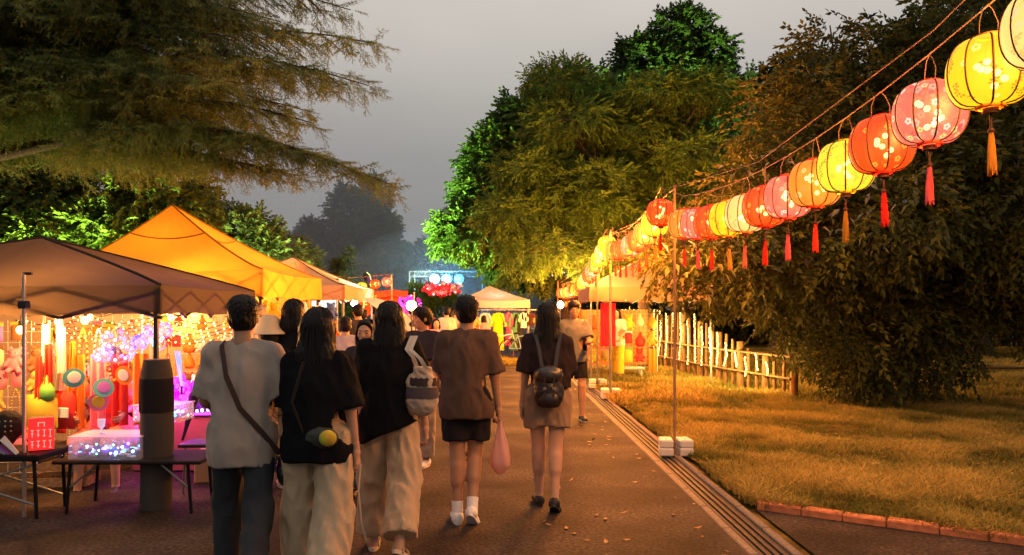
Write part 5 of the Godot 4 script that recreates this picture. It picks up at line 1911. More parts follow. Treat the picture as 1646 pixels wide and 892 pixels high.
# style: short, bob, long ; length: how far below the head's centre
func hair_shape(mb: MB, xf: Transform3D, style: String, length: float, cell: float, count: int, sway := 0.0) -> void:
	var from := mb.v.size()
	var cr := Vector3(0.086, 0.1, 0.106)
	var cc := Vector3(0, 0.026, 0.016)
	var bs := [lump(cc, cr, 0.02)]
	var clips := []
	if style == "short":
		bs.append(lump(Vector3(0, 0.075, -0.01), Vector3(0.082, 0.055, 0.092), 0.03))
		bs.append(lump(Vector3(0, -0.02, 0.045), Vector3(0.07, 0.075, 0.068), 0.03))
		clips = [[Vector3(0, -0.62, -0.78), 0.048], [Vector3(0, -1, 0), 0.082]]
	else:
		var l := length
		for k in 3:
			var x := -0.05 + 0.05 * k
			bs.append(bone(Vector3(x, 0.0, 0.045), Vector3(x * 1.25, -minf(l, 0.17), 0.058), 0.05, 0.052, 0.04))
			if l > 0.2:
				bs.append(bone(Vector3(x * 1.25, -0.16, 0.058), Vector3(x * 1.5 + sway, -l, 0.085), 0.052, 0.026, 0.04))
		for s in [-1.0, 1.0]:
			bs.append(bone(Vector3(s * 0.072, 0.02, 0.0), Vector3(s * 0.084, -minf(l, 0.16), 0.02), 0.027, 0.022, 0.03))
		clips = [[Vector3(0, -0.3, -1.0).normalized(), 0.04]]
		if l < 0.2:
			bs.append(lump(Vector3(0, 0.06, -0.05), Vector3(0.07, 0.04, 0.05), 0.03))
	net(bs, cell, mb, 0.007, Vector3(40, 9, 40), clips, int(length * 100))
	var crown_at := Vector3(0, 1, 0.25).normalized()
	for i in count:
		var u := rdir()
		if u.y < -0.35 or (u.z < -0.35 and u.y < 0.25):
			continue
		var root := cc + u * cr * 0.99
		var t := (u - crown_at * u.dot(crown_at))
		if t.length() < 0.05:
			t = Vector3(1, 0, 0)
		t = (t.normalized() + Vector3(0, -0.25, 0) - u * 0.3).normalized()
		var pts := [root]
		if style == "short":
			if u.y < -0.2:
				continue
			var ln := rf(0.025, 0.05) * (0.6 + 0.4 * clampf(u.y * 2.0, 0.0, 1.0))
			pts.append(root + t * ln * 0.5 + u * rf(0.002, 0.007))
			pts.append(root + t * ln + u * rf(-0.004, 0.008) - Vector3(u.x, 0, u.z) * 0.006)
			strand(mb, pts, rf(0.006, 0.012), u)
		else:
			# follow the head, then fall
			var q := root
			var g := root
			for k in 3:
				if g.y > -0.01:
					g = g + (t * 0.04 + Vector3(0, -0.012, 0))
					g = cc + ((g - cc) / cr).normalized() * cr * rf(1.02, 1.06)
				else:
					g = g + Vector3(0, -0.03, 0)
				pts.append(g)
			if g.z < -0.045:
				continue
			var drop := maxf(0.05, length + g.y) * rf(0.75, 1.04)
			var sx := rf(-0.02, 0.02) + sway
			for k in 4:
				var f := (k + 1) / 4.0
				pts.append(g + Vector3(g.x * 0.16 * f * minf(1.0, length * 3.0) + sx * f + 0.011 * sin(f * 7.0 + i), -drop * f, 0.03 * f * (1.0 if g.z > 0.0 else 0.2)))
			strand(mb, pts, rf(0.005, 0.015), (u * Vector3(1, 0.2, 1) + Vector3(0, 0, 0.4)).normalized())
	moved(mb, from, xf)

func shoe_pair(t: Node3D, j: Dictionary, s: float, p: Dictionary) -> void:
	var kind: String = p.get("shoe", "trainer")
	var up: Material = p.shoe_mat
	var sole: Material = p.get("sole_mat", up)
	for k in 2:
		var sd := -1.0 if k == 0 else 1.0
		var an: Vector3 = j["an%d" % k] + Vector3(0, j.dy, 0)
		var fp: float = j["fp%d" % k]
		var bas := Basis(Vector3.UP, -sd * 0.14) * Basis(Vector3.RIGHT, -fp)
		var xf := Transform3D(bas, an)
		var mb := MB.new()
		if kind == "sandal":
			for z in [0.02, -0.1]:
				var arc := []
				for i in 9:
					var a := PI * i / 8.0
					arc.append(Vector3(cos(a) * (0.042 if z < 0 else 0.035), -0.06 + sin(a) * (0.045 if z < 0 else 0.1), z - (0.0 if z < 0 else 0.02 * sin(a))))
				mb.tube(arc, taper(8, 0.008, 0.008), 5)
		else:
			net([lump(Vector3(0, -0.035, 0.03), Vector3(0.038, 0.055, 0.042), 0.03), bone(Vector3(0, -0.035, 0.0), Vector3(0, -0.052, -0.135), 0.043, 0.034, 0.03), lump(Vector3(0, -0.05, -0.12), Vector3(0.045, 0.03, 0.055), 0.03)], 0.009, mb, 0.003, Vector3(30, 30, 30), [[Vector3(0, 1, 0.1), 0.012], [Vector3(0, -1, 0), 0.062]])
		moved(mb, 0, xf)
		var o := part("shoe", scaled_done(mb, s), up, t)
		var sb := MB.new()
		var ol := PackedVector2Array()
		for i in 20:
			var a := TAU * i / 20.0
			var y := cos(a)
			ol.append(Vector2(sin(a) * (0.041 + 0.008 * clampf(y, -0.3, 1.0)), 0.048 + y * 0.128))
		sb.prism(ol, 0.026, Transform3D(Basis(Vector3(1, 0, 0), Vector3(0, 0, -1), Vector3(0, 1, 0)), Vector3(0, -0.063, 0)))
		moved(sb, 0, xf)
		part("sole", scaled_done(sb, s), sole, o)
		if p.has("sock_mat"):
			var kb := MB.new()
			var kn: Vector3 = j["kn%d" % k] + Vector3(0, j.dy, 0)
			var up2 := (kn - an).normalized()
			kb.tube([an + up2 * -0.03, an + up2 * 0.05, an + up2 * 0.09], [0.042, 0.041, 0.044], 12, false)
			part("sock", scaled_done(kb, s), p.sock_mat, t)

func person(label: String, at: Vector3, turn: float, p: Dictionary) -> Node3D:
	var t := thing("person", label, "person", at, turn)
	var j := pose(p)
	var dy := Vector3(0, j.dy, 0)
	var s: float = p.h / 1.70
	var fem: float = p.get("fem", 0.0)
	var wide: float = p.get("wide", 1.0)
	var cell: float = p.get("cell", 0.0155)
	for k in j.keys():
		if j[k] is Vector3 and k.length() == 3 and not (k.begins_with("an") or k.begins_with("kn")):
			j[k] += dy
	j.hd += dy
	var leg_kn := [j.kn0 + dy, j.kn1 + dy]
	var leg_an := [j.an0 + dy, j.an1 + dy]
	var lean: float = p.get("lean", 0.0)
	var sk := Vector3(0, 0, -lean * 0.3)
	# the body, one surface
	var bs := [lump(j.pel, Vector3(0.155 + 0.012 * fem, 0.12, 0.11), 0.05), lump(j.pel + Vector3(0, 0.13, 0) + sk * 0.4, Vector3(0.13 - 0.012 * fem, 0.15, 0.095), 0.05), lump(j.che, Vector3(0.155 - 0.015 * fem, 0.19, 0.11), 0.05), bone(j.sh0 * Vector3(0.8, 1, 1), j.sh1 * Vector3(0.8, 1, 1), 0.06, 0.06, 0.05), bone(j.nek - Vector3(0, 0.03, 0), j.hd - Vector3(0, 0.07, -0.015), 0.058, 0.052, 0.04)]
	for k in 2:
		bs.append(bone(j["sh%d" % k], j["el%d" % k], 0.05, 0.04 - 0.004 * fem, 0.04))
		bs.append(bone(j["el%d" % k], j["wr%d" % k], 0.04 - 0.004 * fem, 0.027 - 0.003 * fem, 0.02))
		bs.append(bone(j["hp%d" % k], leg_kn[k], 0.085, 0.056, 0.03))
		bs.append(bone(leg_kn[k], leg_an[k], 0.054, 0.035, 0.025))
		var shin: Vector3 = (leg_an[k] - leg_kn[k]).normalized()
		var back := (Vector3(0, 0, 1) - shin * shin.z).normalized() * 0.014
		bs.append(bone(leg_kn[k].lerp(leg_an[k], 0.18) + back, leg_kn[k].lerp(leg_an[k], 0.42) + back, 0.049, 0.045, 0.04))
		var fp: float = j["fp%d" % k]
		bs.append(bone(leg_an[k] + Vector3(0, -0.035, 0.02), leg_an[k] + Basis(Vector3.RIGHT, -fp) * Vector3(0, -0.05, -0.12), 0.034, 0.026, 0.03))
	var body := MB.new()
	net(bs, cell * 1.15, body)
	var hc: float = 0.0055 if cell < 0.0158 else 0.011
	var curls: Array = p.get("curl", [0.5, 0.5])
	for k in 2:
		hand(body, j["wr%d" % k], j["el%d" % k], -1.0 if k == 0 else 1.0, curls[k], hc)
	var look: Array = p.get("look", [0.0, 0.0])
	var hx := Transform3D(Basis(Vector3.UP, look[0]) * Basis(Vector3.RIGHT, look[1]), j.hd)
	head_shape(body, hx, fem, 0.0075 if cell < 0.0158 else 0.011)
	part("body", scaled_done(body, s), p.skin, t)
	# shirt
	var e: float = p.get("loose", 0.022)
	var hem: float = p.hem + j.dy
	var sh := [lump(j.che, Vector3(0.158 + e - 0.012 * fem, 0.2, 0.112 + e), 0.06), bone(j.nek + Vector3(-0.035, -0.035, 0), j.sh0 * Vector3(0.92, 1, 1) + Vector3(0, -0.006, 0), 0.066, 0.058 + e * 0.2, 0.05), bone(j.nek + Vector3(0.035, -0.035, 0), j.sh1 * Vector3(0.92, 1, 1) + Vector3(0, -0.006, 0), 0.066, 0.058 + e * 0.2, 0.05), lump(j.pel + Vector3(0, 0.16, 0) + sk * 0.4, Vector3(0.15 + e * 1.2, 0.24, 0.105 + e), 0.07), lump(j.pel - Vector3(0, 0.08, 0), Vector3((0.165 + e * 1.2) * wide, 0.34, 0.146 + e), 0.07)]
	var clips := [[Vector3(0, -1, 0) if not p.has("hem_tilt") else Vector3(p.hem_tilt, -1, 0).normalized(), -hem, 0.006]]
	var sf: float = p.get("sleeve", 0.72)
	for k in 2:
		if sf <= 0.0:
			break
		var a: Vector3 = j["sh%d" % k]
		var b: Vector3 = j["el%d" % k]
		var d := (b - a).normalized()
		var q := a.lerp(b, sf)
		sh.append(bone(a - Vector3(0, 0.018, 0), q + d * 0.05, 0.058 + e * 0.3, 0.06 + e * 0.8, 0.045))
		clips.append([d, q.dot(d), 0.0, q + d * 0.07, 0.14])
	var sm := MB.new()
	net(sh, cell, sm, p.get("fold", 0.011), Vector3(10, 3.6, 10), clips, int(p.h * 1000))
	part(p.get("shirt_name", "shirt"), scaled_done(sm, s), p.shirt, t)
	# what covers the legs
	var lr: Array = p.lower          # [kind, thigh radius, hem radius, reach 0..2 down the leg]
	var lo := [lump(j.pel + Vector3(0, -0.02, 0), Vector3(0.165 + 0.012 * fem, 0.15, 0.122), 0.05)]
	clips = [[Vector3(0, 1, 0), j.pel.y + 0.1]]
	for k in 2:
		var hp: Vector3 = j["hp%d" % k]
		var reach: float = lr[3]
		var d1: Vector3 = (leg_kn[k] - hp).normalized()
		var d2: Vector3 = (leg_an[k] - leg_kn[k]).normalized()
		if reach <= 1.0:
			var q: Vector3 = hp.lerp(leg_kn[k], reach)
			lo.append(bone(hp, q + d1 * 0.08, lr[1], lr[2], 0.03))
			clips.append([d1, q.dot(d1), 0.0, q + d1 * 0.1, 0.19])
		else:
			var q: Vector3 = leg_kn[k].lerp(leg_an[k], reach - 1.0)
			lo.append(bone(hp, leg_kn[k], lr[1], lerpf(lr[1], lr[2], 0.5) * 0.97, 0.03))
			lo.append(bone(leg_kn[k], q + d2 * 0.05, lerpf(lr[1], lr[2], 0.5) * 0.97, lr[2], 0.03))
			clips.append([d2, q.dot(d2), 0.0, q + d2 * 0.08, 0.16])
	var lm := MB.new()
	net(lo, cell, lm, p.get("lower_fold", 0.012), Vector3(11, 3.5, 11), clips, int(p.h * 777))
	part(lr[0], scaled_done(lm, s), p.lower_mat, t)
	shoe_pair(t, j, s, p)
	# hair
	var hm := MB.new()
	var hr: Array = p.hair
	hair_shape(hm, hx, hr[0], hr[1], 0.009 if cell < 0.0158 else 0.013, hr[2], hr[3] if hr.size() > 3 else 0.0)
	part("hair", scaled_done(hm, s), p.get("hair_mat", hair_black), t)
	if p.get("face", false):
		for sd in [-1.0, 1.0]:
			var eb := MB.new()
			eb.ball(Vector3(sd * 0.031, -0.002, -0.0845), Vector3(0.0115, 0.006, 0.008), 10, 6)
			moved(eb, 0, hx)
			part("eye", scaled_done(eb, s), eye_dark, t)
			var br := MB.new()
			br.tube([Vector3(sd * 0.014, 0.02, -0.094), Vector3(sd * 0.033, 0.026, -0.09), Vector3(sd * 0.052, 0.02, -0.078)], [0.003, 0.0035, 0.002], 5)
			moved(br, 0, hx)
			part("eyebrow", scaled_done(br, s), hair_black, t)
		var li := MB.new()
		li.ball(Vector3(0, -0.062, -0.096), Vector3(0.022, 0.0065, 0.007), 10, 6)
		moved(li, 0, hx)
		part("lips", scaled_done(li, s), lip_mat, t)
	t.set_meta("joints", j)
	t.set_meta("size", s)
	return t

func joint(t: Node3D, name_of: String) -> Vector3:
	return t.transform * (t.get_meta("joints")[name_of] * t.get_meta("size"))

var hair_black: StandardMaterial3D
var eye_dark: StandardMaterial3D
var lip_mat: StandardMaterial3D

func skin(r: float, g: float, b: float) -> StandardMaterial3D:
	var m := mat(r, g, b, 0.55, 0.4)
	m.subsurf_scatter_enabled = true
	m.subsurf_scatter_strength = 0.12
	return m

func build_people() -> void:
	hair_black = mat(0.009, 0.007, 0.006, 0.5, 0.3)
	eye_dark = mat(0.01, 0.008, 0.008, 0.2)
	lip_mat = mat(0.35, 0.1, 0.08, 0.5)
	var tan := skin(0.36, 0.195, 0.115)
	var fair := skin(0.44, 0.255, 0.165)
	var black := cloth(0.0065, 0.0065, 0.008)
	var cream := cloth(0.42, 0.31, 0.2)
	var dark_shoe := mat(0.015, 0.014, 0.014, 0.6)
	var white_shoe := mat(0.7, 0.68, 0.64, 0.6)
	var rubber := mat(0.6, 0.58, 0.54, 0.7)
	# the five who walk away in front
	var a := person("leftmost walker, man in loose white tee and dark trousers with strap across his back", Vector3(-1.545, 0, -4.25), 0.16, {h = 1.685, fem = 0.0, wide = 0.98, loose = 0.032, hem = 0.74, sleeve = 0.92, skin = tan, shirt = cloth(0.33, 0.27, 0.23), fold = 0.013, legs = [[0.3, 0.22, 0.0, 0.05], [-0.22, 0.5, 0.6, 0.04]], arms = [[0.15, 0.16, 1.0, 0.15], [-0.12, 0.42, 1.75, 0.5]], lower = ["trousers", 0.092, 0.074, 1.95], lower_mat = cloth(0.035, 0.037, 0.042), shoe_mat = dark_shoe, hair = ["short", 0.1, 900], curl = [0.6, 0.9], look = [0.1, -0.12]})
	var b := person("woman with very long black hair, loose black top and wide cream trousers, walking away", Vector3(-1.1, 0, -4.2), -0.05, {h = 1.61, fem = 1.0, wide = 1.0, loose = 0.045, hem = 0.8, sleeve = 1.0, skin = fair, shirt = black, fold = 0.014, legs = [[0.16, 0.12, 0.0, 0.06], [-0.2, 0.3, 0.4, 0.05]], arms = [[0.2, 0.16, 0.8, 0.1], [-0.02, 0.2, 0.14, 0.0]], lower = ["wide_trousers", 0.108, 0.122, 1.98], lower_mat = cream, lower_fold = 0.018, shoe_mat = white_shoe, hair = ["long", 0.53, 1200, 0.0], curl = [0.5, 0.45], look = [0.0, 0.0]})
	var c := person("woman in uneven long black tee and cream trousers, patterned tote on her shoulder", Vector3(-0.81, 0, -4.9), 0.0, {h = 1.65, fem = 0.6, wide = 1.02, loose = 0.048, hem = 0.76, hem_tilt = 0.42, sleeve = 1.0, skin = fair, shirt = black, fold = 0.014, legs = [[0.12, 0.08, 0.0, 0.05], [-0.25, 0.4, 0.5, 0.05]], arms = [[0.05, 0.14, 0.25, 0.05], [-0.06, 0.22, 0.15, 0.0]], lower = ["wide_trousers", 0.108, 0.115, 1.9], lower_mat = cream, lower_fold = 0.018, shoe = "sandal", shoe_mat = cloth(0.3, 0.24, 0.18), sole_mat = mat(0.5, 0.42, 0.33, 0.7), hair = ["long", 0.2, 900, 0.0], curl = [0.5, 0.55]})
	var d := person("man in brown tee and black shorts walking away, plastic bag in his right hand", Vector3(-0.345, 0, -5.64), 0.0, {h = 1.695, fem = 0.0, wide = 1.02, loose = 0.034, hem = 0.785, sleeve = 0.95, skin = tan, shirt = cloth(0.085, 0.055, 0.042), fold = 0.014, legs = [[-0.04, 0.08, 0.0, -0.04], [0.1, 0.55, 0.65, -0.07]], arms = [[0.35, 0.14, 0.8, 0.1], [-0.02, 0.17, 0.12, -0.02]], lower = ["shorts", 0.105, 0.108, 0.72], lower_mat = cloth(0.018, 0.016, 0.018), shoe_mat = white_shoe, sole_mat = rubber, sock_mat = cloth(0.7, 0.68, 0.66), hair = ["short", 0.1, 900], curl = [0.6, 1.1]})
	var f := person("long-haired woman in black tee and short beige shorts with a small black backpack", Vector3(0.29, 0, -6.04), -0.03, {h = 1.65, fem = 1.0, wide = 1.0, loose = 0.036, hem = 1.0, sleeve = 0.95, skin = fair, shirt = cloth(0.022, 0.016, 0.018), fold = 0.014, legs = [[0.1, 0.08, 0.0, -0.05], [-0.16, 0.22, 0.5, -0.08]], arms = [[-0.06, 0.16, 0.16, -0.02], [0.3, 0.1, 0.9, 0.25]], lower = ["shorts", 0.112, 0.118, 0.6], lower_mat = cloth(0.24, 0.165, 0.11), shoe_mat = dark_shoe, sole_mat = dark_shoe, hair = ["long", 0.38, 1100, 0.0], curl = [0.45, 0.6]})
	# those who come towards the eye or stand at the stalls
	var g := person("man in glasses and a grey tee walking towards the viewer beside the drain", Vector3(0.9, 0, -10.8), PI + 0.08, {h = 1.72, loose = 0.03, hem = 0.84, sleeve = 0.8, skin = tan, shirt = cloth(0.1, 0.105, 0.11), legs = [[0.22, 0.2, 0.0], [-0.2, 0.5, 0.6]], arms = [[0.5, 0.15, 1.0, 0.3], [0.1, 0.2, 0.3, 0.1]], lower = ["shorts", 0.1, 0.1, 0.75], lower_mat = cloth(0.012, 0.012, 0.014), shoe_mat = dark_shoe, sole_mat = rubber, hair = ["short", 0.1, 500], face = true, look = [0.0, 0.0]})
	var gl := MB.new()
	var hd := Transform3D(Basis(Vector3.UP, PI + 0.08), joint(g, "hd"))
	for sd in [-1.0, 1.0]:
		var ring := []
		for k in 13:
			ring.append(Vector3(sd * 0.034 + 0.023 * cos(TAU * k / 12.0), -0.002 + 0.019 * sin(TAU * k / 12.0), -0.104))
		gl.tube(ring, taper(12, 0.0022, 0.0022), 4, false)
		gl.bar(Vector3(sd * 0.057, 0.0, -0.102), Vector3(sd * 0.082, 0.0, 0.0), 0.002, 4)
	gl.bar(Vector3(-0.011, 0.0, -0.106), Vector3(0.011, 0.0, -0.106), 0.002, 4)
	moved(gl, 0, hd)
	solo("eyeglasses", gl, dark_shoe, "thin dark eyeglasses on the man in the grey tee", "glasses")
	person("woman with dark bob, black sleeveless top and navy trousers behind the white tee man", Vector3(-1.99, 0, -6.75), -0.2, {h = 1.69, fem = 1.0, loose = 0.03, hem = 0.86, sleeve = 0.25, skin = fair, shirt = black, legs = [[0.05, 0.03, 0.0], [-0.05, 0.05, 0.0]], arms = [[0.2, 0.2, 1.0, 0.1], [0.1, 0.2, 0.6, 0.1]], lower = ["trousers", 0.1, 0.085, 1.92], lower_mat = cloth(0.015, 0.017, 0.035), shoe_mat = white_shoe, sole_mat = rubber, hair = ["bob", 0.15, 600], cell = 0.016})
	var w := person("short person in a beige bucket hat and khaki shorts at the yellow stall", Vector3(-2.2, 0, -6.7), 0.5, {h = 1.5, fem = 0.8, loose = 0.045, hem = 0.74, sleeve = 0.9, skin = fair, shirt = cloth(0.1, 0.085, 0.07), legs = [[0.05, 0.05, 0.0], [-0.06, 0.08, 0.0]], arms = [[0.3, 0.2, 1.0, 0.2], [0.3, 0.2, 0.8, 0.2]], lower = ["shorts", 0.11, 0.12, 0.95], lower_mat = cloth(0.22, 0.17, 0.11), shoe_mat = cloth(0.5, 0.4, 0.3), hair = ["bob", 0.12, 300], cell = 0.018})
	var hat := MB.new()
	hat.lathe([Vector2(0.0, 0.125), Vector2(0.06, 0.12), Vector2(0.095, 0.09), Vector2(0.112, 0.02), Vector2(0.17, -0.045), Vector2(0.168, -0.05), Vector2(0.108, 0.005)], 22, Transform3D(Basis.IDENTITY, w.get_meta("joints")["hd"] * w.get_meta("size") + Vector3(0, 0.03, 0)))
	part("bucket_hat", hat, cloth(0.62, 0.48, 0.3), w)
	person("woman with a chin-length bob facing the viewer between the two women in black", Vector3(-1.24, 0, -6.3), PI - 0.1, {h = 1.51, fem = 1.0, loose = 0.03, hem = 0.8, sleeve = 0.8, skin = fair, shirt = cloth(0.03, 0.028, 0.035), legs = [[0.05, 0.03, 0.0], [-0.05, 0.05, 0.0]], arms = [[0.3, 0.2, 1.0, 0.2], [0.1, 0.2, 0.6, 0.1]], lower = ["trousers", 0.1, 0.085, 1.92], lower_mat = cloth(0.1, 0.09, 0.08), shoe_mat = dark_shoe, hair = ["bob", 0.13, 600], face = true, look = [0.0, -0.1], cell = 0.016})
	person("man in black tee and grey trousers looking left, seen between tote and brown tee", Vector3(-0.93, 0, -7.7), PI - 0.5, {h = 1.62, loose = 0.03, hem = 0.82, sleeve = 0.85, skin = tan, shirt = cloth(0.025, 0.025, 0.032), legs = [[0.15, 0.1, 0.0], [-0.15, 0.3, 0.4]], arms = [[0.1, 0.2, 0.4, 0.1], [0.0, 0.22, 0.3, 0.1]], lower = ["trousers", 0.1, 0.09, 1.95], lower_mat = cloth(0.2, 0.17, 0.14), shoe_mat = white_shoe, sole_mat = rubber, hair = ["short", 0.1, 400], face = true, look = [-0.6, 0.0], cell = 0.016})
	person("dark-haired person in a pale top, half hidden by the long-haired woman", Vector3(-2.05, 0, -9.1), 0.2, {h = 1.5, fem = 0.5, loose = 0.03, hem = 0.8, sleeve = 0.8, skin = fair, shirt = cloth(0.4, 0.36, 0.34), legs = [[0.05, 0.03, 0.0], [-0.05, 0.05, 0.0]], arms = [[0.3, 0.2, 1.0, 0.2], [0.3, 0.2, 0.6, 0.1]], lower = ["trousers", 0.1, 0.09, 1.92], lower_mat = cloth(0.05, 0.05, 0.06), shoe_mat = dark_shoe, hair = ["short", 0.1, 300], cell = 0.018})
	# the seated stallkeeper behind the low table
	person("seated stallkeeper in a patterned orange robe behind the low table", Vector3(-3.78, 0, -7.0), PI + 0.2, {h = 1.6, fem = 1.0, loose = 0.06, hem = 0.7, sleeve = 1.0, seat = 0.46, skin = fair, shirt = patterned_cloth(Color(0.8, 0.16, 0.04), Color(0.75, 0.2, 0.25), Color(0.1, 0.3, 0.34)), shirt_name = "robe", legs = [[1.35, 1.3, 0.0, 0.12], [1.3, 1.2, 0.0, 0.12]], arms = [[0.4, 0.25, 0.9, 0.2], [0.4, 0.25, 0.9, 0.2]], lower = ["robe_skirt", 0.11, 0.12, 1.2], lower_mat = cloth(0.7, 0.2, 0.1), shoe_mat = dark_shoe, sole_mat = dark_shoe, hair = ["bob", 0.13, 400], face = true, cell = 0.017})
	# farther visitors
	var crowd := [["person in a red-lit white shirt far down the path left of the brown tee", Vector3(-1.55, 0, -17.5), 0.4, Color(0.55, 0.4, 0.36), "short", 1.66], ["woman in a pale blue top by the flower heap", Vector3(-2.35, 0, -18.6), PI, Color(0.45, 0.5, 0.6), "bob", 1.58], ["visitor in a dark top before the red banner", Vector3(-3.6, 0, -19.4), 0.2, Color(0.05, 0.05, 0.06), "short", 1.68], ["child in a pink top near the feather flag", Vector3(-1.5, 0, -14.6), PI + 0.3, Color(0.7, 0.25, 0.3), "bob", 1.42], ["visitor in an orange top near the white tent's left leg", Vector3(-1.15, 0, -21.3), PI, Color(0.6, 0.25, 0.1), "short", 1.64], ["seller with dark hair and white shirt under the pink tent", Vector3(2.45, 0, -17.3), PI - 0.5, Color(0.7, 0.62, 0.52), "bob", 1.62], ["visitor in a grey top behind the white floodlight", Vector3(-3.05, 0, -15.2), 0.0, Color(0.3, 0.3, 0.3), "short", 1.6], ["visitor in a dark red top under the stage garland", Vector3(-2.5, 0, -22.4), PI, Color(0.3, 0.04, 0.05), "bob", 1.6], ["seller in a white top under the tan tent", Vector3(-4.2, 0, -15.6), PI, Color(0.7, 0.68, 0.62), "short", 1.66]]
	for q in crowd:
		var cl: Color = q[3]
		person(q[0], q[1], q[2], {h = q[5], fem = 0.5, loose = 0.035, hem = 0.8, sleeve = 0.8, skin = fair, shirt = cloth(cl.r, cl.g, cl.b), legs = [[0.12, 0.08, 0.0], [-0.12, 0.2, 0.2]], arms = [[0.3, 0.2, 0.7, 0.2], [0.1, 0.2, 0.3, 0.1]], lower = ["trousers" if q[5] > 1.5 else "shorts", 0.1, 0.09, 1.9 if q[5] > 1.5 else 0.9], lower_mat = cloth(0.06, 0.055, 0.06) if not "seller with" in q[0] else cloth(0.7, 0.5, 0.04), shoe_mat = dark_shoe, hair = [q[4], 0.12, 160], face = q[2] > 2.0, cell = 0.03})
	var srcs := get_children().filter(func(n): return n.has_meta("joints")).slice(-9)
	var more := [["second visitor in white by the stage garland, farther back", Vector3(-2.0, 0, -25), 0.3], ["visitor in a pale blue top just left of the tote bag's owner", Vector3(-3.0, 0, -18.0), 2.8], ["dark-topped visitor behind the bobbed woman", Vector3(-2.6, 0, -12.5), 0.4], ["child in pink beside the white tent's clothes", Vector3(-0.9, 0, -23.6), 0.2], ["orange-topped visitor near the flower stand", Vector3(-3.3, 0, -24.2), 0.1], ["bobbed visitor standing left of the white tent", Vector3(-1.7, 0, -20.4), 1.2]]
	for k in 6:
		copy_of(srcs[[0, 1, 2, 3, 4, 7][k]], more[k][0], more[k][1], more[k][2])
	carry_bags(a, b, c, d, f)

func patterned_cloth(base: Color, two: Color, dots: Color) -> StandardMaterial3D:
	var im := Image.create(256, 256, false, Image.FORMAT_RGB8)
	im.fill(base.linear_to_srgb())
	var r := RandomNumberGenerator.new()
	r.seed = 77
	for i in 26:
		dab(im, r.randf() * 256, r.randf() * 256, r.randf_range(12, 26), r.randf_range(12, 26), two)
	for i in 20:
		dab(im, r.randf() * 256, r.randf() * 256, r.randf_range(9, 15), r.randf_range(9, 15), dots)
	var m := cloth(1, 1, 1)
	m.albedo_color = Color.WHITE
	m.albedo_texture = ImageTexture.create_from_image(im)
	m.uv1_scale = Vector3(2.2, 2.2, 2.2)
	return m

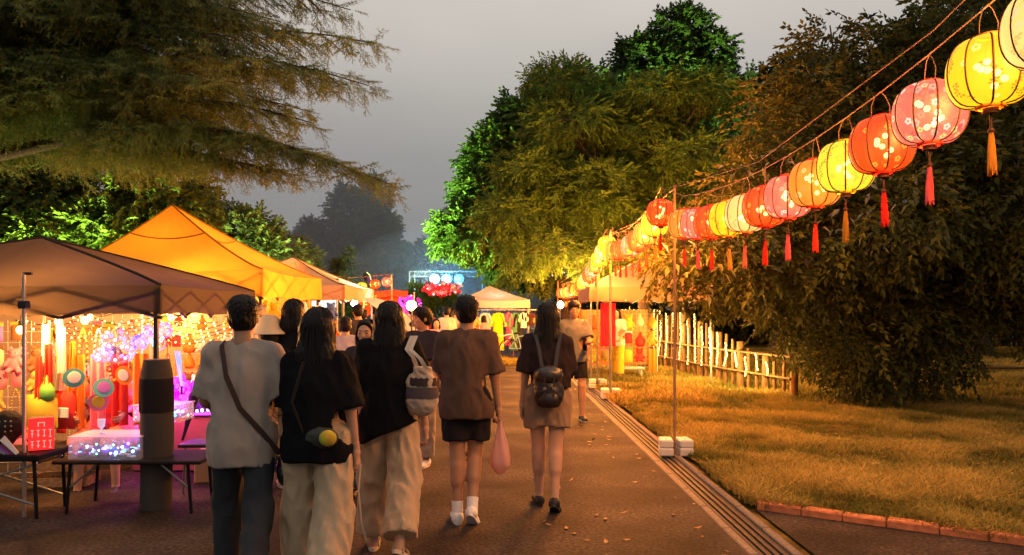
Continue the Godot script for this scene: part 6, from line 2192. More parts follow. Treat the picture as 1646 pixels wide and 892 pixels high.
func carry_bags(a: Node3D, b: Node3D, c: Node3D, d: Node3D, f: Node3D) -> void:
	var leather := mat(0.014, 0.012, 0.012, 0.42, 0.5)
	# strap and bag of the man in white: left shoulder to right hip, over the back
	var st := thing("crossbody_bag", "dark crossbody bag on a thin strap across the white tee", "bag", a.position, a.rotation.y)
	var sh: Vector3 = a.get_meta("joints")["sh0"] * a.get_meta("size")
	var tp := PackedVector3Array()
	var line := [Vector3(sh.x * 0.62, sh.y + 0.075, -0.02), Vector3(sh.x * 0.6, sh.y + 0.05, 0.1), Vector3(sh.x * 0.35, sh.y - 0.12, 0.175), Vector3(0.02, sh.y - 0.3, 0.185), Vector3(0.14, sh.y - 0.45, 0.15), Vector3(0.215, sh.y - 0.58, 0.06)]
	for q in line:
		for k in 3:
			tp.append(q + Vector3(0.6, 0.45, 0.0) * (k - 1) * 0.02)
	var sb := MB.new()
	sb.sheet(tp, 3, line.size())
	part("strap", sb, cloth(0.06, 0.035, 0.03), st)
	var bb := MB.new()
	net([lump(Vector3(0.24, sh.y - 0.68, -0.02), Vector3(0.055, 0.1, 0.13), 0.02)], 0.012, bb, 0.006, Vector3(12, 12, 12))
	part("pouch", bb, leather, st)
	# the long-haired woman's small bag with a round charm
	var pb := thing("hip_bag", "small dark bag with a round yellow and green plush charm at the long-haired woman's hip", "bag", Vector3(-1.02, 0.9, -4.02))
	var pm := MB.new()
	net([lump(Vector3(-0.02, 0.0, -0.02), Vector3(0.095, 0.062, 0.036), 0.02)], 0.01, pm, 0.005, Vector3(14, 14, 14))
	part("pouch", pm, mat(0.03, 0.035, 0.03, 0.6), pb)
	var ch := MB.new()
	ch.ball(Vector3(0.03, 0.01, 0.04), Vector3(0.048, 0.044, 0.035), 16, 10)
	part("charm", ch, patterned_cloth(Color(0.55, 0.42, 0.03), Color(0.3, 0.35, 0.03), Color(0.6, 0.3, 0.04)), pb)
	var cs := MB.new()
	cs.tube([Vector3(-0.12, 0.03, -0.02), Vector3(-0.17, 0.2, 0.02), Vector3(-0.1, 0.42, 0.04)], taper(2, 0.008, 0.008), 6)
	part("strap", cs, leather, pb)
	# tote of the woman in the uneven tee
	var tt := thing("tote_bag", "cream woven tote with dark patterned bands hanging from the woman's right shoulder", "bag", Vector3(-0.58, 1.07, -4.77), -0.25)
	var tm := MB.new()
	net([lump(Vector3(0, -0.05, 0), Vector3(0.108, 0.105, 0.065), 0.05), bone(Vector3(-0.05, 0.06, 0), Vector3(0.05, 0.06, 0), 0.05, 0.05, 0.05), bone(Vector3(-0.03, 0.15, 0), Vector3(0.03, 0.15, 0), 0.032, 0.03, 0.06)], 0.01, tm, 0.01, Vector3(13, 10, 13), [[Vector3(0, 1, 0), 0.165]])
	part("bag_body", tm, cloth(0.45, 0.34, 0.25), tt)
	for q in [[0.07, 0.05, 0.02, Color(0.05, 0.035, 0.035)], [0.0, 0.07, 0.0, Color(0.09, 0.07, 0.075)]]:
		var bm := MB.new()
		var pts := PackedVector3Array()
		for jj in 4:
			var y: float = q[0] + q[1] * (jj / 3.0 - 0.5)
			var w := sqrt(maxf(0.05, 1.0 - pow((y + 0.04) / 0.24, 2.0)))
			for i in 33:
				var an := TAU * i / 32.0
				var zz: float = 0.004 * (1.0 if i % 2 else -1.0) if q[2] > 0 else 0.0
				pts.append(Vector3(cos(an) * 0.112 * w, y + zz, sin(an) * 0.072 * w))
		bm.sheet(pts, 33, 4)
		var cc: Color = q[3]
		part("band", bm, cloth(cc.r, cc.g, cc.b), tt)
	var top := joint(c, "sh1") - tt.position
	top = top.rotated(Vector3.UP, 0.25)
	for s in [-1.0, 1.0]:
		var hm := MB.new()
		var pts := PackedVector3Array()
		var hp := [Vector3(s * 0.04, 0.15, 0.02 * s), Vector3(s * 0.03 + top.x * 0.2, 0.22, 0.035 + 0.02 * s), top * Vector3(0.8, 1, 1) + Vector3(s * 0.012, 0.0, 0.11), top * Vector3(0.75, 1, 1) + Vector3(s * 0.012, 0.085, 0.03)]
		for q in hp:
			for k in 3:
				pts.append(q + Vector3(0.016 * (k - 1), 0, 0))
		hm.sheet(pts, 3, 4)
		part("handle", hm, cloth(0.62, 0.52, 0.42), tt)
	# cord that dangles at the left of her trousers
	var dc := MB.new()
	dc.tube([Vector3(-0.965, 0.62, -4.72), Vector3(-0.975, 0.45, -4.7), Vector3(-0.955, 0.25, -4.7), Vector3(-0.93, 0.13, -4.72)], taper(3, 0.006, 0.006), 6)
	solo("dangling_cord", dc, cloth(0.6, 0.52, 0.44), "pale cord dangling beside the left leg of the woman with the tote", "cord")
	# plastic bag in the right hand of the man in brown
	var wr := joint(d, "wr1")
	var pl := thing("plastic_bag", "thin pinkish white plastic bag held by the man in brown", "bag", Vector3(wr.x + 0.015, wr.y - 0.1, wr.z))
	var pg := MB.new()
	var pp := PackedVector3Array()
	for jj in 14:
		var tq := jj / 13.0
		var rr := 0.012 + 0.062 * pow(sin(minf(tq * 1.25, 1.0) * PI * 0.5), 1.6) * (1.0 if tq < 0.86 else 1.0 - (tq - 0.86) * 5.5)
		for i in 25:
			var an := TAU * i / 24.0
			var cr := 1.0 + 0.16 * sin(an * 5.0 + tq * 4.0) * (1.0 - 0.5 * tq)
			pp.append(Vector3(cos(an) * rr * cr, 0.01 - 0.42 * tq, sin(an) * rr * cr * 0.8))
	pg.sheet(pp, 25, 14)
	var pmat := mat(0.55, 0.34, 0.3, 0.4, 0.5)
	pmat.backlight_enabled = true
	pmat.backlight = Color(0.75, 0.6, 0.56)
	part("sack", pg, pmat, pl)
	var kn := MB.new()
	kn.tube([Vector3(0, 0.0, 0), Vector3(0.012, 0.025, 0), Vector3(0, 0.045, 0.01), Vector3(-0.012, 0.025, 0), Vector3(0, 0, 0)], taper(4, 0.006, 0.006), 5)
	part("handle", kn, pmat, pl)
	# backpack
	var s1 := joint(f, "sh0")
	var s2 := joint(f, "sh1")
	var bp := thing("backpack", "small black leather backpack with a flap and dangling straps on the woman in beige shorts", "backpack", Vector3((s1.x + s2.x) * 0.5, 1.0, f.position.z + 0.2))
	var bo := MB.new()
	net([lump(Vector3(0, -0.05, 0), Vector3(0.118, 0.15, 0.075), 0.05), bone(Vector3(-0.06, 0.09, -0.01), Vector3(0.06, 0.09, -0.01), 0.055, 0.055, 0.05)], 0.012, bo, 0.007, Vector3(12, 12, 12), [[Vector3(0, -1, 0), 0.17]])
	part("sack", bo, leather, bp)
	var fl := MB.new()
	net([lump(Vector3(0, 0.09, 0.03), Vector3(0.105, 0.075, 0.066), 0.03)], 0.012, fl, 0.004, Vector3(12, 12, 12))
	part("flap", fl, mat(0.02, 0.017, 0.016, 0.35, 0.6), bp)
	var pk := MB.new()
	net([lump(Vector3(0, -0.1, 0.068), Vector3(0.075, 0.06, 0.03), 0.02)], 0.011, pk)
	part("pocket", pk, leather, bp)
	for s in [-1.0, 1.0]:
		var hs := MB.new()
		var e: Vector3 = (s1 if s < 0 else s2) - bp.position
		var pts := PackedVector3Array()
		for q in [Vector3(s * 0.05, 0.14, 0.0), Vector3(e.x * 0.55, 0.3, -0.04), Vector3(e.x * 0.72, e.y + 0.05, e.z + 0.09), Vector3(e.x * 0.74, e.y + 0.085, e.z)]:
			for k in 3:
				pts.append(q + Vector3(0.014 * (k - 1), 0, 0))
		hs.sheet(pts, 3, 4)
		part("shoulder_strap", hs, leather, bp)
		var bs := MB.new()
		bs.box(Vector3(s * 0.035, 0.0, 0.098), Vector3(0.014, 0.15, 0.006), Basis.IDENTITY, 0.002)
		part("buckle_strap", bs, mat(0.03, 0.025, 0.024, 0.4), bp)
	var bk := MB.new()
	for s in [-1.0, 1.0]:
		bk.box(Vector3(s * 0.035, -0.01, 0.103), Vector3(0.022, 0.018, 0.004), Basis.IDENTITY, 0.001)
	part("buckles", bk, metal(0.5, 0.42, 0.3, 0.3), bp)
# ---------------------------------------------------------------- goods of the stalls
func soft(r: float, g: float, b: float) -> StandardMaterial3D:
	return mat(r, g, b, 0.6, 0.4)

func packet(w: float, h: float, d: float) -> MB:
	var mb := MB.new()
	for sg in [1.0, -1.0]:
		var pts := PackedVector3Array()
		for j in 7:
			for i in 7:
				var u := i / 6.0
				var v := j / 6.0
				pts.append(Vector3((u - 0.5) * w, -v * h, sg * d * pow(sin(PI * u) * sin(PI * v), 0.5)))
		mb.sheet(pts, 7, 7, false, sg < 0)
	return mb

func mask_shape() -> MB:
	var mb := MB.new()
	var pts := PackedVector3Array()
	for j in 11:
		var t := PI * (j + 0.5) / 12.0
		for i in 13:
			var a := PI * i / 12.0
			pts.append(Vector3(cos(a) * sin(t) * 0.09, cos(t) * 0.115 - 0.11, sin(a) * sin(t) * 0.05))
	mb.sheet(pts, 13, 11)
	for s in [-1.0, 1.0]:
		mb.ball(Vector3(s * 0.07, -0.015, 0.01), Vector3(0.028, 0.04, 0.012), 8, 6)
	return mb

func fan_shape(r: float) -> MB:
	var mb := MB.new()
	var ol := PackedVector2Array()
	for k in 20:
		ol.append(Vector2(cos(TAU * k / 20.0) * r, -r + sin(TAU * k / 20.0) * r))
	mb.prism(ol, 0.006)
	return mb

func plush_shape() -> MB:
	var mb := MB.new()
	net([lump(Vector3(0, -0.16, 0), Vector3(0.065, 0.075, 0.05), 0.03), lump(Vector3(0, -0.06, 0.005), Vector3(0.06, 0.055, 0.05), 0.02), lump(Vector3(0.045, -0.01, 0), Vector3(0.022, 0.03, 0.014), 0.01), lump(Vector3(-0.045, -0.01, 0), Vector3(0.022, 0.03, 0.014), 0.01), bone(Vector3(0.05, -0.12, 0.02), Vector3(0.085, -0.17, 0.03), 0.02, 0.022, 0.02), bone(Vector3(-0.05, -0.12, 0.02), Vector3(-0.085, -0.17, 0.03), 0.02, 0.022, 0.02), bone(Vector3(0.035, -0.21, 0.02), Vector3(0.05, -0.23, 0.05), 0.024, 0.026, 0.02), bone(Vector3(-0.035, -0.21, 0.02), Vector3(-0.05, -0.23, 0.05), 0.024, 0.026, 0.02)], 0.012, mb)
	return mb

func necklace_shape(r: float, h: float, beads: int) -> MB:
	var mb := MB.new()
	for k in beads:
		var a := TAU * k / beads
		mb.ball(Vector3(sin(a) * r, -h * 0.5 + cos(a) * h * 0.5, 0.01 * sin(a * 2.0)), Vector3.ONE * 0.011, 6, 4)
	return mb

func pinwheel_shape() -> MB:
	var mb := MB.new()
	for k in 6:
		var a := TAU * k / 6.0
		var d := Vector3(cos(a), sin(a), 0)
		var e := Vector3(cos(a + 0.9), sin(a + 0.9), 0)
		mb.face([Vector3(0, -0.1, 0.01), Vector3(0, -0.1, 0.01) + d * 0.09, Vector3(0, -0.1, 0.035) + e * 0.07], Vector3.BACK)
	mb.bar(Vector3(0, -0.1, 0), Vector3(0, -0.32, -0.01), 0.004, 5)
	return mb

var palette := [["red", Color(0.62, 0.03, 0.02)], ["orange", Color(0.75, 0.22, 0.02)], ["yellow", Color(0.75, 0.5, 0.04)], ["cream", Color(0.7, 0.58, 0.4)], ["pink", Color(0.75, 0.2, 0.3)], ["white", Color(0.75, 0.7, 0.65)], ["purple", Color(0.3, 0.1, 0.45)], ["green", Color(0.12, 0.35, 0.06)], ["brown", Color(0.2, 0.09, 0.04)], ["blue", Color(0.08, 0.15, 0.45)], ["teal", Color(0.08, 0.32, 0.32)], ["gold", Color(0.55, 0.33, 0.08)]]
var pal_mats := []
var good_meshes := []
var good_names := [["packet", "packaged toy", "toy packet"], ["mask", "festival mask with round ears", "mask"], ["round_fan", "round paper fan", "fan"], ["plush_toy", "plush toy", "plush toy"], ["necklace", "bead necklace", "necklace"], ["pinwheel", "pinwheel", "pinwheel"], ["hanging_bag", "small drawstring bag", "bag"], ["scarf", "hanging scarf", "scarf"]]
const PLACE := ["first", "second", "third", "fourth", "fifth", "sixth", "seventh", "eighth", "ninth", "tenth", "eleventh", "twelfth"]

func rack(called: String, label: String, at: Vector3, turn: float, w: float, h: float, step := 0.1) -> Node3D:
	var o := thing(called, label, "display rack", at, turn)
	var mb := MB.new()
	for i in int(w / step) + 1:
		mb.bar(Vector3(-w * 0.5 + i * step, 0.1, 0), Vector3(-w * 0.5 + i * step, h, 0), 0.0028, 4)
	for j in int((h - 0.1) / step) + 1:
		mb.bar(Vector3(-w * 0.5, 0.1 + j * step, 0), Vector3(w * 0.5, 0.1 + j * step, 0), 0.0028, 4)
	part("wire_grid", mb, white_steel, o)
	for s in [-1.0, 1.0]:
		var lg := MB.new()
		lg.bar(Vector3(s * w * 0.5, 0, 0), Vector3(s * w * 0.5, h, 0), 0.012, 7)
		lg.bar(Vector3(s * w * 0.5, 0.012, -0.2), Vector3(s * w * 0.5, 0.012, 0.2), 0.012, 7)
		part("leg", lg, white_steel, o)
	return o

func fill_rack(name_of: String, at: Vector3, turn: float, w: float, top: float, rows: int, cols: int, kinds: Array, colours: Array, row_gap: float, grow := 1.0) -> void:
	for r in rows:
		for c in cols:
			var k: int = kinds[rng.randi() % kinds.size()]
			var q: int = colours[rng.randi() % colours.size()]
			var gn: Array = good_names[k]
			var off := Vector3(-w * 0.5 + w * (c + 0.5) / cols + rf(-0.02, 0.02), top - r * row_gap + rf(-0.02, 0.02), rf(0.02, 0.06))
			var o := solo(gn[0], good_meshes[k], pal_mats[q], "%s %s on the %s, %s row, %s from left" % [palette[q][0], gn[1], name_of, PLACE[r], PLACE[c]], gn[2], at + off.rotated(Vector3.UP, turn), turn, "goods on the %s" % name_of)
			o.scale = Vector3.ONE * grow * rf(0.85, 1.15)
			if k == 1:
				for s in [-1.0, 1.0]:
					part("eye_hole", eye_mesh, dark_plastic, o, Vector3(s * 0.032, -0.1, 0.046))
			elif k == 0:
				part("header_card", card_mesh, pal_mats[(q + 5) % pal_mats.size()], o, Vector3(0, -0.005, 0))
			elif k == 2:
				part("picture", disc_mesh, pal_mats[(q + 9) % pal_mats.size()], o, Vector3(0, -0.08, 0.006))
				part("handle", stick_mesh, pal_mats[3], o, Vector3(0, -0.2, 0))
			elif k == 3:
				for s in [-1.0, 1.0]:
					part("eye", eye_mesh, dark_plastic, o, Vector3(s * 0.022, -0.05, 0.053)).scale = Vector3.ONE * 0.5

var eye_mesh: ArrayMesh
var card_mesh: ArrayMesh
var disc_mesh: ArrayMesh
var stick_mesh: ArrayMesh

func build_goods() -> void:
	for q in palette:
		pal_mats.append(soft(q[1].r, q[1].g, q[1].b))
	var e := MB.new()
	e.ball(Vector3.ZERO, Vector3(0.014, 0.01, 0.006), 8, 5)
	eye_mesh = e.done()
	var cd := MB.new()
	cd.box(Vector3.ZERO, Vector3(0.13, 0.045, 0.012))
	card_mesh = cd.done()
	var ds := MB.new()
	ds.lathe([Vector2(0, 0.004), Vector2(0.05, 0.004), Vector2(0.052, 0.0), Vector2(0.052, -0.004)], 16, Transform3D(Basis(Vector3.RIGHT, PI / 2), Vector3.ZERO))
	disc_mesh = ds.done()
	var sk := MB.new()
	sk.bar(Vector3(0, 0.05, 0), Vector3(0, -0.09, 0), 0.006, 6)
	stick_mesh = sk.done()
	var bag := MB.new()
	bag.lathe([Vector2(0.01, 0.0), Vector2(0.03, -0.03), Vector2(0.026, -0.05), Vector2(0.075, -0.12), Vector2(0.08, -0.19), Vector2(0.055, -0.23), Vector2(0.0, -0.235)], 14, Transform3D.IDENTITY, 0.5)
	good_meshes = [packet(0.13, 0.19, 0.025).done(), mask_shape().done(), fan_shape(0.085).done(), plush_shape().done(), necklace_shape(0.045, 0.34, 26).done(), pinwheel_shape().done(), bag.done(), curtain(0.12, 0.5, 2).done()]
	# added back cloth that reflects the bulbs, and racks of the toy stall
	solo("added_back_cloth", curtain(3.2, 1.6, 9), cloth(0.5, 0.34, 0.2), "tan cloth wall added to reflect light at the back of the toy stall", "cloth wall", Vector3(-4.5, 1.66, -8.75))
	rack("wire_rack", "wire grid rack of pinkish packets and masks at the left edge of the toy stall", Vector3(-4.95, 0, -6.75), 0.15, 1.35, 1.5)
	fill_rack("left wire rack", Vector3(-4.95, 0, -6.75), 0.15, 1.35, 1.46, 6, 8, [0, 1, 0, 3, 4, 5], [3, 4, 8, 5, 11, 6], 0.2, 0.82)
	rack("wire_rack", "wire grid rack of scarves and bags in the middle of the toy stall", Vector3(-4.3, 0, -7.6), 0.0, 1.0, 1.55)
	fill_rack("middle wire rack", Vector3(-4.3, 0, -7.6), 0.0, 1.0, 1.48, 6, 8, [0, 6, 4, 3, 5, 0, 4], [1, 2, 3, 0, 11, 8, 5], 0.2, 0.8)
	rack("wire_rack", "wire grid rack behind the seated stallkeeper", Vector3(-3.5, 0, -8.4), 0.0, 1.2, 1.6)
	fill_rack("rack behind stallkeeper", Vector3(-3.5, 0, -8.4), 0.0, 1.2, 1.54, 5, 9, [0, 1, 3, 4, 6, 5], [1, 2, 3, 11, 0, 8], 0.22, 0.82)
	# named goods in front
	for q in [["scarf", "long white scarf hung under the bright bulb", Vector3(-4.13, 1.47, -6.55), 5, 1.1], ["scarf", "cream scarf right of the long white one", Vector3(-4.03, 1.46, -6.6), 3, 1.15], ["scarf", "narrow white scarf in front of the red ones", Vector3(-3.98, 1.44, -6.55), 5, 0.8], ["scarf", "bright red scarf hung beside the cream one", Vector3(-4.07, 1.3, -6.5), 0, 0.9], ["scarf", "second red scarf, lower, left of the red one", Vector3(-4.14, 1.2, -6.48), 0, 0.75], ["scarf", "orange scarf at the right of the red scarves", Vector3(-3.92, 1.32, -6.6), 1, 0.9]]:
		var o := solo(q[0], good_meshes[7], pal_mats[q[3]], q[1], "scarf", q[2], rf(-0.3, 0.3))
		o.scale = Vector3(0.55, q[4], 0.8)
	for k in 5:
		solo("necklace", good_meshes[4], pal_mats[[2, 8, 5, 9, 11][k]], "long %s bead necklace, %s of the row by the toy stall's middle" % [palette[[2, 8, 5, 9, 11][k]][0], PLACE[k]], "necklace", Vector3(-3.88 + 0.07 * k, 1.42 - 0.02 * (k % 2), -6.7), 0.0).scale = Vector3(0.9, 1.35, 1)
	solo("hanging_bag", good_meshes[6], pal_mats[7], "green drawstring bag under the red scarves", "bag", Vector3(-4.09, 1.03, -6.5))
	solo("tote_bag", packet(0.26, 0.3, 0.05), pal_mats[2], "plain yellow bag standing behind the red box sign", "bag", Vector3(-4.13, 0.86, -6.5), 0.2)
	var rw := thing("snack_packet", "red and white packet with a pale band, right of the yellow bag", "packet", Vector3(-4.0, 0.88, -6.6), -0.2)
	part("wrapper", packet(0.26, 0.34, 0.05), pal_mats[0], rw)
	var bd := MB.new()
	bd.box(Vector3(0, -0.19, 0.05), Vector3(0.2, 0.09, 0.012), Basis.IDENTITY, 0.004)
	part("band", bd, pal_mats[5], rw)
	var cr := MB.new()
	for y in [0.02, 0.16, 0.3]:
		for z in [-0.14, 0.14]:
			cr.box(Vector3(0, y + 0.05, z), Vector3(0.5, 0.08, 0.012))
		for x in [-0.25, 0.25]:
			cr.box(Vector3(x, y + 0.05, 0), Vector3(0.012, 0.08, 0.268))
	solo("wooden_crate", cr, textured(tex_wood, Vector3(4, 4, 4), 0.8), "slatted wooden crate under the hanging packets behind the red box sign", "crate", Vector3(-4.05, 0, -6.7), 0.1)
	# the front tables
	var black := mat(0.012, 0.01, 0.01, 0.7, 0.2)
	var tb := thing("folding_table", "low black folding table in front of the stallkeeper", "table", Vector3(-3.0, 0, -6.0))
	var top := MB.new()
	top.box(Vector3(0, 0.41, 0), Vector3(1.16, 0.028, 0.5), Basis.IDENTITY, 0.008)
	part("tabletop", top, mat(0.02, 0.016, 0.014, 0.75, 0.2), tb)
	for sx in [-1.0, 1.0]:
		for sz in [-1.0, 1.0]:
			var lg := MB.new()
			lg.tube([Vector3(sx * 0.49, 0.0, sz * 0.2), Vector3(sx * 0.46, 0.39, sz * 0.2)], [0.013, 0.013], 7)
			part("leg", lg, black, tb)
		var br := MB.new()
		br.bar(Vector3(sx * 0.475, 0.2, 0.2), Vector3(sx * 0.25, 0.39, 0.2), 0.008, 6)
		part("brace", br, grey_steel, tb)
	var tc := thing("folding_table", "black table at the left edge carrying the red box sign and the dark cap", "table", Vector3(-4.15, 0, -5.85))
	var tp2 := MB.new()
	tp2.box(Vector3(0, 0.47, 0), Vector3(1.1, 0.05, 0.45), Basis.IDENTITY, 0.01)
	part("tabletop", tp2, black, tc)
	for sx in [-1.0, 1.0]:
		for sz in [-1.0, 1.0]:
			var lg := MB.new()
			lg.bar(Vector3(sx * 0.51, 0, sz * 0.18), Vector3(sx * 0.49, 0.45, sz * 0.18), 0.014, 7)
			part("leg", lg, black, tc)
	for sz in [-1.0, 1.0]:
		var br := MB.new()
		br.bar(Vector3(-0.5, 0.42, sz * 0.17), Vector3(0.5, 0.1, sz * 0.17), 0.009, 6)
		br.bar(Vector3(-0.5, 0.1, sz * 0.16), Vector3(0.5, 0.42, sz * 0.16), 0.009, 6)
		part("brace", br, grey_steel, tc)
	# red box sign with rows of pale characters
	var sg := thing("box_sign", "small red box sign with columns of pale characters on the left black table", "sign", Vector3(-3.7, 0.5, -5.82), 0.55)
	var sbx := MB.new()
	sbx.box(Vector3(0, 0.125, -0.07), Vector3(0.17, 0.25, 0.13), Basis.IDENTITY, 0.006)
	part("box", sbx, mat(0.04, 0.006, 0.006, 0.5), sg)
	var sf := MB.new()
	sf.box(Vector3(0, 0.125, 0.0), Vector3(0.172, 0.252, 0.01), Basis.IDENTITY, 0.002)
	var face := part("red_face", sf, glow(0.85, 0.03, 0.03, 0.75), sg)
	var ch := MB.new()
	for c in 4:
		for r in 2:
			var x := -0.06 + 0.04 * c
			var y := 0.045 + 0.085 * r
			ch.box(Vector3(x, y + 0.026, 0.0065), Vector3(0.022, 0.006, 0.003))
			ch.box(Vector3(x, y, 0.0065), Vector3(0.006, 0.055, 0.003))
			ch.box(Vector3(x, y - 0.01 * c, 0.0075), Vector3(0.02, 0.005, 0.002))
	ch.box(Vector3(0.0, 0.215, 0.0065), Vector3(0.05, 0.007, 0.003))
	ch.box(Vector3(-0.02, 0.2, 0.0065), Vector3(0.007, 0.03, 0.003))
	ch.box(Vector3(0.02, 0.2, 0.0075), Vector3(0.007, 0.035, 0.003))
	part("characters", ch, glow(1.0, 0.35, 0.28, 0.8), face)
	lamp(sg, Vector3(0, 0.125, 0.08), Color(1.0, 0.1, 0.08), 0.05, 0.08)
	# dark cap on a stand, folded fans
	var cp := thing("studded_hat", "dark rounded cap with rows of pale studs on the left black table", "hat", Vector3(-3.93, 0.5, -5.75), 0.4)
	var cm := MB.new()
	net([lump(Vector3(0, 0.2, 0), Vector3(0.125, 0.12, 0.13), 0.03), lump(Vector3(-0.06, 0.1, 0.03), Vector3(0.12, 0.09, 0.1), 0.04)], 0.012, cm, 0.008, Vector3(11, 11, 11), [[Vector3(0, -1, 0), -0.03]])
	part("crown", cm, cloth(0.022, 0.017, 0.014), cp)
	var sd := MB.new()
	for r in 3:
		for c in 4:
			var dv := Vector3(-0.5 + 0.33 * c, 0.35 * r - 0.25, 1.0).normalized()
			sd.ball(Vector3(0, 0.2, 0) + dv * Vector3(0.127, 0.122, 0.132), Vector3.ONE * 0.008, 6, 4)
	part("studs", sd, mat(0.3, 0.28, 0.22, 0.4), cp)
	for k in 4:
		var fb := MB.new()
		fb.prism(PackedVector2Array([Vector2(-0.012, 0), Vector2(0.012, 0), Vector2(0.03, 0.26), Vector2(-0.03, 0.26)]), 0.01)
		var o := solo("folded_fan", fb, [pal_mats[5], cloth(0.2, 0.05, 0.12), pal_mats[6], mat(0.3, 0.3, 0.32, 0.5)][k], ["white folded fan leaning outermost on the dark cap", "dark red folded fan leaning second on the dark cap", "purple folded fan leaning third on the dark cap", "grey folded fan leaning innermost on the dark cap"][k], "fan", Vector3(-3.78 - 0.03 * k, 0.5, -5.66))
		o.rotation = Vector3(-0.1, 0.3, 0.7 + 0.08 * k)
	# the steel pole at the left edge
	var pl := thing("steel_pole", "slim steel pole with a clamp at the left edge, outside the taupe canopy", "pole", Vector3(-3.77, 0, -5.72))
	var pm := MB.new()
	pm.bar(Vector3.ZERO, Vector3(0, 1.88, 0), 0.014, 8)
	part("shaft", pm, metal(0.45, 0.4, 0.36, 0.4), pl)
	var pcl := MB.new()
	pcl.box(Vector3(0, 1.64, 0), Vector3(0.07, 0.06, 0.06), Basis.IDENTITY, 0.008)
	pcl.box(Vector3(0.03, 1.88, 0), Vector3(0.06, 0.02, 0.02))
	part("clamp", pcl, dark_plastic, pl)
	# clear bin of light-up toys
	glow_bin("clear plastic bin of glowing blue toys on the low table", Vector3(-3.2, 0.425, -5.98), Vector3(0.56, 0.17, 0.34), 60)
	glow_bin("clear bin with purple glowing toys behind the tall rolled canvas", Vector3(-3.1, 0.62, -6.6), Vector3(0.4, 0.14, 0.3), 30)
	var cup := MB.new()
	cup.lathe([Vector2(0.0, 0.005), Vector2(0.024, 0.004), Vector2(0.006, 0.012), Vector2(0.006, 0.04), Vector2(0.024, 0.06), Vector2(0.03, 0.12), Vector2(0.027, 0.12), Vector2(0.02, 0.062)], 16)
	solo("goblet", cup, glow(0.8, 0.7, 0.85, 0.25), "small white goblet with faint emission on the clear bin's lid", "cup", Vector3(-3.3, 0.602, -5.95))  # cup material emits a little
	# glowing balloons
	var balls := [["largest glowing balloon with blue and pink lights before the stallkeeper's head", Vector3(-3.33, 1.29, -6.25), 0.15, [Color(0.15, 0.3, 1.0), Color(1.0, 0.2, 0.8), Color(0.7, 0.75, 1.0)]], ["deep blue glowing balloon right of the largest one", Vector3(-3.12, 1.33, -6.2), 0.07, [Color(0.08, 0.1, 1.0), Color(0.3, 0.2, 1.0)]], ["violet glowing balloon above the green one", Vector3(-3.03, 1.4, -6.2), 0.075, [Color(0.5, 0.12, 1.0), Color(0.9, 0.25, 1.0)]], ["green glowing balloon beside the dark corner pole", Vector3(-2.98, 1.32, -6.25), 0.06, [Color(0.1, 1.0, 0.4), Color(0.2, 0.8, 0.8)]], ["pink glowing balloon topmost by the dark corner pole", Vector3(-2.93, 1.43, -6.25), 0.065, [Color(1.0, 0.15, 0.7), Color(0.9, 0.3, 1.0)]], ["pink glowing balloon left under the largest one", Vector3(-3.44, 1.22, -6.2), 0.07, [Color(1.0, 0.2, 0.7), Color(1.0, 0.4, 0.5)]]]
	for q in balls:
		var o := thing("light_balloon", q[0], "light-up balloon", q[1])
		var r: float = q[2]
		var cols: Array = q[3]
		for k in cols.size():
			var lb := MB.new()
			for i in int(6 * r / 0.07):
				lb.ball(rdir() * r * rf(0.7, 0.95), Vector3.ONE * 0.015, 6, 4)
			part("led_light", lb, glow(cols[k].r, cols[k].g, cols[k].b, 1.7), o)
		var wv := MB.new()
		for k in 3:
			var ring := []
			for i in 17:
				var a := TAU * i / 16.0
				ring.append(Vector3(cos(a), sin(a), 0).rotated(Vector3.UP, k * 1.05) * r * 0.9)
			wv.tube(ring, taper(16, 0.0016, 0.0016), 4, false)
		part("wire", wv, white_steel, o)
		var gs := MB.new()
		gs.ball(Vector3.ZERO, Vector3.ONE * r, 20, 14)
		var gm := mat(0.9, 0.7, 0.95, 0.08, 0.5)
		gm.transparency = BaseMaterial3D.TRANSPARENCY_ALPHA
		gm.albedo_color.a = 0.06
		part("skin", gs, gm, o)
		lamp(o, Vector3(0, 0, r + 0.03), cols[1].linear_to_srgb(), 0.02 * r / 0.07, 0.05)
	# round mirrors and fans hanging before the robe
	for k in 4:
		var o := solo("round_fan", good_meshes[2], pal_mats[[10, 4, 10, 1, 10, 4][k]], "%s round fan hung before the stallkeeper's robe, %s from the left" % [["teal", "pink", "teal", "orange", "teal", "pink"][k], PLACE[k]], "fan", Vector3(-3.8 + 0.11 * k, 1.08 - 0.11 * ((k * 2) % 3), -6.5 - 0.05 * (k % 3)), rf(-0.7, 0.7))
		o.rotation.z = rf(-0.9, 0.9)
		o.rotation.x = rf(-0.4, 0.3)
		part("picture", disc_mesh, pal_mats[[5, 2, 6, 5, 1, 10][k]], o, Vector3(0, -0.08, 0.006))
	for k in 4:
		solo("scarf", good_meshes[7], pal_mats[[1, 4, 0, 1][k]], "%s cloth strip hanging %s along the stallkeeper's rail" % [["orange", "pink", "red", "bright orange"][k], PLACE[k]], "scarf", Vector3(-3.9 + 0.17 * k, 1.2, -6.62 - 0.05 * k), rf(-0.3, 0.3)).scale = Vector3(1.2, 1.3, 1)
	# tangles of warm little lights over the toy stall's back
	for k in 5:
		var pts := []
		for i in 9:
			pts.append(Vector3(-4.9 + 0.25 * i, 1.5 - 0.06 * k - 0.05 * sin(i * 1.9 + k), -7.3 - 0.22 * k))
		light_string("warm light string swagged over the toy stall, %s from the front" % PLACE[k], pts, 26, Color(1.0, 0.55, 0.2), 0.011, 5.0)
	# the rolled canvas that weighs the corner
	var rc := thing("rolled_canvas", "tall rolled tan canvas cover bound with a black strap round the tent's corner leg", "rolled cover", Vector3(-2.87, 0, -5.98))
	var rm := MB.new()
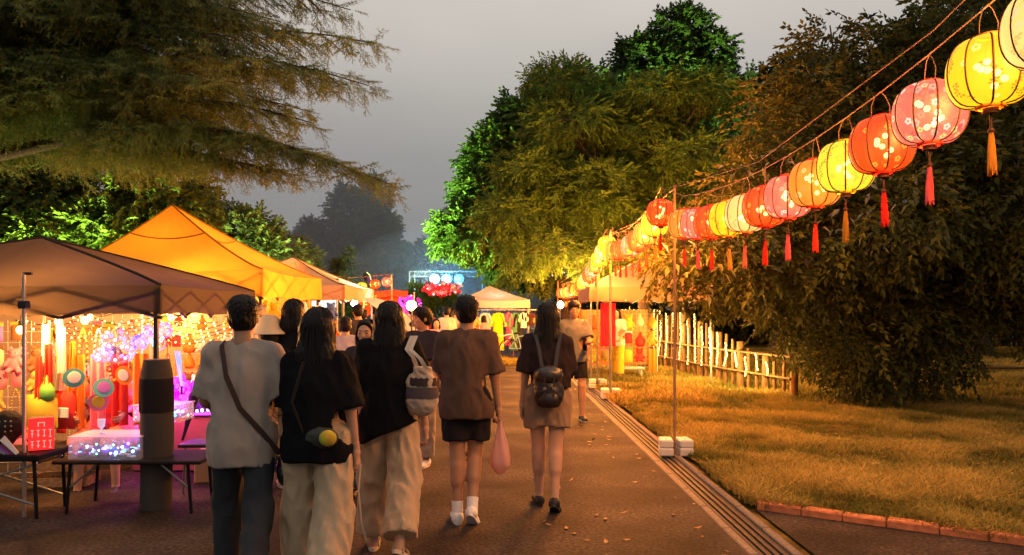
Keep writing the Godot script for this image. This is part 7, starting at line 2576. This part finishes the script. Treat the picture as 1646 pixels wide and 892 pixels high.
	var pp := PackedVector3Array()
	for j in 13:
		var t := j / 12.0
		for i in 29:
			var a := TAU * i / 28.0
			var r := 0.122 * (1.0 - 0.03 * sin(t * 9.0)) + 0.004 * sin(a * 3.0 + t * 5.0)
			if j == 0:
				r *= 0.93
			if j == 12:
				r *= 0.8
			pp.append(Vector3(cos(a) * r, 1.2 * t, sin(a) * r))
	rm.sheet(pp, 29, 13)
	rm.lathe([Vector2(0.0, 1.205), Vector2(0.098, 1.2)], 20)
	part("cover", rm, cloth(0.062, 0.05, 0.044), rc)
	var rs := MB.new()
	rs.lathe([Vector2(0.127, 0.78), Vector2(0.13, 0.84), Vector2(0.129, 1.0), Vector2(0.126, 1.05)], 28)
	part("strap", rs, cloth(0.02, 0.017, 0.018), rc)
	build_yellow_goods()

func glow_bin(label: String, at: Vector3, size: Vector3, n: int) -> void:
	var o := thing("clear_bin", label, "plastic bin", at)
	var g := mat(0.95, 0.95, 1.0, 0.06, 0.5)
	g.transparency = BaseMaterial3D.TRANSPARENCY_ALPHA
	g.albedo_color.a = 0.14
	var w := MB.new()
	for s in [-1.0, 1.0]:
		w.box(Vector3(s * size.x * 0.5, size.y * 0.5, 0), Vector3(0.004, size.y, size.z))
		w.box(Vector3(0, size.y * 0.5, s * size.z * 0.5), Vector3(size.x - 0.006, size.y, 0.004))
	part("walls", w, g, o)
	var ld := MB.new()
	ld.box(Vector3(0, size.y + 0.006, 0), Vector3(size.x + 0.02, 0.008, size.z + 0.02), Basis.IDENTITY, 0.003)
	var lm := mat(0.7, 0.6, 0.8, 0.5)
	lm.transparency = BaseMaterial3D.TRANSPARENCY_ALPHA
	lm.albedo_color.a = 0.45
	part("lid", ld, lm, o)
	var cols := [Color(0.1, 0.5, 1.0), Color(0.2, 1.0, 0.6), Color(0.75, 0.9, 1.0), Color(0.5, 0.2, 1.0)]
	for k in 4:
		var mb := MB.new()
		for i in n / 6:
			mb.ball(Vector3(rf(-0.44, 0.44) * size.x, rf(0.06, 0.5) * size.y, rf(-0.4, 0.44) * size.z), Vector3.ONE * rf(0.008, 0.014), 8, 6)
		part("led_light", mb, glow(cols[k].r, cols[k].g, cols[k].b, 5.0), o)
	for k in 3:
		var mb := MB.new()
		for i in n / 4:
			mb.ball(Vector3(rf(-0.44, 0.44) * size.x, rf(0.05, 0.4) * size.y, rf(-0.4, 0.4) * size.z), Vector3(rf(0.015, 0.03), rf(0.01, 0.02), rf(0.015, 0.03)), 8, 6)
		part("toys", mb, pal_mats[[5, 9, 6][k]], o).set_meta("kind", "stuff")
	lamp(o, Vector3(0, size.y * 0.75, 0), Color(0.45, 0.5, 1.0), 0.035, 0.05)

func build_yellow_goods() -> void:
	solo("added_back_cloth", curtain(3.6, 1.9, 9), cloth(0.75, 0.42, 0.12, 0.2), "warm yellow cloth wall added to reflect light at the back of the yellow tent", "cloth wall", Vector3(-5.1, 1.95, -12.2))  # cloth added behind the goods to reflect the bulbs
	blossoms("flower_garland", "heap of orange and yellow blossoms hung over the yellow stall's left front", Vector3(-4.15, 1.32, -10.2), Vector3(0.55, 0.2, 0.2), 150, [Color(0.85, 0.35, 0.02), Color(0.85, 0.6, 0.05), Color(0.8, 0.15, 0.03)], 0.25)
	rack("wire_rack", "wire grid rack facing the path in the yellow stall", Vector3(-3.25, 0, -10.4), 0.5, 1.6, 1.75)
	fill_rack("yellow stall's rack", Vector3(-3.25, 0, -10.4), 0.5, 1.6, 1.7, 5, 8, [0, 1, 2, 3, 6, 5], [0, 1, 2, 4, 5, 9, 7], 0.28, 1.15)
	rack("wire_rack", "wire grid rack at the yellow stall's left beside the dark corner pole", Vector3(-4.2, 0, -10.9), 0.0, 1.4, 1.6)
	fill_rack("yellow stall's left rack", Vector3(-4.2, 0, -10.9), 0.0, 1.4, 1.35, 4, 9, [0, 3, 6, 7], [1, 2, 1, 11, 0], 0.3, 1.1)
	rack("wire_rack", "wire grid rack of goods at the back of the pink tent", Vector3(2.7, 0, -18.1), 0.0, 1.7, 1.6)
	fill_rack("pink tent's rack", Vector3(2.7, 0, -18.1), 0.0, 1.7, 1.5, 3, 6, [0, 6, 7, 3], [1, 2, 3, 0, 11], 0.42, 1.5)
	# the purple counter between the tents
	var ct := thing("cloth_counter", "counter under a purple cloth covered with glowing toys between the two tents", "counter", Vector3(-3.2, 0, -7.6))
	var cb := MB.new()
	cb.box(Vector3(0, 0.28, 0), Vector3(1.1, 0.54, 0.6), Basis.IDENTITY, 0.01)
	part("crates", cb, cloth(0.3, 0.17, 0.08), ct)
	var cc := MB.new()
	cc.box(Vector3(0, 0.565, 0), Vector3(1.16, 0.02, 0.66), Basis.IDENTITY, 0.008)
	part("tablecloth", cc, cloth(0.32, 0.16, 0.5), ct)
	for k in 14:
		var o := solo("plush_toy", good_meshes[3], pal_mats[[6, 4, 5][k % 3]], "%s plush toy on the purple counter, %s from the left" % [["purple", "pink", "white"][k % 3], (PLACE + ["thirteenth", "fourteenth"])[k]], "plush toy", Vector3(-3.66 + 0.075 * k, 0.83 + 0.08 * (k % 2), -7.55 - 0.1 * (k % 3)), rf(-0.5, 0.5))
		o.scale = Vector3.ONE * rf(0.9, 1.25)
	light_string("row of violet white lights along the purple counter's front edge", [Vector3(-3.7, 0.62, -7.3), Vector3(-3.2, 0.6, -7.28), Vector3(-2.7, 0.64, -7.3)], 16, Color(0.6, 0.5, 1.0), 0.016, 7.0)
	blossoms("flower_garland", "magenta glowing flower toys on the purple counter", Vector3(-3.32, 0.78, -7.32), Vector3(0.18, 0.12, 0.06), 45, [Color(0.9, 0.05, 0.7), Color(0.6, 0.1, 0.9)], 0.3)
	lamp(ct, Vector3(0.1, 0.95, 0.35), Color(0.55, 0.2, 1.0), 0.22, 0.15)
	for k in 3:
		var ls := thing("light_stick", ["left blue light stick fanned over the purple counter", "middle blue light stick fanned over the purple counter", "right blue light stick fanned over the purple counter"][k], "light stick", Vector3(-3.19, 0.78, -7.15))
		var mb := MB.new()
		mb.tube([Vector3(0, 0.08, 0), Vector3(-0.06 + 0.022 * k, 0.42, 0)], [0.009, 0.007], 8)
		part("led_light", mb, glow(0.08, 0.25, 1.0, 1.6), ls)
		var hb := MB.new()
		hb.bar(Vector3(0, 0, 0), Vector3(0, 0.085, 0), 0.012, 8)
		part("handle", hb, dark_plastic, ls)
	var um := MB.new()
	um.tube([Vector3(0, 0, 0), Vector3(0.03, 0.1, 0), Vector3(0.12, 0.42, 0.02), Vector3(0.17, 0.58, 0.03)], [0.012, 0.016, 0.05, 0.015], 10)
	um.tube([Vector3(0.17, 0.58, 0.03), Vector3(0.2, 0.68, 0.03), Vector3(0.17, 0.72, 0.03)], [0.009, 0.009, 0.009], 6)
	solo("folded_umbrella", um, cloth(0.025, 0.02, 0.03), "dark folded umbrella leaning on the purple counter", "umbrella", Vector3(-3.16, 0.35, -7.1), 0.0)
	var cb2 := MB.new()
	cb2.box(Vector3(0, 0.14, 0), Vector3(0.42, 0.28, 0.3), Basis.IDENTITY, 0.01)
	solo("cardboard_box", cb2, mat(0.3, 0.2, 0.11, 0.8), "cardboard box on the ground before the purple counter", "box", Vector3(-2.75, 0, -7.0), 0.2)
	var st := thing("trestle_table", "black narrow table right of the rolled canvas, before the cardboard box", "table", Vector3(-2.62, 0, -6.5))
	var tm := MB.new()
	tm.box(Vector3(0, 0.43, 0), Vector3(0.5, 0.03, 0.3), Basis.IDENTITY, 0.006)
	part("tabletop", tm, dark_plastic, st)
	for s in [-1.0, 1.0]:
		var lg := MB.new()
		lg.bar(Vector3(s * 0.22, 0, 0.1), Vector3(s * 0.2, 0.42, 0.1), 0.012, 7)
		part("leg", lg, grey_steel, st)
	# goods under the tan tent and the counters of the farther stalls
	for q in [["cloth_counter", "pale counter under the tan tent", Vector3(-4.3, 0, -14.9), cloth(0.55, 0.5, 0.42)], ["cloth_counter", "striped-lit counter right of the red banner stall", Vector3(-2.6, 0, -19.9), cloth(0.5, 0.2, 0.12)]]:
		var o := thing(q[0], q[1], "counter", q[2])
		var mb := MB.new()
		mb.box(Vector3(0, 0.42, 0), Vector3(1.7, 0.84, 0.6), Basis.IDENTITY, 0.02)
		part("front", mb, q[3], o)
		var tb := MB.new()
		tb.box(Vector3(0, 0.86, 0), Vector3(1.8, 0.04, 0.7), Basis.IDENTITY, 0.01)
		part("counter_top", tb, pal_mats[3], o)
	fill_rack("tan tent's counter", Vector3(-4.3, 0, -14.9), 0.0, 1.6, 1.35, 1, 8, [3, 0, 6], [5, 2, 3, 4, 10], 0.3, 1.4)

func build_small_things() -> void:
	pass
